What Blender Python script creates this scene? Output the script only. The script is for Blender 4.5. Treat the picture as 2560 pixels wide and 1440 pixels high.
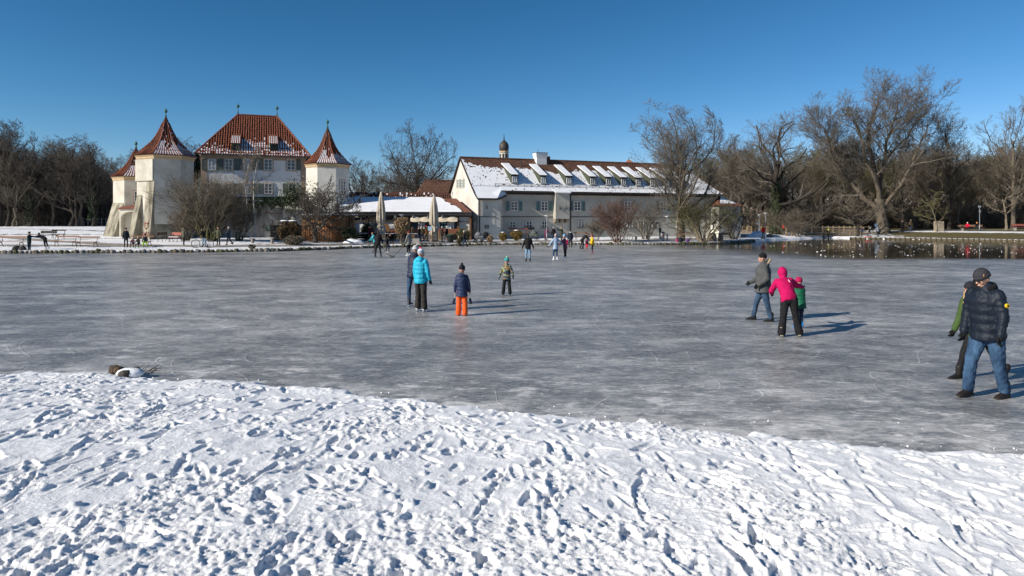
import bpy, math, random
import numpy as np
from mathutils import Vector, Matrix, Quaternion

R = math.radians
scene = bpy.context.scene
COL = scene.collection
for o in list(bpy.data.objects):
    bpy.data.objects.remove(o)

# ------------------------------------------------------------------ camera
F, CX, HY, CAMH = 1707.0, 1280.0, 552.0, 2.5      # focal length / horizon in photo pixels, eye height over the ice
cam = bpy.data.cameras.new('camera')
cam_o = bpy.data.objects.new('camera', cam); COL.objects.link(cam_o)
cam_o.location = (0, 0, CAMH); cam_o.rotation_euler = (R(90), 0, 0)
cam.sensor_width = 36; cam.lens = F / 2560 * 36
cam.shift_y = (HY - 720) / 2560
cam.clip_start = .1; cam.clip_end = 8000
scene.camera = cam_o

# ------------------------------------------------------------------ sky and sun
SUN_EL = 27.0
world = bpy.data.worlds.new('World'); scene.world = world; world.use_nodes = True
wn = world.node_tree
sky = wn.nodes.new('ShaderNodeTexSky'); sky.sky_type = 'NISHITA'; sky.sun_disc = False
sky.sun_elevation = R(SUN_EL); sky.sun_rotation = R(242)
sky.altitude = 2500; sky.air_density = 1.0; sky.dust_density = 0.0; sky.ozone_density = 4.0
hs = wn.nodes.new('ShaderNodeHueSaturation'); hs.inputs['Saturation'].default_value = 1.12
hs.inputs['Value'].default_value = 1.0
wn.links.new(sky.outputs[0], hs.inputs['Color'])
# the deep, polarised blue of the photograph: one response curve per channel, the same for the whole sky
spx = wn.nodes.new('ShaderNodeSeparateColor'); cbx = wn.nodes.new('ShaderNodeCombineColor'); wn.links.new(hs.outputs[0], spx.inputs[0])
for _i, (_a, _g) in enumerate(((1.72, 1.6), (.962, 1.2), (.854, 1.2))):
    def _m(op, a, b):
        q = wn.nodes.new('ShaderNodeMath'); q.operation = op
        for k, v in enumerate((a, b)):
            if isinstance(v, float): q.inputs[k].default_value = v
            else: wn.links.new(v, q.inputs[k])
        return q.outputs[0]
    _x = _m('MULTIPLY', spx.outputs[_i], .132)
    wn.links.new(_m('MULTIPLY', _m('MINIMUM', _m('POWER', _x, _g), _x), _a / .132), cbx.inputs[_i])
wn.links.new(cbx.outputs[0], wn.nodes['Background'].inputs[0])
wn.nodes['Background'].inputs[1].default_value = .108
sun = bpy.data.lights.new('sun', 'SUN'); sun.energy = 4.9; sun.angle = R(.53); sun.color = (1, .93, .82)
sun_o = bpy.data.objects.new('sun', sun); COL.objects.link(sun_o)
sun_o.location = (-60, -40, 60)
_c, _s = math.cos(R(SUN_EL)), math.sin(R(SUN_EL))
sun_o.rotation_euler = Vector((.882 * _c, .471 * _c, -_s)).to_track_quat('-Z', 'Y').to_euler()
scene.view_settings.view_transform = 'Standard'; scene.view_settings.look = 'None'
scene.view_settings.exposure = 0.3; scene.view_settings.gamma = 1
scene.view_settings.use_curve_mapping = False
scene.cycles.max_bounces = 6; scene.cycles.diffuse_bounces = 3; scene.cycles.glossy_bounces = 3
scene.cycles.transparent_max_bounces = 6

# ------------------------------------------------------------------ helpers
def W(px, py, Y):
    return Vector(((px - CX) / F * Y, Y, CAMH + (HY - py) / F * Y))
def XW(px, Y): return (px - CX) / F * Y
def YI(py): return CAMH * F / (py - HY)          # depth of a point on the ice

def tag(o, label=None, cat=None, group=None, kind=None):
    if label: o['label'] = label
    if cat: o['category'] = cat
    if group: o['group'] = group
    if kind: o['kind'] = kind
    return o
def empty(name, loc, rz=0, label=None, cat=None, group=None):
    o = bpy.data.objects.new(name, None); COL.objects.link(o)
    o.location = loc; o.rotation_euler = (0, 0, rz); o.empty_display_size = .2
    return tag(o, label, cat, group)
def link(name, data, parent=None, loc=None, rz=None):
    o = bpy.data.objects.new(name, data); COL.objects.link(o)
    if parent is not None: o.parent = parent
    if loc is not None: o.location = loc
    if rz is not None: o.rotation_euler = (0, 0, rz)
    return o

def nd(t, typ, **k):
    n = t.nodes.new(typ)
    for a, v in k.items(): setattr(n, a, v)
    return n
def mat(name, col, rough=.8, var=.15, scale=6.0, bump=0.0, bscale=None, spec=.3, metal=0.0, coords='Object', stretch=None, col2=None, detail=5):
    m = bpy.data.materials.new(name); m.use_nodes = True; t = m.node_tree
    b = t.nodes['Principled BSDF']
    b.inputs['Roughness'].default_value = rough; b.inputs['Metallic'].default_value = metal
    b.inputs['Specular IOR Level'].default_value = spec
    tc = nd(t, 'ShaderNodeTexCoord'); mp = nd(t, 'ShaderNodeMapping')
    if stretch: mp.inputs['Scale'].default_value = stretch
    t.links.new(tc.outputs[coords], mp.inputs[0])
    nz = nd(t, 'ShaderNodeTexNoise'); nz.inputs['Scale'].default_value = scale; nz.inputs['Detail'].default_value = detail
    nz.inputs['Roughness'].default_value = .62
    t.links.new(mp.outputs[0], nz.inputs['Vector'])
    cr = nd(t, 'ShaderNodeValToRGB')
    c1 = tuple(max(0, c * (1 - var)) for c in col[:3]) + (1,)
    c2 = (tuple(col2[:3]) + (1,)) if col2 else tuple(min(1, c * (1 + var)) for c in col[:3]) + (1,)
    cr.color_ramp.elements[0].color = c1; cr.color_ramp.elements[1].color = c2
    cr.color_ramp.elements[0].position = .32; cr.color_ramp.elements[1].position = .68
    t.links.new(nz.outputs['Fac'], cr.inputs[0]); t.links.new(cr.outputs[0], b.inputs['Base Color'])
    if bump:
        bn = nd(t, 'ShaderNodeBump'); bn.inputs['Strength'].default_value = 1; bn.inputs['Distance'].default_value = bump
        n2 = nd(t, 'ShaderNodeTexNoise'); n2.inputs['Scale'].default_value = bscale or scale * 3; n2.inputs['Detail'].default_value = 4
        t.links.new(mp.outputs[0], n2.inputs['Vector'])
        t.links.new(n2.outputs['Fac'], bn.inputs['Height']); t.links.new(bn.outputs[0], b.inputs['Normal'])
    return m

class MB:
    """collects polygons; build() links them as one mesh object"""
    def __init__(s): s.v = []; s.f = []; s.n = 0
    def add(s, v, f):
        s.v.append(np.asarray(v, float).reshape(-1, 3)); b = s.n
        s.f.extend([tuple(i + b for i in q) for q in f]); s.n += len(s.v[-1]); return s
    def box(s, c, d, rz=0, m=None):
        x, y, z = d[0] / 2, d[1] / 2, d[2] / 2
        p = np.array([(-x, -y, -z), (x, -y, -z), (x, y, -z), (-x, y, -z), (-x, -y, z), (x, -y, z), (x, y, z), (-x, y, z)])
        if rz:
            a, b = math.cos(rz), math.sin(rz); p = p @ np.array([[a, b, 0], [-b, a, 0], [0, 0, 1]])
        p = p + np.array(c)
        return s.add(p, [(0, 3, 2, 1), (4, 5, 6, 7), (0, 1, 5, 4), (1, 2, 6, 5), (2, 3, 7, 6), (3, 0, 4, 7)])
    def box2(s, a, b):
        return s.box([(a[i] + b[i]) / 2 for i in range(3)], [abs(b[i] - a[i]) for i in range(3)])
    def poly(s, pts): return s.add(pts, [tuple(range(len(pts)))])
    def prism(s, pts, vec):
        """closed outline pts extruded along vec"""
        n = len(pts); p = np.array(pts, float); q = p + np.array(vec, float)
        return s.add(np.vstack([p, q]), [tuple(range(n - 1, -1, -1)), tuple(range(n, 2 * n))] + [(i, (i + 1) % n, n + (i + 1) % n, n + i) for i in range(n)])
    def loft(s, rings, cap=True):
        k = len(rings[0]); n = len(rings); f = []
        for i in range(n - 1):
            for j in range(k):
                f.append((i * k + j, i * k + (j + 1) % k, (i + 1) * k + (j + 1) % k, (i + 1) * k + j))
        if cap: f += [tuple(range(k - 1, -1, -1)), tuple(range((n - 1) * k, n * k))]
        return s.add(np.vstack(rings), f)
    def tube(s, pts, rad, k=6, cap=True):
        P = np.array(pts, float); n = len(P)
        r = np.full(n, rad, float) if np.isscalar(rad) else np.array(rad, float)
        T = np.gradient(P, axis=0); T /= np.linalg.norm(T, axis=1)[:, None] + 1e-9
        ref = np.array([0, 0, 1.]) if abs(T[0, 2]) < .9 else np.array([1., 0, 0])
        rings = []
        for i in range(n):
            a = np.cross(T[i], ref); a /= np.linalg.norm(a) + 1e-9; b = np.cross(T[i], a); ref = -b if abs(b @ ref) > 1e-3 else ref
            ref = np.cross(a, T[i])
            t = np.arange(k) * 2 * math.pi / k
            rings.append(P[i] + r[i] * (np.cos(t)[:, None] * a + np.sin(t)[:, None] * np.cross(T[i], a)))
        return s.loft(rings, cap)
    def ell(s, c, r, k=10, n=7, rz=0, tilt=None):
        rings = []
        for i in range(n):
            ph = -math.pi / 2 + math.pi * (i + .12) / (n - .76)
            t = np.arange(k) * 2 * math.pi / k
            rings.append(np.stack([math.cos(ph) * np.cos(t) * r[0], math.cos(ph) * np.sin(t) * r[1], np.full(k, math.sin(ph) * r[2])], 1))
        M = Matrix.Rotation(rz, 3, 'Z')
        if tilt is not None: M = tilt
        M = np.array(M)
        return s.loft([q @ M.T + np.array(c) for q in rings])
    def mesh(s, name, m=None, smooth=False):
        me = bpy.data.meshes.new(name)
        v = np.vstack(s.v) if s.v else np.zeros((0, 3))
        me.from_pydata(v.tolist(), [], s.f); me.update()
        for mm in (m if isinstance(m, (list, tuple)) else [m]):
            if mm: me.materials.append(mm)
        if smooth: me.polygons.foreach_set('use_smooth', [True] * len(me.polygons))
        return me
    def build(s, name, m, parent=None, smooth=False, loc=None, rz=None):
        return link(name, s.mesh(name, m, smooth), parent, loc, rz)

def grid_mesh(name, X, Y, Z, m=None, smooth=True, keep=None):
    """mesh of a structured grid (2-D arrays)"""
    r, c = X.shape
    me = bpy.data.meshes.new(name)
    v = np.stack([X, Y, Z], -1).reshape(-1, 3)
    idx = np.arange(r * c).reshape(r, c)
    q = np.stack([idx[:-1, :-1], idx[:-1, 1:], idx[1:, 1:], idx[1:, :-1]], -1)
    q = q[keep] if keep is not None else q.reshape(-1, 4)
    q = q.reshape(-1, 4)
    me.vertices.add(len(v)); me.vertices.foreach_set('co', v.ravel())
    me.loops.add(q.size); me.loops.foreach_set('vertex_index', q.ravel().astype(np.int32))
    me.polygons.add(len(q)); me.polygons.foreach_set('loop_start', np.arange(0, q.size, 4, dtype=np.int32))
    me.polygons.foreach_set('loop_total', np.full(len(q), 4, np.int32))
    me.polygons.foreach_set('use_smooth', np.full(len(q), smooth))
    me.update(calc_edges=True); me.validate()
    if m: me.materials.append(m)
    return me

_rs = np.random.RandomState(5)
_PERM = _rs.rand(512, 512)
def vnoise(x, y, seed=0):
    x = np.asarray(x, float) + seed * 17.31; y = np.asarray(y, float) + seed * 7.77
    xi = np.floor(x).astype(int); yi = np.floor(y).astype(int); fx = x - xi; fy = y - yi
    fx = fx * fx * (3 - 2 * fx); fy = fy * fy * (3 - 2 * fy)
    g = lambda a, b: _PERM[a & 511, b & 511]
    return (g(xi, yi) * (1 - fx) + g(xi + 1, yi) * fx) * (1 - fy) + (g(xi, yi + 1) * (1 - fx) + g(xi + 1, yi + 1) * fx) * fy
def fbm(x, y, o=4, seed=0, gain=.5):
    s = 0; a = 1; t = 0
    for i in range(o):
        s = s + a * vnoise(x * 2 ** i, y * 2 ** i, seed + i); t += a; a *= gain
    return s / t
def sstep(x, a, b):
    t = np.clip((x - a) / (b - a), 0, 1); return t * t * (3 - 2 * t)

# ------------------------------------------------------------------ shore lines (world metres)
FAR = [(-1200, 50.5), (-400, 51), (0, 52), (400, 53.3), (560, 54.5), (700, 56), (800, 58.5), (860, 61), (950, 63.5), (1050, 65.6), (1180, 69), (1300, 71),
       (1430, 71.2), (1560, 71), (1640, 71.4), (1700, 72.3), (1780, 74), (1830, 76), (1862, 79), (1885, 84), (1930, 89), (1990, 93), (2030, 97), (2060, 101), (2100, 99), (2125, 95), (2200, 93.5),
       (2300, 91), (2420, 87), (2560, 82), (2800, 78), (3300, 70)]
FARP = [(XW(p, y), y) for p, y in FAR]
NEAR = [(-900, 14.0), (-300, 11.7), (0, 11.05), (180, 11.0), (300, 10.95), (380, 10.75), (500, 10.6), (620, 10.4), (800, 10.0), (1000, 9.5), (1250, 9.0), (1500, 8.62),
        (1750, 8.15), (2000, 7.75), (2250, 7.42), (2400, 7.4), (2560, 7.35), (3300, 7.1), (4600, 7.0)]
NEARP = [(XW(p, y), y) for p, y in NEAR]
NEARP = [(-60, 22)] + NEARP + [(60, 12)]
FARP = [(-75, 46)] + FARP + [(130, 60)]
POND = FARP + NEARP[::-1]
def seg_dist(x, y, pts, closed=False):
    d = np.full(np.shape(x), 1e9); n = len(pts)
    for i in range(n if closed else n - 1):
        ax, ay = pts[i]; bx, by = pts[(i + 1) % n]; dx, dy = bx - ax, by - ay
        t = np.clip(((x - ax) * dx + (y - ay) * dy) / (dx * dx + dy * dy), 0, 1)
        d = np.minimum(d, np.hypot(x - ax - t * dx, y - ay - t * dy))
    return d
def inside(x, y, pts):
    c = np.zeros(np.shape(x), bool); n = len(pts)
    for i in range(n):
        ax, ay = pts[i]; bx, by = pts[(i + 1) % n]
        if ay == by: continue
        c ^= ((ay > y) != (by > y)) & (x < (bx - ax) * (y - ay) / (by - ay) + ax)
    return c
def pond_dist(x, y):
    d = seg_dist(x, y, POND, True); return np.where(inside(x, y, POND), -d, d)
def bank_h(t):
    """snow bank on the near side, t metres in from the ice edge"""
    t = np.asarray(t, float)
    return np.where(t > 0, .06 * np.clip(t / .35, 0, 1) + .72 * (1 - np.exp(-np.clip(t, 0, 99) / 6.0)), t * .5)
def gz(x, y):
    """height of the terrain"""
    x = np.asarray(x, float); y = np.asarray(y, float); d = pond_dist(x, y)
    zf = .2 + .3 * sstep(d, 0, 12) + .3 * sstep(d, 10, 28)
    zf = zf + .85 * sstep(-x, 36, 56) * sstep(y, 62, 100) + .45 * sstep(x, 36, 55) * sstep(d, 1, 14)
    zf = zf + .05 * (fbm(x * .35, y * .35, 3) - .5)
    zf = np.where(d < 0, np.maximum(-.7, d * 1.6), zf)
    zn = np.where(d < 0, np.maximum(-.7, d * 1.6), bank_h(d)) - .16
    w = sstep(y, 18, 40)
    return zf * w + zn * (1 - w)
def gz1(x, y): return float(gz(np.array([x]), np.array([y]))[0])
def GP(px, Y, dz=0):
    x = XW(px, Y); return (x, Y, gz1(x, Y) + dz)
# ================================================================== GROUND, ICE, SNOW
def snow_material():
    m = bpy.data.materials.new('snow'); m.use_nodes = True; t = m.node_tree; b = t.nodes['Principled BSDF']
    b.inputs['Roughness'].default_value = .6; b.inputs['Specular IOR Level'].default_value = .18
    b.inputs['Sheen Weight'].default_value = .1
    tc = nd(t, 'ShaderNodeTexCoord'); n = nd(t, 'ShaderNodeTexNoise'); n.inputs['Scale'].default_value = 3; n.inputs['Detail'].default_value = 8
    t.links.new(tc.outputs['Object'], n.inputs['Vector'])
    cr = nd(t, 'ShaderNodeValToRGB'); cr.color_ramp.elements[0].color = (.86, .865, .88, 1); cr.color_ramp.elements[1].color = (.94, .94, .945, 1)
    cr.color_ramp.elements[0].position = .3; cr.color_ramp.elements[1].position = .6
    t.links.new(n.outputs['Fac'], cr.inputs[0])
    # bits of trodden earth and dead grass
    n3 = nd(t, 'ShaderNodeTexNoise'); n3.inputs['Scale'].default_value = 1.3; n3.inputs['Detail'].default_value = 12; n3.inputs['Roughness'].default_value = .72
    t.links.new(tc.outputs['Object'], n3.inputs['Vector'])
    c3 = nd(t, 'ShaderNodeValToRGB'); c3.color_ramp.elements[0].position = .745; c3.color_ramp.elements[1].position = .79
    t.links.new(n3.outputs['Fac'], c3.inputs[0])
    mx = nd(t, 'ShaderNodeMix', data_type='RGBA'); t.links.new(c3.outputs[0], mx.inputs['Factor']); t.links.new(cr.outputs[0], mx.inputs[6])
    mx.inputs[7].default_value = (.2, .16, .1, 1)
    t.links.new(mx.outputs[2], b.inputs['Base Color'])
    bn = nd(t, 'ShaderNodeBump'); bn.inputs['Distance'].default_value = .014
    n2 = nd(t, 'ShaderNodeTexNoise'); n2.inputs['Scale'].default_value = 38; n2.inputs['Detail'].default_value = 6; n2.inputs['Roughness'].default_value = .7
    t.links.new(tc.outputs['Object'], n2.inputs['Vector']); t.links.new(n2.outputs['Fac'], bn.inputs['Height']); t.links.new(bn.outputs[0], b.inputs['Normal'])
    return m
M_SNOW = snow_material()
M_RSNOW = mat('roof_snow', (.82, .83, .86), .7, .05, 1.5, .02, 5, spec=.15)

def ground_material():
    m = bpy.data.materials.new('winter_ground'); m.use_nodes = True; t = m.node_tree; b = t.nodes['Principled BSDF']
    b.inputs['Roughness'].default_value = .85; b.inputs['Specular IOR Level'].default_value = .15
    tc = nd(t, 'ShaderNodeTexCoord'); at = nd(t, 'ShaderNodeVertexColor', layer_name='cover')
    sp = nd(t, 'ShaderNodeSeparateColor'); t.links.new(at.outputs[0], sp.inputs[0])
    def noise(s, d=6, r=.65):
        n = nd(t, 'ShaderNodeTexNoise'); n.inputs['Scale'].default_value = s; n.inputs['Detail'].default_value = d; n.inputs['Roughness'].default_value = r
        t.links.new(tc.outputs['Object'], n.inputs['Vector']); return n.outputs['Fac']
    def ramp(src, cols, pos):
        c = nd(t, 'ShaderNodeValToRGB'); c.color_ramp.elements[0].color = cols[0] + (1,); c.color_ramp.elements[1].color = cols[1] + (1,)
        c.color_ramp.elements[0].position = pos[0]; c.color_ramp.elements[1].position = pos[1]; t.links.new(src, c.inputs[0]); return c.outputs[0]
    earth = ramp(noise(1.6, 8, .7), ((.035, .03, .02), (.14, .105, .055)), (.3, .7))
    grass = ramp(noise(2.2, 8, .7), ((.07, .062, .025), (.17, .135, .062)), (.3, .7))
    snow = ramp(noise(.9), ((.72, .73, .75), (.88, .88, .9)), (.3, .6))
    mg = nd(t, 'ShaderNodeMix', data_type='RGBA'); t.links.new(sp.outputs[1], mg.inputs['Factor']); t.links.new(earth, mg.inputs[6]); t.links.new(grass, mg.inputs[7])
    # R is how much snow lies there: threshold against noise so that edges break up
    ad = nd(t, 'ShaderNodeMath', operation='ADD'); t.links.new(sp.outputs[0], ad.inputs[0]); t.links.new(noise(1.1, 10, .72), ad.inputs[1])
    th = ramp(ad.outputs[0], ((0, 0, 0), (1, 1, 1)), (.93, 1.0))
    ms = nd(t, 'ShaderNodeMix', data_type='RGBA'); t.links.new(th, ms.inputs['Factor']); t.links.new(mg.outputs[2], ms.inputs[6]); t.links.new(snow, ms.inputs[7])
    t.links.new(ms.outputs[2], b.inputs['Base Color'])
    bn = nd(t, 'ShaderNodeBump'); bn.inputs['Distance'].default_value = .09; t.links.new(noise(3.5, 6, .7), bn.inputs['Height']); t.links.new(bn.outputs[0], b.inputs['Normal'])
    return m
def build_ground():
    ys = np.concatenate([[-2500, -600, -200, -60], np.arange(-20, 46, 3.0), np.arange(46, 122, .45), 122 + np.cumsum(np.geomspace(.6, 60, 40)), [1500, 2500, 5000]])
    xs = np.concatenate([[-5000, -2000, -800, -400, -200, -130], np.arange(-95, 110, .6), [130, 160, 220, 400, 800, 2000, 5000]])
    X, Y = np.meshgrid(xs, ys); Z = gz(X, Y)
    me = grid_mesh('ground', X, Y, Z, ground_material())
    d = pond_dist(X, Y)
    snow = np.full(X.shape, .62)                                   # open snow
    wood = sstep(Y - 8 * fbm(X * .1, Y * .1, 2, 3), 104, 108) * sstep(-X, 38, 44) + sstep(Y, 105, 115) * sstep(X, -30, -22)
    snow -= .28 * np.clip(wood, 0, 1)
    right = sstep(X, 43, 50) * sstep(d, -.5, .8)
    edge = np.exp(-((d - .9) / .6) ** 2)
    snow = snow * (1 - right) + right * (.24 + .42 * edge * (X < 75) + .5 * sstep(d, 9.5, 11.5) * (1 - sstep(d, 13, 16)) + .3 * np.exp(-((X - 50) / 6) ** 2) * (d < 8))
    # trodden lines on the slope to the left
    tr = np.exp(-((Y - (66 + .35 * (X + 50)) - 2.5 * np.sin(X * .13)) / .8) ** 2) + np.exp(-((Y - (76 + .2 * (X + 50))) / .9) ** 2) + np.exp(-((Y - (87 - .3 * (X + 60))) / 1.0) ** 2)
    snow -= .2 * np.clip(tr, 0, 1) * (X < -38)
    terr = ((X > -24) & (X < -3) & (d > 4.5)) ; snow -= .12 * terr
    grass = np.clip(.25 + right, 0, 1)
    ca = me.color_attributes.new('cover', 'FLOAT_COLOR', 'POINT')
    arr = np.stack([snow, grass, 0 * snow, 1 + 0 * snow], -1).reshape(-1)
    ca.data.foreach_set('color', arr)
    tag(link('ground', me), kind='structure')
build_ground()

def ribbon(name, pts, widths, m, dz=.03, step=.8, kind='structure'):
    """a strip draped over the terrain along pts (x, y)"""
    P = [np.array(p, float) for p in pts]; out = []; ws = []
    for i in range(len(P) - 1):
        n = max(2, int(np.linalg.norm(P[i + 1] - P[i]) / step))
        for k in range(n):
            t = k / n; out.append(P[i] * (1 - t) + P[i + 1] * t); ws.append(widths[i] * (1 - t) + widths[i + 1] * t)
    out.append(P[-1]); ws.append(widths[-1]); out = np.array(out); ws = np.array(ws)
    ker = np.array([1, 2, 3, 2, 1]) / 9.
    for _ in range(4):
        pad = np.vstack([out[:1]] * 2 + [out] + [out[-1:]] * 2); out = np.stack([np.convolve(pad[:, k], ker, 'valid') for k in (0, 1)], 1)
    T = np.gradient(out, axis=0); T /= np.linalg.norm(T, axis=1)[:, None]; N = np.stack([-T[:, 1], T[:, 0]], 1)
    u = np.linspace(-.5, .5, 7)
    wob = (fbm(np.arange(len(out)) * .3, np.zeros(len(out)), 3, 9) - .5)[:, None] * .5
    X = out[:, :1] + N[:, :1] * (u * ws[:, None] + wob); Y = out[:, 1:] + N[:, 1:] * (u * ws[:, None] + wob)
    Z = gz(X, Y) + dz
    return tag(link(name, grid_mesh(name, X, Y, Z, m)), kind=kind)
M_PATH = mat('gravel_path', (.25, .2, .15), .9, .3, 2.5, .02, 14, col2=(.46, .42, .37), detail=9)
ribbon('gravel_path', [(XW(-300, 56), 58), (XW(0, 57), 58.5), (XW(300, 57.5), 58.5), (XW(600, 58.5), 59), (XW(760, 60.5), 61.2), (XW(880, 65), 65.5), (XW(1000, 68.5), 68.5), (XW(1150, 71.5), 71.8),
       (XW(1300, 73.6), 74), (XW(1450, 74.6), 75), (XW(1600, 76), 76), (XW(1720, 79), 79), (XW(1800, 85), 85), (XW(1850, 95), 95), (XW(1885, 108), 108), (XW(1830, 125), 125)],
       [1.6, 1.7, 1.7, 1.9, 2.3, 2.6, 2.6, 2.3, 1.9, 1.7, 1.6, 2, 2.6, 3, 3.2, 3], M_PATH)
ribbon('gravel_path', [(XW(1840, 96), 96), (XW(1930, 101), 103), (XW(2010, 103), 104)], [2, 2, 2], M_PATH, .034)
ribbon('gravel_path', [(XW(2140, 104), 104), (XW(2300, 104), 104), (XW(2560, 100), 100), (XW(2800, 98), 98)], [2.2, 2.2, 2.2, 2.2], M_PATH, .03)
ribbon('trodden_path', [(XW(-60, 75), 75), (XW(150, 64), 64.5), (XW(260, 60.5), 60.5), (XW(420, 59), 59)], [1.2, 1.6, 1.6, 1.4], M_PATH, .032)

# ---- near snow bank: real relief with footprints
def build_snow_bank():
    nr, nc = 760, 1080
    t = np.linspace(0, 1, nr); ys = 1.2 + 12.3 * (np.exp(t * 1.35) - 1) / (math.exp(1.35) - 1)
    u = np.linspace(-1, 1, nc)
    hw = .86 * ys + 2.5
    X = u[None, :] * hw[:, None] - .4; Y = np.repeat(ys[:, None], nc, 1)
    wx = X + .35 * (fbm(X * .8, Y * .8, 3, 21) - .5); wy = Y + .35 * (fbm(X * .8, Y * .8, 3, 22) - .5)
    d0 = seg_dist(X, Y, NEARP); below = Y < np.interp(X, [p[0] for p in NEARP], [p[1] for p in NEARP])
    D = np.where(below, d0, -d0)
    De = D + .30 * (fbm(X * 1.5, Y * 1.5, 4, 31) - .5) + .14 * (fbm(X * 6, Y * 6, 3, 33) - .5)
    Z = bank_h(De) - .012
    lump = sstep(De, 0, .5)
    Z = Z + lump * (.06 * (fbm(wx * .7, wy * .5, 3, 1) - .5) + .022 * (fbm(wx * 2.6, wy * 1.7, 3, 2) - .5))
    # shallow ridges running towards the ice
    rg = 1 - np.abs(2 * fbm(wx * 4.5, wy * 2.2, 3, 4) - 1)
    Z = Z + lump * .016 * (rg - .7) * (.3 + 1.1 * fbm(X * .7, Y * .7, 2, 40))
    # broken crust: clusters of sharp crumbs with flat trodden snow between
    field = sstep(fbm(X * 1.1, Y * .8, 3, 44), .46, .66)
    for sc, am, lo, sd in ((11, .006, .66, 6), (20, .010, .64, 8), (37, .010, .60, 12), (61, .006, .58, 15)):
        q = vnoise(wx * sc, wy * sc * .85, sd)
        Z = Z + lump * am * sstep(q, lo, lo + .16) * (.12 + .95 * field) * (.5 + vnoise(wx * sc * .3, wy * sc * .3, sd + 3))
    Z = Z + lump * .006 * (fbm(wx * 18, wy * 18, 3, 71, .7) - .5)
    edge = np.exp(-((De - .12) / .22) ** 2); Z = Z + edge * .06 * sstep(fbm(X * 2.2, Y * 2.2, 3, 50), .5, .72)
    rs = np.random.RandomState(11)
    def stamp(cx, cy, a, L, Wd, depth, rim, kind=0):
        r0 = np.searchsorted(ys, cy - L * 1.3); r1 = np.searchsorted(ys, cy + L * 1.3)
        if r1 - r0 < 2: return
        hh = hw[(r0 + r1) // 2]; uc = (cx + .4) / hh; du = L * 1.4 / hh
        c0 = int((uc - du + 1) / 2 * (nc - 1)); c1 = int((uc + du + 1) / 2 * (nc - 1)) + 1
        c0 = max(0, c0); c1 = min(nc, c1)
        if c1 - c0 < 2: return
        x = X[r0:r1, c0:c1] - cx; y = Y[r0:r1, c0:c1] - cy
        ca, sa = math.cos(a), math.sin(a); p = (x * ca + y * sa) / (L / 2); q = (-x * sa + y * ca) / (Wd / 2)
        if kind == 0: q = q / (1 - .22 * np.sin(p * 2.2))
        e = (np.abs(p) ** 2.6 + np.abs(q) ** 2.6) ** (1 / 2.6)
        msk = lump[r0:r1, c0:c1]
        hole = -depth * (1 - sstep(e, .80, 1.04)) * (1 + .45 * p)
        side = .5 + .9 * vnoise(np.arctan2(q, p) * 1.3 + 9, np.full_like(p, cx * 3), 60)
        rimv = rim * np.exp(-((e - 1.22) / .2) ** 2) * side
        tread = 0.0018 * np.sin(p * L * 170) * (e < .8) * (kind == 0)
        Z[r0:r1, c0:c1] += msk * (hole + rimv + tread)
    for i in range(2050):
        cy = 1.8 + 9.5 * rs.rand() ** .8; cx = (rs.rand() * 2 - 1) * (.84 * cy + 2.0)
        a = math.pi / 2 + rs.randn() * .35
        if rs.rand() < .2: a = rs.rand() * 3.14
        k = rs.rand()
        if k < .62: stamp(cx, cy, a, .27 + .05 * rs.randn(), .095 + .02 * rs.rand(), .006 + .024 * rs.rand() ** 2, .003 + .007 * rs.rand())
        elif k < .82: stamp(cx, cy, a, .3 + .35 * rs.rand(), .07 + .05 * rs.rand(), .008 + .016 * rs.rand() ** 2, .004 + .008 * rs.rand(), 1)
        else: stamp(cx, cy, a + .5 * rs.randn(), .10 + .16 * rs.rand(), .06 + .06 * rs.rand(), .008 + .018 * rs.rand(), .005, 2)
    for i in range(900):                                           # kicked-up lumps
        cy = 1.8 + 8.5 * rs.rand(); cx = (rs.rand() * 2 - 1) * (.84 * cy + 2.0); s = .025 + .06 * rs.rand() ** 3
        stamp(cx, cy, math.pi / 2 + rs.randn() * .5, s * (1.3 + rs.rand()), s, -(.004 + .22 * s), 0, 2)
    for i in range(34):                                            # long sledge and boot slides
        cy = 2.2 + 6.5 * rs.rand(); cx = (rs.rand() * 2 - 1) * (.8 * cy + 1); a = math.pi / 2 + rs.randn() * .22 - .1
        stamp(cx, cy, a, .7 + .9 * rs.rand(), .035 + .04 * rs.rand(), .006 + .012 * rs.rand(), .005, 1)
    Z = np.where(De < -.25, -.12, Z)
    me = grid_mesh('snow_bank', X, Y, Z, M_SNOW)
    tag(link('snow_bank', me), kind='structure')
build_snow_bank()

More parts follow.
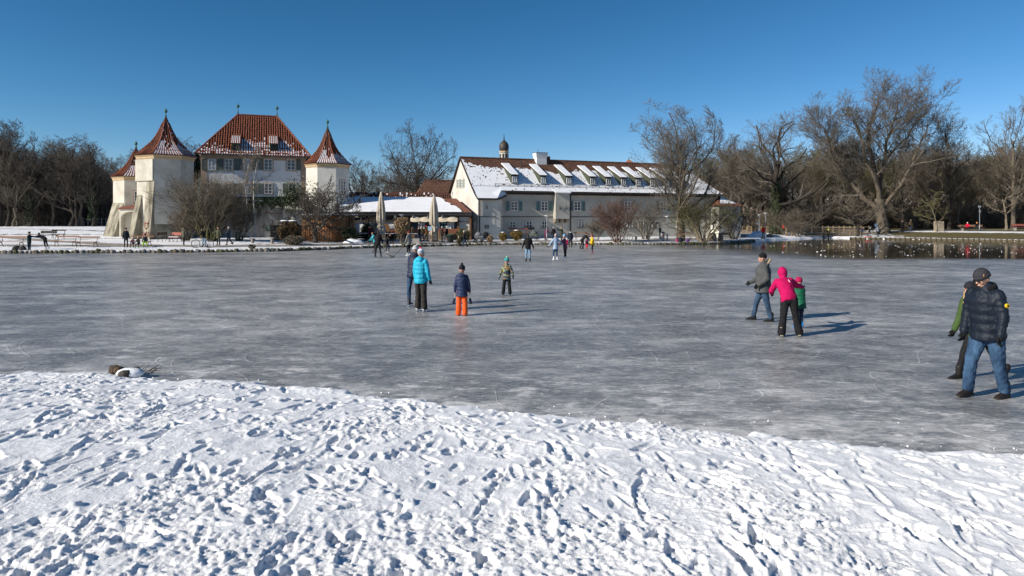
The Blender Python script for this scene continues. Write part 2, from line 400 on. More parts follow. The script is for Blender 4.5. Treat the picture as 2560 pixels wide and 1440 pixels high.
# ---- ice
def ice_material():
    m = bpy.data.materials.new('pond_ice'); m.use_nodes = True; t = m.node_tree; b = t.nodes['Principled BSDF']
    b.inputs['IOR'].default_value = 1.31
    tc = nd(t, 'ShaderNodeTexCoord'); L = t.links.new
    def mp(rot, sc):
        q = nd(t, 'ShaderNodeMapping'); q.inputs['Rotation'].default_value = (0, 0, rot); q.inputs['Scale'].default_value = sc
        L(tc.outputs['Object'], q.inputs[0]); return q.outputs[0]
    def noise(v, s, d=5, r=.6, dist=0):
        n = nd(t, 'ShaderNodeTexNoise'); n.inputs['Scale'].default_value = s; n.inputs['Detail'].default_value = d; n.inputs['Roughness'].default_value = r
        n.inputs['Distortion'].default_value = dist; L(v, n.inputs['Vector']); return n.outputs['Fac']
    def math_(op, a, c, clamp=False):
        q = nd(t, 'ShaderNodeMath', operation=op, use_clamp=clamp)
        for i, x in enumerate((a, c)):
            if isinstance(x, (int, float)): q.inputs[i].default_value = x
            else: L(x, q.inputs[i])
        return q.outputs[0]
    def rng(v, a, c, o0=0, o1=1):
        q = nd(t, 'ShaderNodeMapRange', interpolation_type='SMOOTHSTEP'); L(v, q.inputs['Value'])
        q.inputs['From Min'].default_value = a; q.inputs['From Max'].default_value = c; q.inputs['To Min'].default_value = o0; q.inputs['To Max'].default_value = o1
        return q.outputs[0]
    sep = nd(t, 'ShaderNodeSeparateXYZ'); L(tc.outputs['Object'], sep.inputs[0]); x, y = sep.outputs[0], sep.outputs[1]
    # clear, hardly skated ice in the far right corner
    wob = math_('MULTIPLY', noise(mp(0, (.05, .12, 1)), 1.0, 3), 16.)
    far = rng(math_('ADD', math_('ADD', y, wob), math_('MULTIPLY', x, .08)), 52.5, 57.)
    xr = rng(math_('ADD', x, math_('MULTIPLY', math_('SUBTRACT', y, 45.), .15)), 15., 26.)
    clear = math_('MULTIPLY', far, xr, True)
    # scratches: the contour lines of stretched noise are long thin curves
    def lines(rot, sc, s, w, dist=.4):
        n = noise(mp(rot, sc), s, 0, .5, dist)
        a = math_('ABSOLUTE', math_('SUBTRACT', n, .5), 0.)
        return rng(a, 0.0, w, 1, 0)
    l1 = lines(.25, (1, 1.2, 1), .30, .0042, .15)
    l2 = lines(-.8, (1, 1.3, 1), .45, .0052, .2)
    l3 = lines(1.3, (1, 1.1, 1), .22, .0032, .3)
    l4 = lines(.5, (1, 1.6, 1), .9, .009, .2)
    l5 = lines(-.3, (1, 1.8, 1), 1.3, .012, .2)
    brk = rng(noise(mp(0, (1, 1, 1)), .7, 6), .34, .56)
    brk2 = rng(noise(mp(.7, (1, 1, 1)), 1.1, 6), .36, .58)
    sc = math_('MAXIMUM', math_('MAXIMUM', l1, l2), math_('MAXIMUM', l3, math_('MULTIPLY', math_('MAXIMUM', l4, l5), .7)))
    sc = math_('MULTIPLY', sc, math_('MAXIMUM', brk, math_('MULTIPLY', brk2, .6)))
    # shaved snow: short white smears in several directions
    f1 = rng(noise(mp(.35, (1, 3.2, 1)), 3.2, 10, .74), .50, .68)
    f2 = rng(noise(mp(-.55, (1, 3.4, 1)), 4.2, 10, .74), .51, .69)
    f3 = rng(noise(mp(1.25, (1, 3.0, 1)), 4.8, 9, .72), .53, .70)
    fine = math_('MAXIMUM', math_('MAXIMUM', f1, f2), math_('MULTIPLY', f3, .8))
    grain = rng(noise(mp(0, (1, 1.4, 1)), 9.0, 8, .8), .40, .66)
    big = rng(noise(mp(.2, (.10, .16, 1)), 1.0, 6, .62), .36, .62)
    mid = rng(noise(mp(-.2, (.5, .8, 1)), 1.0, 8, .68), .38, .62)
    m2 = rng(noise(mp(.4, (1.1, 2.0, 1)), 1.0, 10, .76, .6), .44, .60)
    wt = math_('ADD', math_('MULTIPLY', fine, .34), math_('ADD', math_('MULTIPLY', sc, .12), math_('ADD', math_('MULTIPLY', grain, .17), math_('ADD', math_('MULTIPLY', math_('ADD', big, mid), .13), math_('MULTIPLY', m2, .14)))), True)
    wt = rng(wt, .08, .98)
    inv = math_('SUBTRACT', 1., math_('MULTIPLY', clear, .97))
    wt = math_('MULTIPLY', wt, inv, True)
    # blobs of loose snow frozen to the ice next to the near bank
    nb = rng(math_('ADD', y, math_('MULTIPLY', x, .27)), 12.6, 9.2)
    nb2 = math_('MULTIPLY', rng(math_('ADD', y, math_('MULTIPLY', x, .27)), 10.3, 9.0), rng(noise(mp(.1, (.7, 1, 1)), 2.5, 9, .75), .42, .60))
    blo = rng(noise(mp(.2, (.8, 1.3, 1)), 1.5, 9, .72), .53, .62)
    wt = math_('ADD', wt, math_('MAXIMUM', math_('MULTIPLY', math_('MULTIPLY', nb, blo), .55), math_('MULTIPLY', nb2, .4)), True)
    cr = nd(t, 'ShaderNodeValToRGB'); e = cr.color_ramp.elements
    e[0].color = (.16, .163, .165, 1); e[0].position = 0; e[1].color = (.88, .87, .86, 1); e[1].position = 1
    k = cr.color_ramp.elements.new(.38); k.color = (.47, .465, .455, 1)
    L(wt, cr.inputs[0])
    br = nd(t, 'ShaderNodeMix', data_type='RGBA'); L(clear, br.inputs['Factor']); L(cr.outputs[0], br.inputs[6]); br.inputs[7].default_value = (.035, .03, .022, 1)
    L(br.outputs[2], b.inputs['Base Color'])
    rg = math_('ADD', math_('MULTIPLY', wt, .3), .27)
    rr = nd(t, 'ShaderNodeMix', data_type='FLOAT'); L(clear, rr.inputs['Factor']); L(rg, rr.inputs[2]); rr.inputs[3].default_value = .055
    L(rr.outputs[0], b.inputs['Roughness'])
    sv = nd(t, 'ShaderNodeMix', data_type='FLOAT'); L(wt, sv.inputs['Factor']); sv.inputs[2].default_value = .42; sv.inputs[3].default_value = .12
    L(sv.outputs[0], b.inputs['Specular IOR Level'])
    bn = nd(t, 'ShaderNodeBump'); bn.inputs['Distance'].default_value = .006
    L(math_('MULTIPLY', math_('ADD', fine, sc), inv), bn.inputs['Height']); L(bn.outputs[0], b.inputs['Normal'])
    return m
ice = MB(); ice.poly([(-150, 2, 0), (150, 2, 0), (150, 118, 0), (-150, 118, 0)])
tag(ice.build('ice', ice_material()), kind='structure')

# broken bits of ice thrown on the clear part
def ice_bits():
    rs = np.random.RandomState(3); b = MB()
    for i in range(170):
        px = 1900 + 680 * rs.rand() ** .8; py = 607 + 36 * rs.rand() ** 1.3
        Y = YI(py); x = XW(px, Y); s = .018 + .055 * rs.rand() ** 2.5
        if pond_dist(np.array([x]), np.array([Y]))[0] > -.6: continue
        k = 5; t = np.sort(rs.rand(k)) * 6.28
        lo = np.stack([x + s * np.cos(t) * 1.3, Y + s * np.sin(t), np.full(k, .002)], 1)
        up = np.stack([x + s * .6 * np.cos(t + .3), Y + s * .6 * np.sin(t + .3), np.full(k, .015 + s * .5 * rs.rand())], 1)
        b.loft([lo, up])
    tag(b.build('ice_bits', mat('white_ice', (.8, .82, .85), .5, .05)), 'small white bits of broken ice scattered over the clear dark ice', 'ice', kind='stuff')
ice_bits()

# ---- stone edging of the far bank
M_STONE = [mat('edging_stone_%s' % n, c, .85, .35, 5, .03, 12) for n, c in (('grey', (.14, .13, .11)), ('brown', (.12, .095, .06)), ('mossy', (.09, .09, .045)), ('pale', (.22, .2, .17)))]
def stone_mesh(seed, m, r=(.3, .22, .22)):
    rs = np.random.RandomState(seed); b = MB(); k = 8; rings = []
    for i, ph in enumerate((-1.2, -.5, .1, .7, 1.2)):
        t = np.arange(k) * 2 * math.pi / k
        j = 1 + .22 * (rs.rand(k) - .5)
        q = np.cos(ph) ** .6
        rings.append(np.stack([q * np.cos(t) * r[0] * j, q * np.sin(t) * r[1] * j, np.full(k, np.sin(ph) * r[2]) + .03 * rs.randn(k)], 1))
    b.loft(rings); return b.mesh('stone', m)
def stones():
    rs = random.Random(4)
    meshes = [stone_mesh(i, M_STONE[i % 4]) for i in range(12)]
    root = empty('stone_edging', (XW(800, 58.5), 58.5, 0), 0, 'long low edging of rough boulders along the far bank of the pond', 'edging')
    ox, oy = root.location.x, root.location.y
    pts = [p for p in FARP[1:] if -48 < p[0] < 33]; n = 0
    acc = 0
    for i in range(len(pts) - 1):
        a, b = Vector(pts[i]), Vector(pts[i + 1]); d = (b - a); l = d.length; ang = math.atan2(d.y, d.x)
        t = acc
        while t < l and n < 292:
            q = a + d * (t / l); s = rs.uniform(.62, 1.0)
            o = link('stone', meshes[rs.randrange(12)], root, (q.x - ox + rs.uniform(-.04, .04), q.y - oy - .02 + rs.uniform(-.05, .05), .07 + rs.uniform(-.03, .03)), ang + rs.choice((0, math.pi)) + rs.uniform(-.3, .3))
            o.scale = (s * rs.uniform(.75, 1.0), s, s * rs.uniform(.8, 1.05)); t += .395 * s + .06; n += 1
        acc = t - l
    # the bank on the right is held by short upright timbers
    r2 = empty('timber_edging', (XW(2300, 91), 91, 0), 0, 'low edging of weathered timber along the grassy far right bank', 'edging')
    pts = [p for p in FARP if p[0] > 46 and p[1] < 96]; pm = MB().tube([(0, 0, -.2), (0, 0, .2), (0, 0, .24)], [.1, .1, .07], 7).mesh('timber_post', mat('wet_timber', (.085, .068, .042), .8, .4, 9))
    m2 = mat('edging_board', (.11, .09, .06), .85, .35, 4, stretch=(1, 1, 6))
    for i in range(len(pts) - 1):
        a, b = Vector(pts[i]), Vector(pts[i + 1]); d = b - a; l = d.length; ang = math.atan2(d.y, d.x)
        c = (a + b) / 2
        bb = MB(); bb.box((0, 0, .08), (l, .07, .24)); bb.build('edging_board', m2, r2, False, (c.x - r2.location.x, c.y - r2.location.y, 0), ang)
        k = int(l / .55)
        for j in range(min(k, 40)):
            q = a + d * (j / k); link('timber_post', pm, r2, (q.x - r2.location.x, q.y - r2.location.y - .09, .02 * (j % 3)))
stones()

# ---- rocks on the near shore
def near_rocks():
    spec = [(287, 930, .2, (.15, .1, .07), 'rust brown rock at the left end of the snowy heap on the near shore'),
            (298, 931, .17, (.2, .13, .07), 'small orange brown rock second from left in the shore heap'),
            (322, 934, .17, (.10, .10, .1), 'grey rock under a snow cap in the middle of the shore heap'),
            (338, 930, .15, (.12, .07, .055), 'dark red rock behind the snow cap of the shore heap'),
            (350, 936, .13, (.09, .08, .07), 'dark broken rock at the right end of the shore heap'),
            (312, 942, .2, (.14, .12, .1), 'flat brown rock at the front of the shore heap')]
    for i, (px, py, s, c, lab) in enumerate(spec):
        Y = 11.1 - (py - 930) * .03; x = XW(px, Y)
        me = stone_mesh(40 + i, mat('shore_rock', tuple(q * .6 for q in c), .8, .4, 8, .01, 30), (.6, .5, .42))
        o = link('rock', me, None, (x, Y, .04 + s * .2), i * 1.3); o.scale = (s * .85,) * 3
        tag(o, lab, 'rock')
    b = MB(); b.ell((0, 0, 0), (.22, .15, .085), 14, 7); me = b.mesh('snow_heap', M_SNOW, True)
    o = link('snow_heap', me, None, (XW(330, 10.9), 10.85, .08)); tag(o, 'small heap of snow lying over the rocks on the near shore', 'snow heap')
    r = random.Random(8); mt = mat('dark_twig', (.05, .035, .02), .9)
    o = MB()
    for k in range(16):
        a = r.uniform(-.5, 1.2); p = Vector((r.uniform(-.1, .25), r.uniform(-.1, .1), .04)); q = p + Vector((math.cos(a) * .14, r.uniform(-.05, .05), r.uniform(.02, .14)))
        o.tube([p, (p + q) / 2 + Vector((0, 0, .02)), q], [.006, .005, .003], 4)
    tag(o.build('twigs', mt, None, False, (XW(345, 10.9), 10.9, .05)), 'tuft of short dark twigs poking out beside the shore rocks', 'twigs')
near_rocks()

def snow_crumbs():
    rs = np.random.RandomState(8); b = MB()
    for i in range(150):
        px = rs.uniform(-60, 2650); x0 = np.interp(px, [q[0] for q in NEAR], [XW(q[0], q[1]) for q in NEAR]); Y = np.interp(px, [q[0] for q in NEAR], [q[1] for q in NEAR]) + .02 + rs.exponential(.22); x = XW(px, Y); s = .004 + .013 * rs.rand() ** 3
        t = np.sort(rs.rand(5)) * 6.28
        b.loft([np.stack([x + s * np.cos(t), Y + s * np.sin(t), np.full(5, .001)], 1), np.stack([x + s * .8 * np.cos(t + .3), Y + s * .8 * np.sin(t + .3), np.full(5, s * .8)], 1), np.stack([x + s * .3 * np.cos(t), Y + s * .3 * np.sin(t), np.full(5, s * 1.2)], 1)])
    tag(b.build('snow_crumbs', M_SNOW), 'loose crumbs of snow kicked onto the ice along the near bank', 'snow', kind='stuff')
snow_crumbs()
# ================================================================== BUILDINGS
M_PLASTER = mat('cream_plaster', (.52, .48, .39), .92, .25, .55, .012, 9, col2=(.68, .64, .54), detail=9)
M_PLASTER2 = mat('pale_plaster', (.56, .53, .46), .92, .14, .5, .01, 9, col2=(.68, .66, .6), detail=9)
M_WHITEWALL = mat('white_plaster', (.74, .74, .73), .92, .08, .5, .008, 9, detail=9)
M_STAINED = mat('stained_plaster', (.13, .115, .085), .95, .4, 1.3, .03, 8, col2=(.46, .42, .32), detail=12, stretch=(1.5, 1.5, .4))
M_WALLDIRTY = mat('weathered_wall', (.2, .18, .15), .95, .4, .8, .02, 7, col2=(.60, .58, .54), detail=12, stretch=(1.6, 1.6, .35))
M_TRIM = mat('stone_trim', (.42, .32, .24), .9, .12, 3)
M_CORNICE = mat('ochre_cornice', (.50, .37, .22), .9, .12, 3)
M_TILE = mat('clay_tiles', (.17, .055, .032), .8, .45, 4, col2=(.36, .125, .068), detail=8)
M_TILEBED = mat('tile_channels', (.075, .03, .022), .9, .4, 5)
M_BROWNTILE = mat('brown_plain_tiles', (.065, .035, .025), .85, .45, 4, col2=(.19, .095, .06), detail=8)
M_REDTILE = mat('red_plain_tiles', (.14, .055, .035), .85, .35, 4, col2=(.27, .11, .07), detail=8)
M_COPPER = mat('green_copper', (.05, .13, .1), .6, .3, 5, metal=.2)
M_GLASS = mat('window_glass', (.035, .042, .05), .12, .3, 1.4, spec=.8)
M_CURTAIN = mat('net_curtain', (.5, .52, .54), .6, .2, 3, spec=.4)
M_FRAME = mat('white_frame', (.72, .72, .7), .6, .05, 4)
M_SHUTG = mat('grey_green_shutter', (.13, .165, .145), .8, .2, 6, stretch=(1, 1, 9))
M_SHUTT = mat('teal_shutter', (.15, .235, .235), .8, .2, 6, stretch=(1, 1, 9))
M_DARKWOOD = mat('dark_wood', (.045, .032, .025), .8, .3, 5)
M_BROWNWOOD = mat('brown_wood', (.16, .08, .04), .8, .3, 5, stretch=(1, 1, 6))
M_GUTTER = mat('dark_gutter', (.05, .045, .042), .5, .2, 5)
M_DARKRED = mat('dormer_cheek', (.06, .07, .045), .85, .3, 6)

class Bld:
    """a root at the left front corner; local x runs along the front, y into the depth"""
    def __init__(s, name, px, Y, ang, zb, label, cat='building', group=None):
        s.x0, s.y0, s.a, s.zb = XW(px, Y), Y, R(ang), zb
        s.c, s.sn = math.cos(s.a), math.sin(s.a)
        s.root = empty(name, (s.x0, s.y0, zb), s.a, label, cat, group)
    def s(s, px, dy=0):
        k = (px - CX) / F; X = s.x0 - s.sn * dy; Y = s.y0 + s.c * dy
        return (k * Y - X) / (s.c - k * s.sn)
    def z(s, py, x, dy=0):
        return CAMH + (HY - py) / F * (s.y0 + x * s.sn + dy * s.c) - s.zb
    def pt(s, px, py, dy=0):
        x = s.s(px, dy); return (x, dy, s.z(py, x, dy))

_wincache = {}
def window(parent, x, y, z, w, h, cols=2, rows=3, frame=M_FRAME, glass=M_GLASS, surround=None, shutters='', shm=M_SHUTG, rz=0, sill=None, shw=None):
    """casement window whose outer face looks along local -y; surround, shutters and pane are parts of their own"""
    c, s = math.cos(rz), math.sin(rz)
    def at(dx, dy): return (x + c * dx - s * dy, y + s * dx + c * dy, z)
    key = ('w', round(w, 2), round(h, 2), cols, rows, frame.name)
    if key not in _wincache:
        b = MB(); t = .07
        b.box((-w / 2 + t / 2, 0, 0), (t, .08, h)); b.box((w / 2 - t / 2, 0, 0), (t, .08, h))
        b.box((0, 0, h / 2 - t / 2), (w - 2 * t, .08, t)); b.box((0, 0, -h / 2 + t / 2), (w - 2 * t, .08, t))
        iw, ih = w - 2 * t, h - 2 * t
        for i in range(1, cols): b.box((-iw / 2 + iw * i / cols, -.002, 0), (.075 if i * 2 == cols else .045, .065, ih))
        for j in range(1, rows): b.box((0, .004, -ih / 2 + ih * j / rows), (iw, .05, .045))
        p = MB(); p.box((0, .035, 0), (iw + .02, .02, ih + .02))
        _wincache[key] = (b.mesh('window', frame), {})
    me, panes = _wincache[key]
    o = link('window', me, parent, at(0, -.05), rz)
    if glass.name not in panes:
        p = MB(); p.box((0, 0, 0), (w - .12, .02, h - .12)); panes[glass.name] = p.mesh('pane', glass)
    link('pane', panes[glass.name], o, (0, .045, 0))
    if surround:
        k2 = ('s', round(w, 2), round(h, 2), surround.name)
        if k2 not in _wincache:
            b = MB(); q = .13
            for sx in (-1, 1): b.box((sx * (w / 2 + q / 2), 0, 0), (q, .05, h + 2 * q))
            for sz in (-1, 1): b.box((0, -.001, sz * (h / 2 + q / 2)), (w, .05, q))
            _wincache[k2] = b.mesh('window_surround', surround)
        link('window_surround', _wincache[k2], parent, at(0, -.028), rz)
    if sill:
        b = MB(); b.box((0, -.08, -h / 2 - .05), (w + .2, .16, .07)); b.build('window_sill', sill, o)
    sw = shw or w * .52
    for ch in shutters:
        k3 = ('h', round(sw, 2), round(h, 2), shm.name)
        if k3 not in _wincache:
            b = MB(); t = .06
            for sx in (-1, 1): b.box((sx * (sw / 2 - t / 2), 0, 0), (t, .05, h))
            for zz in (-h / 2 + t / 2, 0, h / 2 - t / 2): b.box((0, .001, zz), (sw - 2 * t, .05, t))
            n = int(h / .09)
            for i in range(n):
                zz = -h / 2 + h * (i + .5) / n
                b.add([(-sw / 2 + t, -.015, zz - .04), (sw / 2 - t, -.015, zz - .04), (sw / 2 - t, .02, zz + .04), (-sw / 2 + t, .02, zz + .04)], [(0, 1, 2, 3)])
            _wincache[k3] = b.mesh('shutter', shm)
        sg = -1 if ch == 'l' else 1
        link('shutter', _wincache[k3], parent, at(sg * (w / 2 + sw / 2 + .14), -.075), rz)
    return o

def roof_face(a, b, c, d, rib=.27, tile=.42, rmax=.075, snow=None, seed=0, lift=.0):
    """pantiled roof face a-b (eave) c-d (top, c over a); returns ribs, bed, snow builders"""
    a, b, c, d = (np.array(q, float) for q in (a, b, c, d)); U = b - a; L = np.linalg.norm(U); U /= L
    ac = c - a; V = ac - (ac @ U) * U; H = np.linalg.norm(V); V /= H; N = np.cross(U, V)
    uc, ud = (c - a) @ U, (d - a) @ U
    ribs, bed, sn = MB(), MB(), MB(); bed.poly([a, b, d, c] if ud - uc > .01 else [a, b, c])
    rs = np.random.RandomState(seed); n = int(L / rib)
    for i in range(n + 1):
        u = L * i / n
        h = H * u / uc if (uc > 1e-6 and u < uc) else (H if u <= ud + 1e-6 or ud >= L else H * (L - u) / (L - ud))
        m = int(h / tile)
        for j in range(m):
            v0 = j * tile - .02; v1 = min((j + 1) * tile, h); r0 = rmax * 1.08; r1 = rmax * .86; j0 = .012 * rs.randn()
            q = []
            for v, r, up in ((v0, r0, .03), (v1, r1, .0)):
                for du, dn in ((-r, 0), (-r * .6, r * .8), (r * .6, r * .8), (r, 0)):
                    q.append(a + U * (u + du + j0) + V * v + N * (dn + up + .01))
            ribs.add(q, [(0, 1, 5, 4), (1, 2, 6, 5), (2, 3, 7, 6), (3, 2, 1, 0)])
        if snow and i < n:
            um = u + rib / 2
            for j in range(int(min(h, H) / tile * 2)):
                v0 = j * tile / 2; fr = v0 / H
                if rs.rand() < snow(um / L, fr, um, v0):
                    hh = .035 + .015 * rs.rand(); w = rib * .27
                    sn.add([a + U * (um + s_ * w) + V * (v0 + t_) + N * hh for s_, t_ in ((-1, 0), (1, 0), (1, tile * .52), (-1, tile * .52))] +
                           [a + U * (um + s_ * w) + V * v0 + N * .005 for s_ in (-1, 1)], [(0, 1, 2, 3), (4, 5, 1, 0)])
    return ribs, bed, sn

def ridge_tube(p, q, r=.12):
    p, q = Vector(p), Vector(q); n = max(2, int((q - p).length / .4)); pts = []; rad = []
    for i in range(n):
        for f, rr in ((.0, r * 1.1), (.98, r * .88)):
            pts.append(p + (q - p) * ((i + f) / n)); rad.append(rr)
    return pts, rad
def finial(parent, x, y, z, h, r=.16, m=None):
    b = MB(); b.tube([(x, y, z - .2), (x, y, z + h * .3), (x, y, z + h * .62)], [.11, .05, .03], 8)
    b.ell((x, y, z + h * .7), (r, r, r), 10, 7); b.tube([(x, y, z + h * .78), (x, y, z + h)], [.05, .012], 6)
    return b.build('finial', m or M_COPPER, parent, True)

# ---------------- castle main house
def main_house():
    B = Bld('castle_house', 503, 78, 20, .6, 'big white castle house with a steep hipped red tile roof and grey shutters'); r = B.root
    L = 11.4; D = 12.0; zt = 9.55
    w = MB(); w.prism([(0, 0, -.6), (L, 0, -.6), (L, D, -.6), (0, D, -.6)], (0, 0, zt + .6)); w.build('wall', M_WHITEWALL, r)
    t = MB()
    t.box2((-.03, -.03, zt - .5), (L + .03, D + .03, zt)); t.build('frieze', M_TRIM, r)
    for x in (.3, L - .22):
        q = MB(); q.box2((x - .33, -.035, -.6), (x + .30, .3, zt - .503)); q.build('corner_pilaster', M_TRIM, r)
    c = MB(); c.box2((-.3, -.3, zt + .003), (L + .3, D + .3, zt + .17)); c.build('cornice', M_TRIM, r)
    e = .65; ze = zt - .02; rz_ = B.z(289, 6, 6)
    x1, x2 = 3.7, 8.3
    A, Bq, Cq, Dq = (-e, -e, ze), (L + e, -e, ze), (L + e, D + e, ze), (-e, D + e, ze)
    R1, R2 = (x1, D / 2, rz_), (x2, D / 2, rz_)
    dorm = [(B.s(590, 1.5)), (B.s(683, 1.5))]
    def snowf(u, fr, um, v):
        lim = .04 + .26 * float(vnoise(um * .55, 0, 77)) + .08 * float(vnoise(um * 3.1, 0, 78))
        p = .97 if fr < lim else .25 * max(0, 1 - (fr - lim) * 7)
        if .015 < fr < .05: p = .4
        if fr < .36:
            for dx in dorm:
                k = (um - e - dx); p += .9 * (abs(k - .75 - (0.36 - fr) * 1.2) < .85) * (fr > .06)
        return p * .85
    faces = [(A, Bq, R1, R2, snowf, 1), (Bq, Cq, R2, R2, None, 2), (Cq, Dq, R2, R1, None, 3), (Dq, A, R1, R1, None, 4)]
    rb, bd, sn = MB(), MB(), MB()
    for a, b, c_, d_, sf, sd in faces:
        x, y, z = roof_face(a, b, c_, d_, snow=sf, seed=sd)
        for M_, src in ((rb, x), (bd, y), (sn, z)):
            if src.n: M_.add(np.vstack(src.v), src.f)
    roof = bd.build('roof', M_TILEBED, r)
    tag(rb.build('roof_tiles', M_TILE, roof), kind='stuff'); tag(sn.build('roof_snow', M_RSNOW, roof), kind='stuff')
    for p, q in ((A, R1), (Bq, R2), (R1, R2), (Cq, R2), (Dq, R1)):
        pts, rad = ridge_tube(p, q); MB().tube(pts, rad, 7).build('ridge_tiles', M_TILE, roof)
    g = MB(); g.box2((-e - .05, -e - .16, ze - .1), (L + e + .05, -e - .003, ze + .04)); g.build('gutter', M_GUTTER, r)
    for q in (R1, R2): finial(r, q[0], q[1], q[2], 1.5, .2)
    # snow guard rail low on the front slope
    sl = (rz_ - ze) / (D / 2 + e)
    g = MB(); yy = .35; zz = ze + (yy + e) * sl + .17
    g.tube([(-.1, yy, zz), (L + .1, yy, zz)], .03, 5); g.build('snow_guard', M_GUTTER, r)
    # dormers
    for dx in dorm:
        zf = B.z(382, dx, 1.6)
        y0 = (zf - ze) / sl - e
        h, wd = .9, .42; d = MB()
        ytop = y0 + 2.6; ztop = ze + (ytop + e) * sl
        d.prism([(dx - wd, y0, zf - .1), (dx - wd, y0, zf + h), (dx - wd, ytop, ztop), ], (wd * 2, 0, 0))
        f = d.build('dormer', M_DARKRED, r)
        rf = MB(); n = 5
        for i in range(n + 1):
            xx = dx - wd - .08 + (wd * 2 + .16) * i / n
            rf.tube([(xx, y0 - .15, zf + h + .02), (xx, ytop + .1, ztop + .1)], .07, 5)
        rf.build('dormer_tiles', M_TILE, f)
        s = MB()
        for i in range(n):
            xx = dx - wd - .08 + (wd * 2 + .16) * (i + .5) / n
            s.add([(xx - .03, y0 - .15, zf + h + .06), (xx + .03, y0 - .15, zf + h + .06), (xx + .03, ytop - .6, ztop - .12), (xx - .03, ytop - .6, ztop - .12)], [(0, 1, 2, 3)])
        s.build('dormer_snow', M_RSNOW, f)
        q = MB(); q.box((dx, y0 - .02, zf + .42), (.62, .03, .6)); q.build('dormer_opening', mat('dormer_dark', (.012, .012, .012), .5), f)
    # windows: (left px, right px, top py, bottom py, shutters)
    up = [(518.6, 541, 'lr', M_CURTAIN), (561, 583, 'lr', M_GLASS), (607, 630, 'lr', M_CURTAIN), (659.5, 682, 'l', M_GLASS), (716, 739, 'r', M_GLASS)]
    for a, b, sh, gl in up:
        xa, xb = B.s(a), B.s(b); za = B.z(397, xa); zb = B.z(425.5, xa)
        window(r, (xa + xb) / 2, 0, (za + zb) / 2, xb - xa - .1, za - zb, 2, 3, glass=gl, surround=M_TRIM, shutters=sh, shw=.5)
    for a, b, sh, gl in [(516, 538, 'lr', M_GLASS), (561, 583, 'r', M_GLASS), (608, 630.5, 'lr', M_CURTAIN), (659.5, 682, 'l', M_GLASS), (720, 742, 'l', M_GLASS)]:
        xa, xb = B.s(a), B.s(b); za = B.z(458.5, xa); zb = B.z(485, xa)
        window(r, (xa + xb) / 2, 0, (za + zb) / 2, xb - xa - .1, za - zb, 2, 3, glass=gl, surround=M_TRIM, shutters=sh, shw=.5)
main_house()

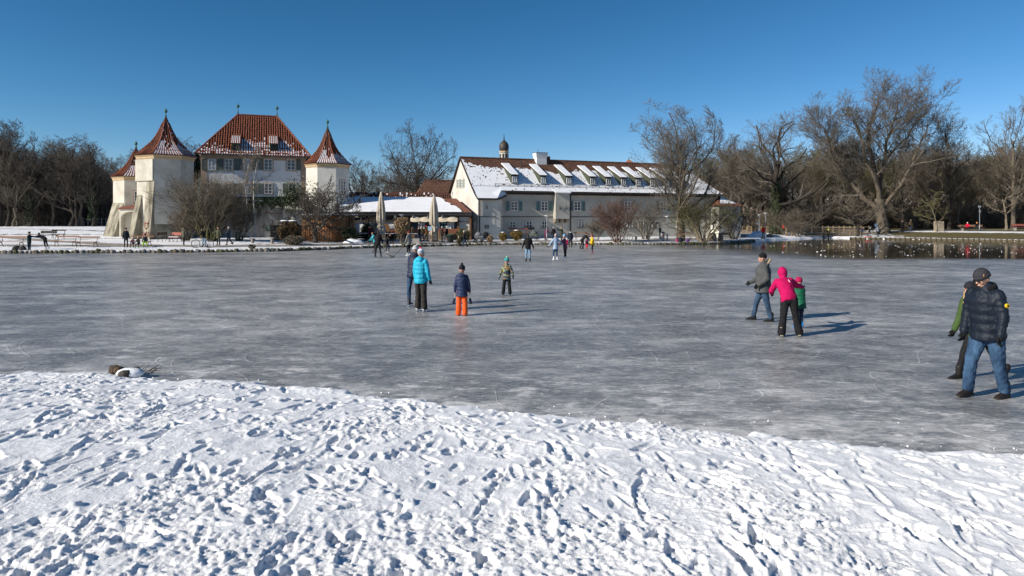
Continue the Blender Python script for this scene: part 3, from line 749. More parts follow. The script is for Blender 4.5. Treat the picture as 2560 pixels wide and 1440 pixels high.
# ---------------- towers
def tower(name, label, pxc, Yc, Rr, angs, zb, py_eave, py_tip, py_fin, wallmat, roof_over=1.13, snowy=(), seed=0):
    """faceted tower: angs are the corner angles in the frame of the line of sight (270 faces the viewer)"""
    X = XW(pxc, Yc); root = empty(name, (X, Yc, zb), 0, label, 'tower')
    k = (pxc - CX) / F; n = math.hypot(k, 1); u = np.array([k / n, 1 / n]); v = np.array([u[1], -u[0]])
    def corner(rr, i):
        t = R(angs[i % len(angs)]); q = rr * (math.cos(t) * v + math.sin(t) * u); return q
    def zz(py, Y=None): return CAMH + (HY - py) / F * (Y or Yc) - zb
    ze = zz(py_eave, Yc - Rr); N = len(angs)
    w = MB(); w.prism([(*corner(Rr, i), -.4) for i in range(N)], (0, 0, ze + .4)); wall = w.build('wall', wallmat, root)
    c = MB()
    c.loft([[(*corner(Rr * s_, i), h) for i in range(N)] for s_, h in ((1.015, ze - .42), (1.04, ze - .3), (1.04, ze - .2), (1.1, ze - .05), (1.1, ze + .05))])
    c.build('cornice', M_CORNICE, root)
    zt = zz(py_tip); H = zt - ze
    prof = [(0, 1.0), (.10, .80), (.2, .655), (.36, .44), (.5, .315), (.66, .21), (.85, .105), (1.0, .025)]
    prof = [(h * H + ze, s_ * Rr * roof_over) for h, s_ in prof]
    rf = MB(); rf.loft([[(*corner(s_, i), h) for i in range(N)] for h, s_ in prof]); roof = rf.build('roof', M_TILEBED, root)
    rib, sn = MB(), MB(); rs = np.random.RandomState(seed)
    for i in range(N):
        w0 = np.linalg.norm(corner(1, i) - corner(1, i + 1)) * Rr * roof_over; m = max(3, int(w0 / .25))
        for j in range(m + 1):
            f = j / m; pts = []; rad = []
            for q, (h, s_) in enumerate(prof[:-1]):
                wq = w0 * s_ / (Rr * roof_over) / m
                if wq < .12 and j % 2 and 0 < j < m: break
                if wq < .055 and j % 4 and 0 < j < m: break
                p = corner(s_, i) * (1 - f) + corner(s_, i + 1) * f; pts.append((*p, h + .03)); rad.append(min(.075, wq * .34 + (.03 if j in (0, m) else 0)))
            if len(pts) > 1:
                # stepped like overlapping tiles
                P = [Vector(p) for p in pts]; out = []; ro = []
                for a_ in range(len(P) - 1):
                    l = (P[a_ + 1] - P[a_]).length; nn = max(1, int(l / .42))
                    for b_ in range(nn):
                        for ff, g in ((0, 1.2), (.96, .86)):
                            t = (b_ + ff) / nn; out.append(P[a_].lerp(P[a_ + 1], t)); ro.append((rad[a_] * (1 - t) + rad[a_ + 1] * t) * g)
                rib.tube(out, ro, 5, False)
            if j < m and i in snowy:
                for q in range(len(prof) - 2):
                    (h0, s0), (h1, s1) = prof[q], prof[q + 1]
                    for b_ in range(3):
                        ta, tb = b_ / 3, (b_ + 1) / 3; hf = (h0 + (h1 - h0) * ta - ze) / H
                        if hf > .05 + .36 * float(vnoise(i * 7.3 + j * .45, 0, 5)) and rs.rand() > .07: continue
                        wd = .22
                        Q = []
                        for fz in (ta, tb):
                            s2 = s0 + (s1 - s0) * fz + .045; h2 = h0 + (h1 - h0) * fz + .05
                            for f2 in (f + (.5 - wd) / m, f + (.5 + wd) / m):
                                Q.append((*(corner(s2, i) * (1 - f2) + corner(s2, i + 1) * f2), h2))
                        sn.add(Q, [(0, 1, 3, 2)])
    tag(rib.build('roof_tiles', M_TILE, roof), kind='stuff')
    if sn.n: tag(sn.build('roof_snow', M_RSNOW, roof), kind='stuff')
    f = MB(); f.tube([(0, 0, zt - .35), (0, 0, zt + .25), (0, 0, zz(py_fin) - .5)], [.15, .06, .03], 8); f.build('spire', M_COPPER, root, True)
    f = MB(); f.ell((0, 0, zz(py_fin) - .42), (.17, .17, .2), 10, 7); f.tube([(0, 0, zz(py_fin) - .3), (0, 0, zz(py_fin))], [.05, .01], 6); f.build('finial', M_COPPER, root, True)
    return root, corner, zz, u, v, ze

def big_tower():
    root, corner, zz, u, v, ze = tower('castle_tower', 'tallest of the castle towers, broad cream corner tower with a flared base', 414.5, 72.5, 2.72, [190, 247, 301, 352, 45, 90, 140], .45, 386, 292, 268, M_PLASTER, snowy=(1, 2), seed=1)
    def P(lat, dep, z): q = lat * v + dep * u; return (q[0], q[1], z)
    # flared buttresses
    zb1 = zz(500); zb2 = zz(470)
    A, Bc, C = corner(2.72, 0), corner(2.72, 1), corner(2.72, 2)
    def wedge(name, p0, p1, out, ztop, m):
        o = np.array(out); b = MB()
        b.add([(*p0, ztop), (*p1, ztop), (*(p0 + o), -.4), (*(p1 + o), -.4), (*p0, -.4), (*p1, -.4)], [(0, 2, 3, 1), (0, 4, 2), (1, 3, 5), (2, 4, 5, 3)])
        return b.build(name, m, root)
    nAB = -(A + Bc) / np.linalg.norm(A + Bc); nAB = -nAB
    wedge('buttress', Bc * 1.005 + (A - Bc) * .42, Bc * 1.005 + (C - Bc) * .01, nAB * .6, zz(455), M_STAINED)
    wedge('buttress', A * 1.01 + (Bc - A) * .02, A * 1.01 + (Bc - A) * .32, nAB * .75 - v * .38, zz(490), M_STAINED)
    b = MB(); q0, q1 = Bc * 1.004, C * 1.004; nn = (Bc + C) / np.linalg.norm(Bc + C)
    b.add([(*q0, zz(560)), (*q1, zz(560)), (*(q0 + nn * .12), -.4), (*(q1 + nn * .12), -.4), (*q0, -.4), (*q1, -.4)], [(0, 2, 3, 1), (0, 4, 2), (1, 3, 5), (2, 4, 5, 3)])
    b.build('plinth', M_STAINED, root)
    # stepped jut where the upper wall overhangs
    j = MB(); p0 = A * 1.0 + (Bc - A) * .0; j.prism([(*(A * 1.02), zz(455)), (*(A * 1.01 + (Bc - A) * .98), zz(455)), (*(A * 1.01 + (Bc - A) * .98), ze - .45), (*(A * 1.02), ze - .45)], (*(nAB * .12), 0)); j.build('wall_jut', M_PLASTER, root)
    # red graffiti near the base: a shield-like cat face and a scrawl
    n = nAB; tdir = (Bc - A) / np.linalg.norm(Bc - A); base = Bc * 1.005 + (A - Bc) * .42
    M_G = mat('red_spray_paint', (.35, .07, .05), .8, .2, 9)
    zt = zz(455); sl = .6 / (zt + .4)
    def on(s, z): q = base + tdir * s + n * (.6 - sl * (z + .4) + .02); return (q[0], q[1], z)
    g = MB()
    def stroke(pts): g.tube([on(*p) for p in pts], .022, 4)
    z0 = 1.15
    stroke([(.25, z0 + .75), (.28, z0 + .3), (.5, z0), (.72, z0 + .3), (.78, z0 + .75), (.62, z0 + .66), (.4, z0 + .66), (.25, z0 + .75)])
    stroke([(.32, z0 + .5), (.46, z0 + .44)]); stroke([(.58, z0 + .44), (.7, z0 + .5)]); stroke([(.42, z0 + .2), (.5, z0 + .13), (.6, z0 + .2)]); stroke([(.25, z0 + .75), (.35, z0 + .62), (.52, z0 + .6), (.7, z0 + .62), (.78, z0 + .75)])
    z1 = .55
    stroke([(.02, z1 + .42), (.02, z1), (.2, z1 + .02)]); stroke([(.28, z1 + .3), (.3, z1 + .02), (.42, z1 + .05), (.44, z1 + .32)])
    stroke([(.54, z1 + .4), (.54, z1)]); stroke([(.7, z1 + .36), (.56, z1 + .2), (.74, z1 + .02)]); stroke([(.8, z1 + .02), (.92, z1 + .38), (1.06, z1)]); stroke([(.85, z1 + .15), (1.0, z1 + .15)])
    g.build('graffiti', M_G, root)
big_tower()

def small_tower():
    root, corner, zz, u, v, ze = tower('castle_tower', 'smallest castle tower, at the far left, with an arched niche and flared buttress below', 340, 77, 2.25, [188, 240, 292, 340, 35, 85, 140], .8, 441, 368, 350, M_PLASTER, snowy=(2, 1), seed=2)
    A, Bc, C, Dd = (corner(2.25, i) for i in range(4))
    # left buttress sweeping outwards
    nA = (A + Bc) / np.linalg.norm(A + Bc)
    b = MB(); zt = zz(508); out = nA * .9 - v * .3
    q0, q1 = A * 1.01, A * 1.01 + (Bc - A) * .95
    b.add([(*q0, zt), (*q1, zt), (*(q0 + out), -.5), (*(q1 + out), -.5), (*q0, -.5), (*q1, -.5)], [(0, 2, 3, 1), (0, 4, 2), (1, 3, 5), (2, 4, 5, 3)])
    b.build('buttress', M_STAINED, root)
    # block with the arch between the two towers, a tile-capped front wall with a round-headed niche
    def P(px, py, dep): # on a plane 'dep' metres before the tower centre
        Y = 77 - dep; return np.array([XW(px, Y) - XW(340, 77), Y - 77, CAMH + (HY - py) / F * Y - .8])
    dep = 3.0; pts = [P(298, 600, dep), P(358, 600, dep), P(358, 519, dep), P(298, 521, dep)]
    cx = (P(302, 590, dep)[0] + P(350, 590, dep)[0]) / 2; hw = (P(350, 590, dep)[0] - P(302, 590, dep)[0]) / 2; yb = pts[0][1]
    zs = P(300, 545, dep)[2]; zc = P(300, 529, dep)[2]
    out = [pts[0], np.array([cx - hw, yb, pts[0][2]])]
    arc = [np.array([cx - hw * math.cos(t), yb, zs + (zc - zs) * math.sin(t)]) for t in np.linspace(0, math.pi, 13)]
    out += arc + [np.array([cx + hw, yb, pts[0][2]]), pts[1], pts[2], pts[3]]
    m = MB(); m.prism(out, (0, .55, 0)); m.build('arch_wall', M_PLASTER, root)
    bk = MB(); bk.box2((cx - hw - .1, yb + 1.1, pts[0][2]), (cx + hw + .1, yb + 1.35, zc + .4)); bk.build('niche_wall', M_PLASTER, root)
    pr = MB(); pr.add([(pts[3][0] - .1, yb - .15, zc + .35), (pts[2][0] + .1, yb - .15, zc + .4), (pts[2][0] + .1, yb + 1.7, zc + 1.0), (pts[3][0] - .1, yb + 1.7, zc + .85)] + [(pts[3][0] - .1, yb - .15, zc + .25), (pts[2][0] + .1, yb - .15, zc + .3), (pts[2][0] + .1, yb + 1.7, zc + .9), (pts[3][0] - .1, yb + 1.7, zc + .75)],
                      [(0, 1, 2, 3), (0, 4, 5, 1), (4, 7, 6, 5), (0, 3, 7, 4), (1, 5, 6, 2)]); pr.build('porch_roof', M_REDTILE, root)
    # window on the right-hand face
    mid = Bc * .1 + C * .9 * 1.0; f = (C - Bc); ang = math.atan2(f[1], f[0])
    c = Bc + (C - Bc) * .73
    window(root, c[0] * 1.0, c[1] * 1.0, zz(491, 75), 1.0, 1.15, 4, 3, glass=M_GLASS, surround=M_TRIM, rz=ang)
    t = MB(); t.box((XW(300, 75.3) - XW(340, 77), -1.6, 2), (.01, .01, .01))
small_tower()
def right_tower():
    root, corner, zz, u, v, ze = tower('castle_tower', 'cream castle tower with red spire at the right end of the castle house', 819, 78.5, 2.42, [193, 243, 292, 348, 40, 90, 140], .5, 408, 318, 296, M_PLASTER2, snowy=(1, 2), seed=3)
    C, Dd = corner(2.42, 2), corner(2.42, 3); f = Dd - C
    c = C + f * .5; window(root, c[0], c[1], zz(467, 77), .95, 1.45, 2, 4, glass=M_GLASS, surround=M_TRIM, rz=math.atan2(f[1], f[0]))
right_tower()

# ---------------- the terrace wall in front of the house
def terrace_wall():
    B = Bld('retaining_wall', 560, 74.5, 6, .4, 'stained bare retaining wall with snow and ivy on top below the castle house', 'wall'); r = B.root
    L = B.s(758); zt = B.z(507, 2); b = MB(); b.box2((-6, 0, -.3), (L, 3.5, zt)); b.build('wall', M_WALLDIRTY, r)
    e = MB(); e.box2((-6.05, -.25, zt + .003), (L + .05, 1.5, zt + .14)); e.build('eave_board', M_DARKWOOD, r)
    X, Y = np.meshgrid(np.linspace(-6, L, 90), np.linspace(-.28, 3.4, 16)); Z = zt + .2 + .3 * (Y + .3) / 3 + .1 * fbm(X * 1.4, Y * 1.4, 3, 3); me = grid_mesh('wall_snow', X, Y, Z, M_RSNOW, keep=(fbm(X * .9, Y * 1.3, 3, 8) > .4)[:-1, :-1]); link('wall_snow', me, r)
    # loopholes, brick patches and a green spray mark
    g = MB(); M_BR = mat('bare_brick', (.24, .13, .09), .95, .4, 9)
    rs = random.Random(3)
    for i in range(16):
        x, z = rs.uniform(0, L - .5), rs.uniform(.3, zt - .8); g.box((x, -.004, z), (rs.uniform(.2, .7), .02, rs.uniform(.06, .14)))
    g.build('bare_bricks', M_BR, r)
    s = MB(); xg = B.s(672)
    M_GR = mat('green_spray_paint', (.12, .4, .26), .8, .2, 9); zc = B.z(572, xg)
    for p in ([(-.35, .4), (-.3, -.3), (-.1, -.2), (-.25, .1), (0, .3)], [(.1, .35), (.05, -.25), (.35, -.3), (.4, .3), (.1, .35)]): s.tube([(xg + a, -.03, zc + c) for a, c in p], .03, 4)
    s.build('graffiti', M_GR, r)
terrace_wall()

# ---------------- long building on the right
def long_building():
    zb = .75; B = Bld('long_castle_wing', 1256, 79, 21, zb, 'long two storey castle wing under a snowy roof with ten dormers'); r = B.root
    S = 30.2; ze = 5.9 - zb; yr = 4.87; zr = 10.12 - zb; gx = -3.5; yb = 9.9; zbk = ze - .1
    w = MB(); w.prism([(-.8, 0, -.6), (S, 0, -.6), (S, yb - .3, -.6), (-.8, yb - .3, -.6)], (0, 0, ze + .6)); w.build('wall', mat('grey_cream_plaster', (.42, .40, .34), .93, .14, .4, .01, 8, col2=(.52, .5, .44), detail=10), r)
    # gable block with the flared front corner and the canted bay
    g = [(gx, -1.6, -.6), (gx, -1.6, 4.25 + zb * 0 - .05), (gx, .35, ze + .25), (gx, yr, zr - .12), (gx, yb - .3, zbk - .1), (gx, yb - .3, -.6)]
    gw = MB(); gw.prism([(q[0], q[1], q[2]) for q in g], (2.7, 0, 0)); gw.build('gable_wall', M_PLASTER2, r)
    bx = B.s(1238, -1.6)
    bay = MB(); bay.prism([(gx + .02, -1.62, -.6), (bx, -1.62, -.6), (0.05, -.0, -.6), (0.05, .5, -.6), (gx + .02, .5, -.6)], (0, 0, 4.25 + .6 - .05)); bay.build('bay', M_PLASTER2, r)
    sc = MB(); zc = B.z(542, 5); sc.box2((.1, -.05, zc - .06), (S + .03, .0, zc + .06)); sc.build('string_course', M_TRIM if False else mat('grey_band', (.16, .14, .12), .9), r)
    sc = MB(); sc.prism([(gx - .04, -1.66, zc - .05), (bx + .02, -1.66, zc - .05), (.1, -.05, zc - .05), (.1, .0, zc - .05), (bx, -1.62, zc - .05), (gx, -1.62, zc - .05)], (0, 0, .1)); sc.build('string_course', bpy.data.materials['grey_band'], r)
    # roof: courses of plain tiles as thin steps
    xr = 27.2; xe = S + .5; e = -.45
    sl = (zr - ze) / (yr - e)
    cz = lambda y: ze + (y - e) * sl
    tiles = MB(); n = 23
    for i in range(n):
        y0 = e + (yr - e) * i / n; y1 = e + (yr - e) * (i + 1) / n + .05
        xa = gx - .15 if i > 1 else -.35
        f0 = (y0 - e) / (yr - e); f1 = min(1, (y1 - e) / (yr - e)); x1, x2 = xe + (xr - xe) * f0, xe + (xr - xe) * f1
        tiles.add([(xa, y0, cz(y0) + .05), (x1, y0, cz(y0) + .05), (x2, y1, cz(y1) + .02), (xa, y1, cz(y1) + .02), (xa, y0, cz(y0) - .02), (x1, y0, cz(y0) - .02)], [(0, 1, 2, 3), (4, 5, 1, 0)])
    # flared lower roof over the bay
    ex, ey, ez = gx - .2, -2.05, 4.95 - zb
    tiles.add([(gx - .15, .35, cz(.35) + .03), (gx - .2, -.9, cz(.35) - .95), (gx - .2, -2.0, ez), (bx + .1, -2.0, ez), (.35, -.42, ez + .55), (.2, .2, cz(.2)), (bx, -.9, cz(.35) - .95)], [(0, 1, 6, 5), (1, 2, 3, 6), (5, 6, 3, 4)])
    # back slope and hip end
    tiles.add([(gx - .15, yr, zr), (xr, yr, zr), (xe, yb + .2, zbk), (gx - .15, yb + .2, zbk)], [(0, 3, 2, 1)])
    tiles.add([(xe, e, ze), (xe, yb + .2, zbk), (xr, yr, zr)], [(0, 1, 2)])
    roof = tiles.build('roof', M_BROWNTILE, r)
    b = MB(); p, q = ridge_tube((gx - .15, yr, zr + .03), (xr, yr, zr + .03), .13); b.tube(p, q, 7); b.build('ridge_tiles', M_BROWNTILE, roof)
    b = MB(); p, q = ridge_tube((xe, e, ze + .03), (xr, yr, zr + .03), .1); b.tube(p, q, 7); b.build('hip_tiles', M_REDTILE, roof)
    b = MB(); b.tube([(gx - .17, -2.05, ez - .02), (gx - .17, -.9, cz(.35) - .95), (gx - .17, .35, cz(.35)), (gx - .17, yr, zr - .03), (gx - .17, yb + .15, zbk)], .08, 5); b.build('verge_board', M_DARKWOOD, roof)
    # snow lying on the slope: real sheet, broken edge under the ridge
    nx, ny = 380, 64
    xs = np.linspace(gx - .1, xe, nx); ys = np.linspace(e - .02, yr, ny); X, Y = np.meshgrid(xs, ys)
    fr = (Y - e) / (yr - e); st = (fr * n) % 1
    Z = cz(Y) + .13 - .035 * st + .02 * fbm(X * .8, Y * .8, 3, 5)
    lim = .68 + .18 * (fbm(X * .35, Y * .9, 4, 6) - .5) + .12 * (fbm(X * 2.4, Y * 2.4, 3, 9) - .5) - .1 * np.exp(-((X - B.s(1383, 3)) / 2.2) ** 2) + .22 * np.exp(-((X + 3.6) / 1.0) ** 2)
    hole = fbm(X * 5, Y * 5, 3, 12) > (.74 - .2 * sstep(fr, .5, .78))
    keep = (fr < lim) & ~hole & (X < xe + (xr - xe) * fr - .05) & ~((X < -.4) & (Y < .2))
    me = grid_mesh('roof_snow', X, Y, Z, M_RSNOW, keep=keep[:-1, :-1]); tag(link('roof_snow', me, roof), kind='stuff')
    X, T = np.meshgrid(np.linspace(0, 1, 30), np.linspace(0, 1, 30))
    # flared snow patch over the bay
    yy = .4 - 2.4 * T; zz = np.where(T < .5, cz(.35) - 1.9 * T, cz(.35) - .95 + (ez - cz(.35) + .95) * (T - .5) * 2) + .09
    x0 = gx - .15; x1 = np.where(T < .5, .15 + (bx - .15) * T * 1.2, bx + .1); xx = x0 + (x1 - x0) * X
    link('roof_snow', grid_mesh('roof_snow', xx, yy, zz, M_RSNOW), roof)
    sp = MB(); sp.add([(bx - .6, -1.98, ez + .05), (bx + .1, -1.98, ez + .06), (.34, -.42, ez + .62), (.2, .3, cz(.2) + .12), (bx - .4, -.2, cz(-.2) - .1)], [(0, 1, 2, 3, 4)]); sp.build('roof_snow', M_RSNOW, roof)
    gt = MB(); gt.box2((.25, e - .16, ze - .12), (xe, e - .004, ze + .02)); gt.build('gutter', M_GUTTER, r)
    gt = MB(); gt.tube([(gx - .2, -2.1, ez - .06), (bx + .12, -2.1, ez - .06), (.3, -.5, ez + .42)], .08, 6); gt.build('gutter', M_GUTTER, r)
    fc = MB(); fc.box2((.1, -.32, ze - .32), (S + .2, .0, ze - .123)); fc.build('eave_board', M_DARKWOOD, r)
    # snow guard: two rails on brackets
    sg = MB(); y0 = .12
    for k in (0, 1): sg.tube([(-.9, y0 + .02 * k, cz(y0) + .28 + .16 * k), (S - 1, y0 + .02 * k, cz(y0) + .28 + .16 * k)], .022, 4)
    for i in range(34): sg.box((-.8 + i * .9, y0 + .03, cz(y0) + .25), (.04, .04, .4))
    sg.build('snow_guard', M_GUTTER, roof)
    # downpipes
    for px, y, z1 in ((1199, -1.74, ez - .1), (1426.5, -.12, ze - .1)):
        x = B.s(px, y); p = MB(); p.tube([(x, y, z1), (x, y, z1 - .5), (x, y, -.3)], .07, 7); p.build('downpipe', M_GUTTER, r)
    # oriel
    xa, xb = B.s(1389, -.7), B.s(1424, -.7); z1 = B.z(547, xa, -.7)
    o = MB(); o.box2((xa, -.72, z1), (xb, .1, ze - .1)); o.build('oriel', bpy.data.materials['grey_cream_plaster'], r)
    o = MB(); o.add([(xa - .15, -.95, ze - .02), (xb + .1, -.95, ze - .02), (xb + .1, 0, ze + .42), (xa - .15, 0, ze + .42), (xa - .15, -.95, ze - .12), (xb + .1, -.95, ze - .12)], [(0, 1, 2, 3), (4, 5, 1, 0), (0, 3, 4), (1, 5, 2)]); o.build('oriel_snow', M_RSNOW, r)
    for i in range(3):
        x = xa + .22 + (xb - xa - .44) * i / 2; c = MB(); c.prism([(x - .2, -.7, z1 - .002), (x - .2, -.62, z1 - .25), (x - .2, -.3, z1 - .45), (x - .2, -.0, z1 - .5), (x - .2, 0, z1 - .002)], (.34, 0, 0)); c.build('corbel', mat('corbel_stone_%d' % i, (.24, .2, .15), .9, .3), r)
    # dormers
    px_d = [(1286, 456.5), (1358, 459), (1421.5, 460), (1481.5, 462), (1520.5, 463), (1558, 464), (1595, 465), (1631, 466), (1666, 467), (1697, 468)]
    dz = .72; hw = .42
    tri = MB(); y0 = 0; run = 3.0
    for i, (px, py) in enumerate(px_d):
        y0 = .62; x = B.s(px, y0); zc = cz(y0) + .62; zt = zc + .46
        yt = yr - .95; zt2 = cz(yt)
        d = MB(); d.prism([(x - hw, y0, cz(y0) - .02), (x - hw, y0, zt), (x - hw, yt, zt2)], (2 * hw, 0, 0)); f = d.build('dormer', M_DARKRED, r)
        rf = MB(); rf.prism([(x - hw - .12, y0 - .22, zt + .005), (x - hw - .12, y0 - .22, zt + .10), (x - hw - .12, yt + .05, zt2 + .12), (x - hw - .12, yt + .05, zt2 + .03)], (2 * hw + .24, 0, 0)); rf.build('dormer_roof', M_DARKWOOD, f)
        sn = MB(); sn.prism([(x - hw - .06, y0 - .18, zt + .103), (x - hw - .06, y0 - .12, zt + .18), (x - hw - .06, yt - .2, zt2 + .17), (x - hw - .06, yt + .02, zt2 + .12)], (2 * hw + .10, 0, 0)); sn.build('dormer_snow', M_RSNOW, f)
        window(f, x, y0 - .0, zc + .0, .62, .66, 2, 2, glass=M_CURTAIN if i in (0, 1, 2) else M_GLASS)
        sl_ = MB(); sl_.box((x, y0 - .1, zc - .43), (.8, .2, .06)); sl_.build('dormer_sill', M_FRAME, f)
    # chimney
    xa, xb = B.s(1336, yr - .2), B.s(1363, yr - .2); zt = B.z(383, xa, yr); c = MB(); cw = (xb - xa) / 2; cx = (xa + xb) / 2
    c.loft([[(cx + sx * cw * k, yr - .3 + sy * .55 * k, z) for sx, sy in ((-1, -1), (1, -1), (1, 1), (-1, 1))] for k, z in ((.92, zr - 1.3), (.92, zt - .7), (1.08, zt - .1), (1.08, zt))]); ch = c.build('chimney', M_WHITEWALL, r)
    c = MB(); c.box((cx, yr - .3, zt + .02), (cw * 2.25, 1.28, .05)); c.build('chimney_cap', M_GUTTER, ch)
    c = MB(); c.tube([(cx - .3, yr - .3, zt), (cx - .3, yr - .3, zt + .45)], .03, 5); c.build('chimney_rod', M_GUTTER, ch)
    c = MB(); c.box((cx + cw + .55, yr + .3, zr + .2), (.5, .5, .7)); c.build('chimney', mat('brick_chimney', (.2, .07, .04), .9, .3), r)
    c = MB(); xp = B.s(1302, yr - 1.2); c.tube([(xp, yr - 1.2, cz(yr - 1.2)), (xp, yr - 1.2, cz(yr - 1.2) + .75)], .06, 6); c.build('vent_pipe', M_GUTTER, r)
    # windows upstairs with teal shutters
    for a, b in ((1276, 1294), (1352, 1369), (1434.5, 1451.5), (1560, 1577), (1650, 1666)):
        xa, xb = B.s(a), B.s(b); za, zb_ = B.z(503.5, xa), B.z(527, xa)
        window(r, (xa + xb) / 2, 0, (za + zb_) / 2, xb - xa, za - zb_, 2, 3, shutters='lr', shm=M_SHUTT, shw=.42)
    for i, (a, b) in enumerate([(1274, 1288.5), (1315, 1330), (1353.5, 1367.5), (1446, 1460), (1495, 1507), (1567, 1581), (1595, 1609), (1630, 1644), (1690, 1703)]):
        xa, xb = B.s(a), B.s(b); za, zb_ = B.z(552.5, xa), B.z(569, xa)
        window(r, (xa + xb) / 2, 0, (za + zb_) / 2, xb - xa, za - zb_, 2, 2 if i < 3 else 3, sill=M_DARKWOOD, glass=M_GLASS)
    bk = MB(); x = B.s(1322); bk.box((x, -.25, B.z(571, x)), (1.1, .3, .25)); bk.build('window_box', M_DARKWOOD, r)
    # two slits on the bay and wall irons
    for px in (1214, 1220):
        x = B.s(px, -1.64); q = MB(); q.box((x, -1.645, B.z(567, x, -1.6)), (.2, .06, .42)); q.build('slit_window', M_GLASS, r)
    for px, py, y in ((1183, 517, 99), (1217, 517, -1.68), (1249, 517, 99), (1400, 519, -.78), (1415, 519, -.78), (1500, 517, -.06), (1541, 517, -.06)):
        if y == 99: continue
        x = B.s(px, y); q = MB(); z = B.z(py, x, y); q.tube([(x, y, z + .28), (x, y, z), (x, y, z - .22)], [.03, .05, .12], 6); q.build('wall_iron', M_GUTTER, r)
    # gable windows with shutters, on the sunny end wall
    for d, s_ in ((4.6, 'l'), (6.1, 'r')):
        window(r, gx, d - .3, B.z(459, gx, d), .66, 1.05, 2, 3, shutters='lr', shm=mat('pale_green_shutter', (.36, .40, .33), .8, .1, 4) if 'pale_green_shutter' not in bpy.data.materials else bpy.data.materials['pale_green_shutter'], rz=-math.pi / 2, shw=.32)
    window(r, gx, -.4, B.z(562, gx, -.5), .55, .8, 2, 3, rz=-math.pi / 2)
    return B
long_building()

def annex():
    B = Bld('white_annex', 1797, 88, 24, .7, 'small white annex with a red tiled roof at the right end of the long wing'); r = B.root
    L = 3.6; zt = B.z(515, 1) ; b = MB(); b.prism([(0, 0, -.5), (L, 0, -.5), (L, 5, -.5), (0, 5, -.5)], (0, 0, zt + .5)); b.build('wall', M_PLASTER2, r)
    rf = MB(); rf.add([(-.35, -.35, zt), (L + .35, -.35, zt), (L + .35, 5.3, zt), (-.35, 5.3, zt), (L / 2, 2.4, zt + 1.5)], [(0, 1, 4), (1, 2, 4), (2, 3, 4), (3, 0, 4)]); o = rf.build('roof', M_REDTILE, r)
    sn = MB(); sn.add([(.3, .1, zt + .33), (L - .6, .15, zt + .36), (L / 2 + .1, 1.9, zt + 1.34)], [(0, 1, 2)]); sn.build('roof_snow', M_RSNOW, o)
    window(r, L * .45, 0, B.z(559, 1.5), .65, .8, 2, 2)
annex()

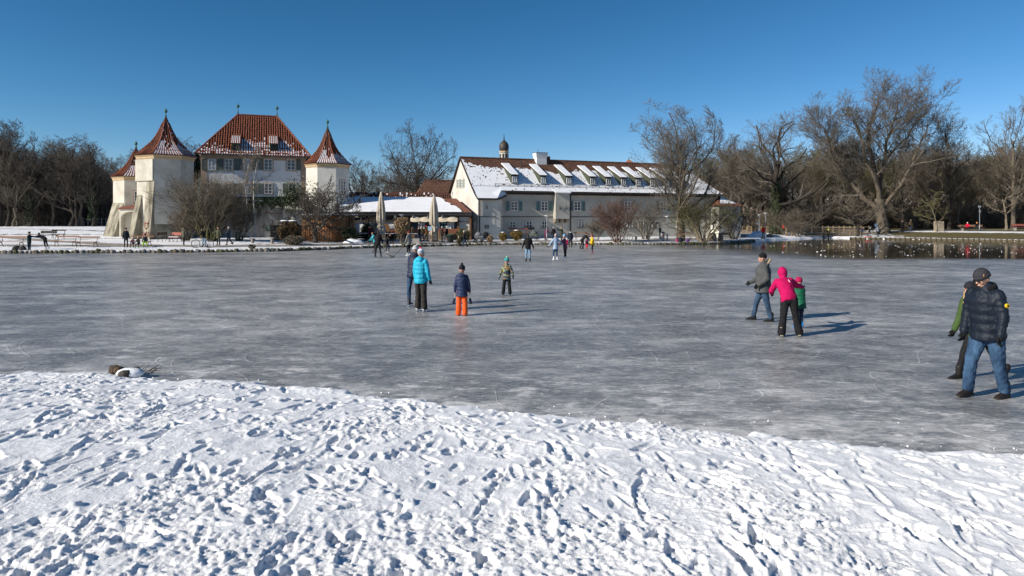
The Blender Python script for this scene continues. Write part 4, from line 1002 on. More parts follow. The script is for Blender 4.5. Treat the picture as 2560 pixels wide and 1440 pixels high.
# ---------------- chapel turret with onion dome, and what shows behind the roofs
def chapel():
    Y = 112; X = XW(1260, Y); zz = lambda py: CAMH + (HY - py) / F * Y
    r = empty('chapel_turret', (X, Y, 0), 0, 'slim white chapel turret with a dark onion dome rising behind the long roof', 'turret')
    def rings(prof, k=8, ph=.2): return [[(math.cos(ph + t * 2 * math.pi / k) * q, math.sin(ph + t * 2 * math.pi / k) * q, z) for t in range(k)] for q, z in prof]
    m = F / Y
    b = MB(); b.loft(rings([(11 / m, 4), (11 / m, zz(382))])); b.build('drum', M_PLASTER2, r)
    b = MB(); b.loft(rings([(12.5 / m, zz(382)), (12.8 / m, zz(379.5)), (12 / m, zz(378))])); b.build('cornice', M_CORNICE, r)
    for i in range(8):
        a = .2 + (i + .5) * math.pi / 4; q = MB(); q.box((math.cos(a) * 10.4 / m, math.sin(a) * 10.4 / m, zz(391)), (.12, .22, .75), a); q.build('sound_opening', mat('dark_opening', (.02, .018, .015), .9) if 'dark_opening' not in bpy.data.materials else bpy.data.materials['dark_opening'], r)
    prof = [(9.5, 378), (11.5, 375), (12.3, 370), (12.2, 364), (10.5, 359), (7, 355), (3.5, 352), (1.8, 349), (1.1, 345)]
    b = MB(); b.loft(rings([(p / m, zz(y)) for p, y in prof], 12)); b.build('onion_dome', mat('dark_shingle', (.06, .05, .045), .5, .35, 3), r, True)
    b = MB(); b.tube([(0, 0, zz(346)), (0, 0, zz(340))], [.06, .04], 6); b.ell((0, 0, zz(343)), (.12, .12, .12), 8, 6); b.box((0, 0, zz(338)), (.05, .05, .6)); b.box((0, 0, zz(338.5)), (.32, .051, .05)); b.build('cross', M_COPPER, r)
    Y = 118; zz = lambda py: CAMH + (HY - py) / F * Y
    r = empty('gate_tower', (XW(1572, Y), Y, 0), 0, 'tip of a pyramid roof in orange tiles showing behind the long roof', 'tower')
    h = 22 / F * Y; b = MB(); b.add([(-h, -h, zz(418)), (h, -h, zz(418)), (h, h, zz(418)), (-h, h, zz(418)), (0, 0, zz(398))], [(0, 1, 4), (1, 2, 4), (2, 3, 4), (3, 0, 4)]); b.build('roof', mat('orange_tiles', (.34, .12, .06), .85, .3, 4), r)
    b = MB(); b.box2((-h * .9, -h * .9, .4), (h * .9, h * .9, zz(418))); b.build('wall', M_PLASTER2, r)
    b = MB(); b.tube([(0, 0, zz(399)), (0, 0, zz(392))], [.1, .02], 5); b.build('finial', M_COPPER, r)
    # brown roof behind the cafe
    B = Bld('rear_building', 1040, 98, 12, .8, 'barn behind the cafe with a plain brown tile roof'); r = B.root
    L = B.s(1165); ze, zt = B.z(497, 3), B.z(449, 3, 4); w = MB(); w.box2((0, 0, -.5), (L, 8, ze)); w.build('wall', M_PLASTER2, r)
    b = MB(); b.add([(-.2, -.3, ze), (L, -.3, ze), (L, 4, zt), (1.6, 4, zt), (L, 8.3, ze), (-.2, 8.3, ze)], [(0, 1, 2, 3), (3, 2, 4, 5), (0, 3, 5)]); b.build('roof', M_BROWNTILE, r)
    # long garden wall with tiled coping
    B = Bld('courtyard_wall', 866, 86, 3, .8, 'long courtyard wall with a snow-dusted tiled coping behind the cafe roof', 'wall'); r = B.root
    L = B.s(1150); zt = B.z(480.5, 5); w = MB(); w.box2((0, 0, -.5), (L, .6, zt - .6)); w.build('wall', M_PLASTER2, r)
    x, y, z = roof_face((0, -.5, zt - .75), (L, -.5, zt - .75), (0, .3, zt), (L, .3, zt), .27, .4, .07, lambda u, f, um, v: .16, 5)
    o = y.build('coping', M_TILEBED, r); tag(x.build('coping_tiles', M_BROWNTILE, o), kind='stuff'); tag(z.build('coping_snow', M_RSNOW, o), kind='stuff')
chapel()

# ---------------- cafe
def cafe():
    B = Bld('cafe', 868, 74.8, 3, .62, 'low cafe building with a snow-covered roof, post and beam front and beige awnings', 'cafe'); r = B.root
    L = B.s(1178); ze = B.z(531, 5); yr = 6.2; zr = B.z(496, 6, yr)
    back = 2.6
    w = MB(); w.box2((0, back, -.4), (L - .1, back + 3.5, ze - .1)); w.build('wall', M_PLASTER2, r)
    lw = B.s(1178) - B.s(1146)
    # roof
    xl = B.s(846, -.4); xrr = B.s(1180, -.4); xt = B.s(1141, yr)
    b = MB(); b.add([(xl, -.5, ze), (xrr, -.5, ze), (xt, yr, zr), (B.s(858, yr), yr, zr), (xl, -.5, ze - .16), (xrr, -.5, ze - .16), (xrr, yr + 5, ze), (B.s(858, yr), yr + 5, ze)], [(0, 1, 2, 3), (4, 5, 1, 0), (1, 6, 2), (2, 6, 7, 3)])
    roof = b.build('roof', M_REDTILE, r)
    nx, ny = 260, 60; T, V = np.meshgrid(np.linspace(0, 1, nx), np.linspace(0, 1, ny))
    x0 = xl + (B.s(858, yr) - xl) * V; x1 = xrr + (xt - xrr) * V; X = x0 + (x1 - x0) * T; Y = -.55 + (yr + .55) * V
    Z = ze + (zr - ze) * V + .15 + .05 * fbm(X * .4, Y * .4, 2, 3) - .10 * (V < .02)
    lim = 1 - (.07 + .09 * V) + .05 * (fbm(X * 2, Y * 2, 4, 6) - .5)
    me = grid_mesh('roof_snow', X, Y, Z, M_RSNOW, keep=(T < lim)[:-1, :-1]); tag(link('roof_snow', me, roof), kind='stuff')
    f = MB(); f.box2((xl, -.56, ze - .3), (xrr, -.503, ze - .02)); f.build('fascia', mat('grey_fascia', (.16, .15, .14), .7), r)
    g = MB(); g.tube([(xl, -.66, ze - .05), (xrr, -.66, ze - .05)], .07, 6); g.build('gutter', M_GUTTER, r)
    p = MB(); x = B.s(898, 3); p.box((x, 3.2, B.z(505, x, 3)), (.2, .2, .9)); p.build('vent_pipe', M_GUTTER, r)
    h = MB(); h.box2((0, -.25, B.z(542, 4)), (L, -.1, B.z(538, 4))); h.build('top_beam', M_DARKWOOD, r)
    h = MB(); h.box2((0, -.22, B.z(555, 4)), (L, -.12, B.z(552.5, 4))); h.build('middle_beam', M_DARKWOOD, r)
    for px in (885, 918.5, 989, 1024, 1145.5, 1176):
        x = B.s(px); q = MB(); q.box2((x - .1, -.27, -.3), (x + .1, -.07, ze - .303)); q.build('post', M_DARKWOOD if px < 1100 else M_BROWNWOOD, r)
    for px in (990, 1034, 1071, 1107):
        x = B.s(px); q = MB(); q.tube([(x, -.4, B.z(546, x)), (x, -.4, B.z(542, x)), (x, -.4, B.z(539, x))], [.06, .13, .15], 8); q.build('wall_lamp', mat('lamp_steel', (.2, .2, .2), .5) if 'lamp_steel' not in bpy.data.materials else bpy.data.materials['lamp_steel'], r)
    # infill: white boards, glass strip on the left
    q = MB(); q.box2((B.s(885), -.02, B.z(579, 2)), (B.s(989) - .1, .05, B.z(555.5, 2))); q.build('white_panel', M_WHITEWALL, r)
    q = MB(); q.box2((B.s(1147), -.02, B.z(578, 2)), (B.s(1175), .05, B.z(542.5, 2))); q.build('white_panel', M_PLASTER2, r)
    q = MB(); q.box2((B.s(989), .1, B.z(553, 2)), (B.s(1145), .16, ze - .3)); q.build('upper_panel', mat('grey_panel', (.6, .59, .56), .8), r)
    for a, b_ in ((886, 903), (903, 917), (920, 935), (937, 955), (957, 988)):
        xa, xb = B.s(a), B.s(b_); window(r, (xa + xb) / 2, -.1, (B.z(543, xa) + B.z(552, xa)) / 2, xb - xa - .05, B.z(543, xa) - B.z(552, xa), 1, 1, frame=M_DARKWOOD)
    # awnings
    M_AW = mat('beige_canvas', (.58, .5, .38), .9, .1, 2)
    for a, b_ in ((1027, 1076), (1094, 1144)):
        xa, xb = B.s(a), B.s(b_); n = 24
        X, T = np.meshgrid(np.linspace(xa, xb, n), np.linspace(0, 1, 6)); fold = np.abs(np.sin((X - xa) / (xb - xa) * math.pi * 2))
        Z = B.z(544.5, xa) + .18 * fold * (1 - T) - (.38 + .08 * fold) * T; Y = -.28 - .32 * T - .05 * fold
        link('awning', grid_mesh('awning', X, Y, Z, M_AW), r)
    # ground floor windows with blue shutters, door
    zm = (B.z(556, 10, .2) + B.z(573, 10, .2)) / 2; hh = B.z(556, 10, .2) - B.z(573, 10, .2)
    M_BL = mat('blue_shutter', (.045, .11, .15), .8, .2, 5)
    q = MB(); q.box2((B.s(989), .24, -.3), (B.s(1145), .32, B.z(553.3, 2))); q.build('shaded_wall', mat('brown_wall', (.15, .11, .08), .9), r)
    for a, b_ in ((1046, 1062), (1086, 1099), (1119, 1135)):
        xa, xb = B.s(a, .2), B.s(b_, .2); window(r, (xa + xb) / 2, .22, zm, xb - xa, hh, 2, 2, glass=M_CURTAIN, shutters='lr', shm=M_BL, shw=.45)
    xa, xb = B.s(1010, .1), B.s(1023, .1); d = MB(); d.box2((xa, .14, -.2), (xb, .22, B.z(556, xa, .1))); d.build('door', mat('black_door', (.012, .012, .014), .4), r)
    xa, xb = B.s(931, .1), B.s(943, .1); d = MB(); d.box2((xa, -.09, B.z(580, xa)), (xb, -.03, B.z(557, xa))); dd = d.build('door', mat('grey_door', (.05, .06, .065), .3), r); q = MB(); q.box2((xa + .1, -.12, B.z(572, xa)), (xb - .1, -.095, B.z(559, xa))); q.build('pane', M_GLASS, dd)
    # wooden sign over the door: two rows of worn pale letters, not legible in the photo
    xa, xb = B.s(995, -.3), B.s(1020, -.3); z = B.z(547.5, xa); s = MB(); s.box((( xa + xb) / 2, -.33, z), (xb - xa, .06, .36)); sg = s.build('sign_board', M_BROWNWOOD, r)
    # hand-carved rows stay unreadable at this distance: shallow raised marks
    mk = MB(); rs = random.Random(2)
    for row in (-.07, .08):
        x = xa + .12
        while x < xb - .15: wd = rs.uniform(.03, .07); mk.box((x, -.365, z + row), (wd, .012, .075)); x += wd + .035
    mk.build('worn_lettering', mat('worn_gold', (.3, .24, .13), .8), sg)
    # planter fence in front
    for a, b_ in ((955, 1008), (1084, 1150), (1030, 1075)):
        xa, xb = B.s(a, -1.6), B.s(b_, -1.6)
        for k in range(3):
            q = MB(); z = B.z(585, xa, -1.6) + .18 * k + .12; q.box(((xa + xb) / 2, -1.6, z), (xb - xa, .05, .165)); q.build('planter_board', mat('red_brown_board_%d' % k, (.20 + .02 * k, .085, .045), .8, .25, 3, stretch=(1, 1, 8)) if 'red_brown_board_%d' % k not in bpy.data.materials else bpy.data.materials['red_brown_board_%d' % k], r)
cafe()

# ---------------- round wooden shed and dark fence panels
def shed():
    Y = 68.5; zb = gz1(XW(820, Y), Y); X = XW(818, Y)
    r = empty('wooden_shed', (X, Y, zb), 0, 'rounded shed of orange brown upright boards under a flat snowy roof', 'shed')
    zt = CAMH + (HY - 541) / F * Y - zb; M_P = [mat('orange_board_%d' % i, c, .75, .25, 2.5, stretch=(5, 5, .5)) for i, c in enumerate([(.42, .19, .075), (.36, .155, .06), (.48, .24, .10), (.3, .13, .055)])]
    # plan: flat run then a curve at the right
    x0 = XW(756, Y) - X; x1 = XW(862, Y) - X; n = 36; pl = MB(); pl.box((0, 0, zt / 2), (.118, .03, zt + .1)); mesh = [pl.mesh('plank', m) for m in M_P]
    rs = random.Random(5)
    for i in range(n):
        t = i / (n - 1); x = x0 + (x1 - x0) * t; bend = max(0, t - .68) / .32; y = -.2 * math.sin(t * math.pi) + 1.1 * bend ** 2
        sl = math.atan2((-.2 * math.pi * math.cos(t * math.pi) + (2.2 * bend / .32 if bend > 0 else 0)), (x1 - x0))
        o = link('plank', mesh[rs.randrange(4)], r, (x, y + (.018 if i % 2 else -.018), -.05), sl)
    b = MB(); pts = []
    for i in range(n):
        t = i / (n - 1); x = x0 + (x1 - x0) * t; bend = max(0, t - .68) / .32; y = -.2 * math.sin(t * math.pi) + 1.1 * bend ** 2; pts.append((x, y + .06, 0))
    b.prism(pts + [(x1, 3.6, 0), (x0, 3.6, 0)], (0, 0, zt)); b.build('core', M_DARKWOOD, r)
    c = MB(); P = [(p[0] * 1.03, p[1] - .5, zt + .003) for p in pts] + [(x1 + .5, 3.7, zt + .003), (x0 - .2, 3.7, zt + .003)]; c.prism(P, (0, 0, .13)); rf = c.build('roof', M_DARKWOOD, r)
    c = MB(); c.prism([(p[0] * .98, p[1] + .06, zt + .14) for p in P], (0, 0, .11)); c.build('roof_snow', M_RSNOW, rf)
    q = MB(); xx = XW(867, Y) - X; q.box((xx + .1, 1.4, zt / 2), (.5, .08, zt)); q.build('side_panel', M_BROWNWOOD, r)
    # grey fence panels left of the shed
    Y = 69.5; f = empty('board_fence', (XW(703, Y), Y, gz1(XW(703, Y), Y)), 0, 'dark weathered board fence between the retaining wall and the wooden shed', 'fence'); x0 = XW(676, Y) - f.location.x; x1 = XW(757, Y) - f.location.x
    zt = CAMH + (HY - 563) / F * Y - f.location.z
    M_F = [mat('grey_board_%d' % i, c, .85, .3, 3, stretch=(5, 5, .5)) for i, c in enumerate([(.06, .055, .06), (.045, .04, .045), (.09, .06, .045)])]
    pm = []
    for m in M_F: pl = MB(); pl.box((0, 0, zt / 2), (.112, .03, zt + .05)); pm.append(pl.mesh('plank', m))
    n = int((x1 - x0) / .125)
    for i in range(n): link('plank', pm[2 if i > n * .62 else rs.randrange(2)], f, (x0 + .125 * i + .06, .01 * (i % 2), 0))
    for z in (.35, zt - .3): q = MB(); q.box(((x0 + x1) / 2, .05, z), (x1 - x0, .05, .1)); q.build('rail', M_DARKWOOD, f)
shed()
# ================================================================== TREES
M_BARK = mat('grey_bark', (.115, .094, .07), .95, .35, 5, .02, 16, stretch=(1, 1, .3))
M_BARKD = mat('dark_bark', (.038, .031, .025), .95, .35, 5, .02, 16, stretch=(1, 1, .3))
M_BARKL = mat('pale_bark', (.2, .165, .115), .95, .3, 5, .02, 16, stretch=(1, 1, .3))
M_TWIG = mat('grey_brown_twigs', (.145, .124, .098), .9, .3, .8)
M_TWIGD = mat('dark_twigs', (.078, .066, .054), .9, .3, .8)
M_TWIGB = mat('brown_twigs', (.145, .12, .09), .9, .35, .8)
M_TWIGR = mat('reddish_twigs', (.13, .078, .062), .9, .3, .8)
M_TWIGO = mat('olive_twigs', (.12, .11, .05), .9, .3, .8)
M_BIRCH = mat('birch_bark', (.5, .47, .42), .8, .3, 6, col2=(.66, .63, .58))
M_IVY = mat('ivy_leaves', (.03, .05, .018), .5, .5, 1.2, spec=.4, col2=(.075, .1, .035))
M_EVER = mat('evergreen_leaves', (.02, .038, .016), .7, .4, 1.5)
M_DRY = mat('dry_beech_leaves', (.2, .125, .06), .8, .4, 3, col2=(.42, .3, .17))
M_BOX = mat('brown_gold_foliage', (.12, .085, .025), .8, .4, 3, col2=(.3, .19, .05))

def tubes(P, Rd, k):
    """P (N,S,3), Rd (N,S) -> vertices, quads of N tubes"""
    N, S, _ = P.shape; T = np.gradient(P, axis=1); T /= np.linalg.norm(T, axis=2, keepdims=True) + 1e-9
    ref = np.where(np.abs(T[:, :1, 2:]) > .9, np.array([1., 0, 0]), np.array([0, 0, 1.])) * np.ones((N, S, 1))
    A = np.cross(T, ref); A /= np.linalg.norm(A, axis=2, keepdims=True) + 1e-9; B = np.cross(T, A)
    t = np.arange(k) * 2 * math.pi / k
    V = P[:, :, None] + Rd[:, :, None, None] * (np.cos(t)[:, None] * A[:, :, None] + np.sin(t)[:, None] * B[:, :, None])
    idx = np.arange(N * S * k).reshape(N, S, k); a = idx[:, :-1]; b = idx[:, 1:]
    q = np.stack([a, np.roll(a, -1, 2), np.roll(b, -1, 2), b], -1).reshape(-1, 4)
    return V.reshape(-1, 3), q
def np_mesh(name, parts, m, smooth=True):
    vs, qs, n = [], [], 0
    for v, q in parts: vs.append(v); qs.append(q + n); n += len(v)
    v = np.vstack(vs); q = np.vstack(qs).astype(np.int32); me = bpy.data.meshes.new(name); w = q.shape[1]
    me.vertices.add(len(v)); me.vertices.foreach_set('co', v.ravel().astype(np.float32))
    me.loops.add(q.size); me.loops.foreach_set('vertex_index', q.ravel())
    me.polygons.add(len(q)); me.polygons.foreach_set('loop_start', np.arange(0, q.size, w, dtype=np.int32)); me.polygons.foreach_set('loop_total', np.full(len(q), w, np.int32))
    me.polygons.foreach_set('use_smooth', np.full(len(q), smooth)); me.update(calc_edges=True); me.materials.append(m); return me

def tree_branches(seed, trunk_pts, trunk_r, levels, up=.25, wig=.16, taper=.35, stems=1):
    """levels: list of (children per branch, length ratio, angle deg, radius ratio, segments, first fraction)
       returns list of (P, R) per level, level 0 the trunk"""
    rs = np.random.RandomState(seed)
    P = np.array(trunk_pts, float)
    if P.ndim == 2: P = P[None]
    S = P.shape[1]; Rd = np.array([np.linspace(1, taper, S) * trunk_r] * len(P)); Rd[:, 0] *= 1.35
    out = [(P, Rd)]; L0 = np.linalg.norm(np.diff(P, axis=1), axis=2).sum(1)
    for li, (m, lr, ang, rr, sg, f0) in enumerate(levels):
        N, S, _ = P.shape; L = np.linalg.norm(np.diff(P, axis=1), axis=2).sum(1)
        fr = f0 + (1 - f0) * (np.arange(m)[None] + rs.rand(N, m)) / m; fr = np.clip(fr, 0, .999)
        x = fr * (S - 1); i = x.astype(int); w = (x - i)[..., None]
        n = np.arange(N)[:, None]; st = P[n, i] * (1 - w) + P[n, i + 1] * w; rad = Rd[n, i] * (1 - w[..., 0]) + Rd[n, i + 1] * w[..., 0]
        d = P[n, i + 1] - P[n, i]; d /= np.linalg.norm(d, axis=2, keepdims=True) + 1e-9
        az = (np.arange(m)[None] * 2.4 + rs.rand(N, 1) * 6.28 + rs.randn(N, m) * .5)
        ref = np.where(np.abs(d[..., 2:]) > .9, np.array([1., 0, 0]), np.array([0, 0, 1.])); a = np.cross(d, ref); a /= np.linalg.norm(a, axis=2, keepdims=True) + 1e-9; b = np.cross(d, a)
        th = np.radians(ang) * (1 + .33 * rs.randn(N, m)) * (1.12 - .3 * fr)
        dr = np.cos(th)[..., None] * d + np.sin(th)[..., None] * (np.cos(az)[..., None] * a + np.sin(az)[..., None] * b)
        ln = L[:, None] * lr * ((.68 + .45 * np.sin(math.pi * (.15 + .7 * (fr - f0) / (1 - f0 + 1e-6)))) if li == 0 else (1.12 - .55 * (fr - f0) / (1 - f0 + 1e-6))) * (.75 + .5 * rs.rand(N, m))
        r0 = np.minimum(rad * .9, rad * rr * (.8 + .35 * rs.rand(N, m)))
        st = st.reshape(-1, 3); dr = dr.reshape(-1, 3); ln = ln.ravel(); r0 = r0.ravel()
        Q = np.zeros((len(st), sg + 1, 3)); Q[:, 0] = st; cur = dr; g = rs.randn(len(st), 3) * wig
        for s_ in range(sg):
            cur = cur + rs.randn(len(st), 3) * wig + g * .5 + np.array([0, 0, up]) * (1, 1, .55, .3, .2, .2)[li] / sg * 2
            cur /= np.linalg.norm(cur, axis=1, keepdims=True); Q[:, s_ + 1] = Q[:, s_] + cur * (ln / sg)[:, None]
        Rq = r0[:, None] * np.linspace(1, taper if li < len(levels) - 1 else .45, sg + 1)[None]
        out.append((Q, Rq)); P, Rd = Q, Rq
    return out
def fit(br, width, height, keep_base=True, minr=.011, low=.22, off=0.0):
    allp = np.concatenate([p.reshape(-1, 3) for p, _ in br]); lo = np.percentile(allp, 5, axis=0); hi = np.r_[np.percentile(allp, 95, axis=0)[:2], np.percentile(allp[:, 2], 99.6)]
    sx = .9 * width / ((hi[0] - lo[0] + hi[1] - lo[1]) / 2); sz = height / hi[2]
    cx = 0
    res = []; zl = height * low; zc = (height + zl) / 2; ra = np.array([width / 2, width / 2, (height - zl) / 2])
    for i, (p, r) in enumerate(br):
        q = p * np.array([sx, sx, sz])
        if i > 0 and low >= 0:                     # the crown keeps within an egg-shaped envelope, softly
            d = q - np.array([off, 0, zc]); g = np.linalg.norm(d / ra, axis=2, keepdims=True) + 1e-6; g2 = np.where(g < .82, g, .82 + .48 * np.tanh((g - .82) / .55)); q = np.array([off, 0, zc]) + d * g2 / g
        res.append((q, np.maximum(r * (sx + sz) / 2, minr * (1.0 if i < 4 else .9))))
    return res
def tree_meshes(name, br, mt, mc, trunk_levels=2, sides=(10, 7, 5, 4, 3, 3, 3)):
    a = [tubes(p, r, sides[i]) for i, (p, r) in enumerate(br) if i < trunk_levels]; b = [tubes(p, r, sides[i]) for i, (p, r) in enumerate(br) if i >= trunk_levels]
    return np_mesh('trunk', a, mt), np_mesh('crown', b, mc)
def put_tree(ms, x, y, z, rz=0, sc=(1, 1, 1), name='bare_tree', label=None, cat='tree', group=None, parts=('trunk', 'crown')):
    r = empty(name, (x, y, z), rz, label, cat, group); r.scale = sc
    for nm, m in zip(parts, ms): link(nm, m, r)
    return r
def leaf_cloud(n, fn, size, seed, m, name='leaves', aspect=.6):
    rs = np.random.RandomState(seed); C = fn(rs, n); k = len(C)
    a = rs.randn(k, 3); a /= np.linalg.norm(a, axis=1, keepdims=True); b = np.cross(a, rs.randn(k, 3)); b /= np.linalg.norm(b, axis=1, keepdims=True)
    s = size * (.6 + .8 * rs.rand(k, 1)); V = np.stack([C - a * s, C + b * s * aspect, C + a * s, C - b * s * aspect], 1).reshape(-1, 3)
    return np_mesh(name, [(V, np.arange(k * 4).reshape(-1, 4))], m, False)

def line(*pts, n=8, wob=.0, seed=0):
    P = np.array(pts, float); d = np.r_[0, np.cumsum(np.linalg.norm(np.diff(P, axis=0), axis=1))]; t = np.linspace(0, d[-1], n)
    Q = np.stack([np.interp(t, d, P[:, k]) for k in range(3)], 1); rs = np.random.RandomState(seed); Q[1:-1] += rs.randn(n - 2, 3) * wob; return Q

# ---- shared variants for the woods
WOODS = []
for i, (mt, mc) in enumerate([(M_BARKD, M_TWIGD), (M_BARK, M_TWIG), (M_BARKD, M_TWIGB), (M_BARK, M_TWIGO), (M_BARKD, M_TWIGD), (M_BARK, M_TWIGB)]):
    br = tree_branches(100 + i, line((0, 0, -.5), (.2 * (i - 2), .1, 5), (.3 * (i - 3), -.2, 9 + (i % 3)), (.2, 0, 13), n=9, wob=.12, seed=i), .3, [
        (13, .46, 40 - 3 * (i % 3), .45, 6, .34), (7, .48, 44, .45, 4, .15), (6, .5, 46, .45, 3, .12), (5, .55, 42, .6, 2, .1)], up=.42, wig=.15)
    WOODS.append(tree_meshes('wood', fit(br, 7.0 + .8 * (i % 3), 15.0, minr=.0125, low=.3), mt, mc))
# thickets
def shrub(seed, n, width, height, m, lean=.75, lv=((5, .5, 28, .6, 3, .25), (5, .45, 32, .6, 2, .2), (4, .5, 34, .7, 2, .1)), r=.05, minr=.012, up=.3, mt=None):
    rs = np.random.RandomState(seed); st = []
    for i in range(n):
        a = rs.rand() * 6.28; q = rs.rand() ** .6 * lean; h = 3 * (1 - .25 * q)
        st.append(line((.15 * math.cos(a), .15 * math.sin(a), -.15), (q * math.cos(a) * 1.1, q * math.sin(a) * 1.1, h * .5), (q * math.cos(a) * 1.9, q * math.sin(a) * 1.9, h), n=6, wob=.05, seed=seed * 31 + i))
    br = fit(tree_branches(seed, np.array(st), r, list(lv), up=up, wig=.13), width, height, minr=minr, low=-1)
    return tree_meshes('shrub', br, mt or m, m, 1, (5, 3, 3, 3))
BRUSH = [shrub(200 + i, 14, 5.0, 3.6, m, minr=.015) for i, m in enumerate([M_TWIGB, M_TWIG, M_TWIGD])]
LOWPOLY = None

def woods():
    rs = random.Random(17)
    def scatter(n, pxa, pxb, Ya, Yb, hfun, kinds, lab, grp, wsc=1.0):
        for i in range(n):
            px = pxa + (pxb - pxa) * (i + rs.random()) / n; Y = Ya + (Yb - Ya) * rs.random(); x = XW(px, Y); z = gz1(x, Y)
            top = hfun(px) + rs.uniform(-14, 26); H = CAMH + (HY - top) / F * Y - z; k = rs.choice(kinds); s = H / 15.0
            adj = ('dark', 'grey', 'brown', 'olive', 'dusky', 'russet')[k]
            near_ = [n_ for a_, n_ in ((30, 'at the left picture edge'), (110, 'beyond the far left benches'), (190, 'in the middle of the left slope'), (320, 'just left of the castle towers'), (400, 'behind the smallest tower'), (560, 'between tall tower and castle house'), (940, 'right of the red-spired right tower'), (1040, 'behind the left parasol'), (1250, 'behind the right part of the cafe'),
                                       (1850, 'behind the white annex'), (1910, 'behind the path bend'), (1990, 'around the ivy-clad tree'), (2070, 'behind the left half of the footbridge'), (2150, 'behind the right half of the footbridge'), (2240, 'around the tallest tree'), (2330, 'behind the small dark tree'), (2420, 'behind the stone block'), (2500, 'behind the far right bench'), (9999, 'at the right picture edge')) if px < a_][0]
            put_tree(WOODS[k], x, Y, z - .1, rs.random() * 6.28, (s * wsc * rs.uniform(.85, 1.15), s * wsc, s), 'bare_tree', adj + ' ' + lab.replace('bare tree', 'tree') + ', ' + near_, 'tree', grp)
    left = lambda px: float(np.interp(px, [-200, 0, 30, 90, 150, 235, 262, 300, 340], [290, 300, 345, 370, 335, 352, 400, 420, 400]))
    scatter(22, -190, 262, 100, 112, left, (0, 0, 4, 1), 'bare tree in the front of the left wood', 'bare trees of the wood on the left')
    scatter(36, -230, 300, 114, 150, lambda p: left(p) + 22, (0, 4, 2), 'bare tree deep in the left wood', 'bare trees deeper in the wood on the left')
    scatter(9, 290, 545, 118, 140, lambda p: float(np.interp(p, [290, 340, 400, 470, 500, 540], [400, 372, 400, 345, 332, 350])), (1, 4), 'bare tree of the far row', 'bare trees behind the castle towers')
    scatter(12, 865, 1150, 125, 150, lambda p: float(np.interp(p, [865, 900, 950, 1010, 1090, 1150], [400, 392, 420, 430, 415, 430])), (1, 4, 0), 'bare tree of the distant row', 'bare trees behind the cafe')
    right = lambda px: float(np.interp(px, [1700, 1790, 1850, 1900, 2000, 2100, 2200, 2320, 2380, 2450, 2560, 2800], [440, 360, 340, 390, 370, 350, 385, 330, 380, 370, 340, 340]))
    scatter(44, 1765, 2800, 112, 128, right, (1, 2, 3, 5, 0), 'bare tree in the front of the right wood', 'bare trees of the wood on the right')
    scatter(64, 1720, 2850, 130, 175, lambda p: right(p) + 10, (2, 1, 5, 0), 'bare tree deep in the right wood', 'bare trees deep in the wood on the right')
    # thickets between the trunks
    for i in range(50):
        px = 1830 + 920 * (i + rs.random()) / 50; Y = rs.uniform(110, 134); x = XW(px, Y)
        if 1830 < px < 1900 and Y < 126: continue
        s = rs.uniform(.6, 1.15); put_tree(BRUSH[rs.choice((0, 0, 1))], x, Y, gz1(x, Y), rs.random() * 6, (s, s, s), 'bare_thicket', 'brown thicket ' + ('just behind the path bend' if px < 1950 else 'behind the footbridge' if px < 2150 else 'behind the tallest tree' if px < 2280 else 'behind the stone block' if px < 2400 else 'behind the far right bench') + (' close to the bank' if Y < 120 else ' deeper in the wood'), 'thicket', 'thickets in the wood on the right', ('stems', 'twigs'))
    for i in range(44):
        px = -200 + 520 * (i + rs.random()) / 44; Y = rs.uniform(106, 124); x = XW(px, Y); s = rs.uniform(.5, 1.0)
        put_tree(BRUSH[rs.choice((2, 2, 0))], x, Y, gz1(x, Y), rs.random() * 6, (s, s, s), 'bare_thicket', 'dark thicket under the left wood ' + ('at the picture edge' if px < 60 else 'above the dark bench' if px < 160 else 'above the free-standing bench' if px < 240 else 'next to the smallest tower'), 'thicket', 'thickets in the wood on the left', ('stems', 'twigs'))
    # the mass of the wood beyond, seen only as brown haze of twigs
    def mass(name, boxes, col, n, seed, lab):
        q = np.random.RandomState(seed); Ps = []; Rr = []
        for (pa, pb, ya, yb, hf) in boxes:
            k = n // len(boxes); Y = ya + (yb - ya) * q.rand(k); px = pa + (pb - pa) * q.rand(k); X = (px - CX) / F * Y; Z = gz(X, Y); hmax = CAMH + (HY - np.array([hf(p) for p in px])) / F * Y - Z
            h0 = q.rand(k) ** 1.25 * hmax; a = q.randn(k, 3) * np.array([.6, .6, .5]) + np.array([0, 0, .9]); a /= np.linalg.norm(a, axis=1, keepdims=True); L = .7 + 1.8 * q.rand(k)
            S = np.stack([X, Y, Z + h0], 1); P = np.stack([S, S + a * L[:, None] * .5 + q.randn(k, 3) * .08, S + a * L[:, None] + q.randn(k, 3) * .2], 1)
            Ps.append(P); Rr.append(np.stack([.035 + .03 * q.rand(k), .03 + 0 * L, .016 + 0 * L], 1))
        v = tubes(np.concatenate(Ps), np.concatenate(Rr), 3); tag(link(name, np_mesh(name, [v], col)), lab, 'undergrowth', kind='stuff')
    mass('undergrowth', [(1830, 2900, 136, 185, lambda p: 492 + 12 * math.sin(p * .03)), (1900, 2900, 116, 140, lambda p: 515)], M_TWIGB, 30000, 5, 'tangled brown undergrowth filling the wood behind the right bank')
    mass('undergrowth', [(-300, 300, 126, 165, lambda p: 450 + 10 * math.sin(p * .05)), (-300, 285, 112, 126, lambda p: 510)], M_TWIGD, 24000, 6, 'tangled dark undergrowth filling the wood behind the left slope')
woods()

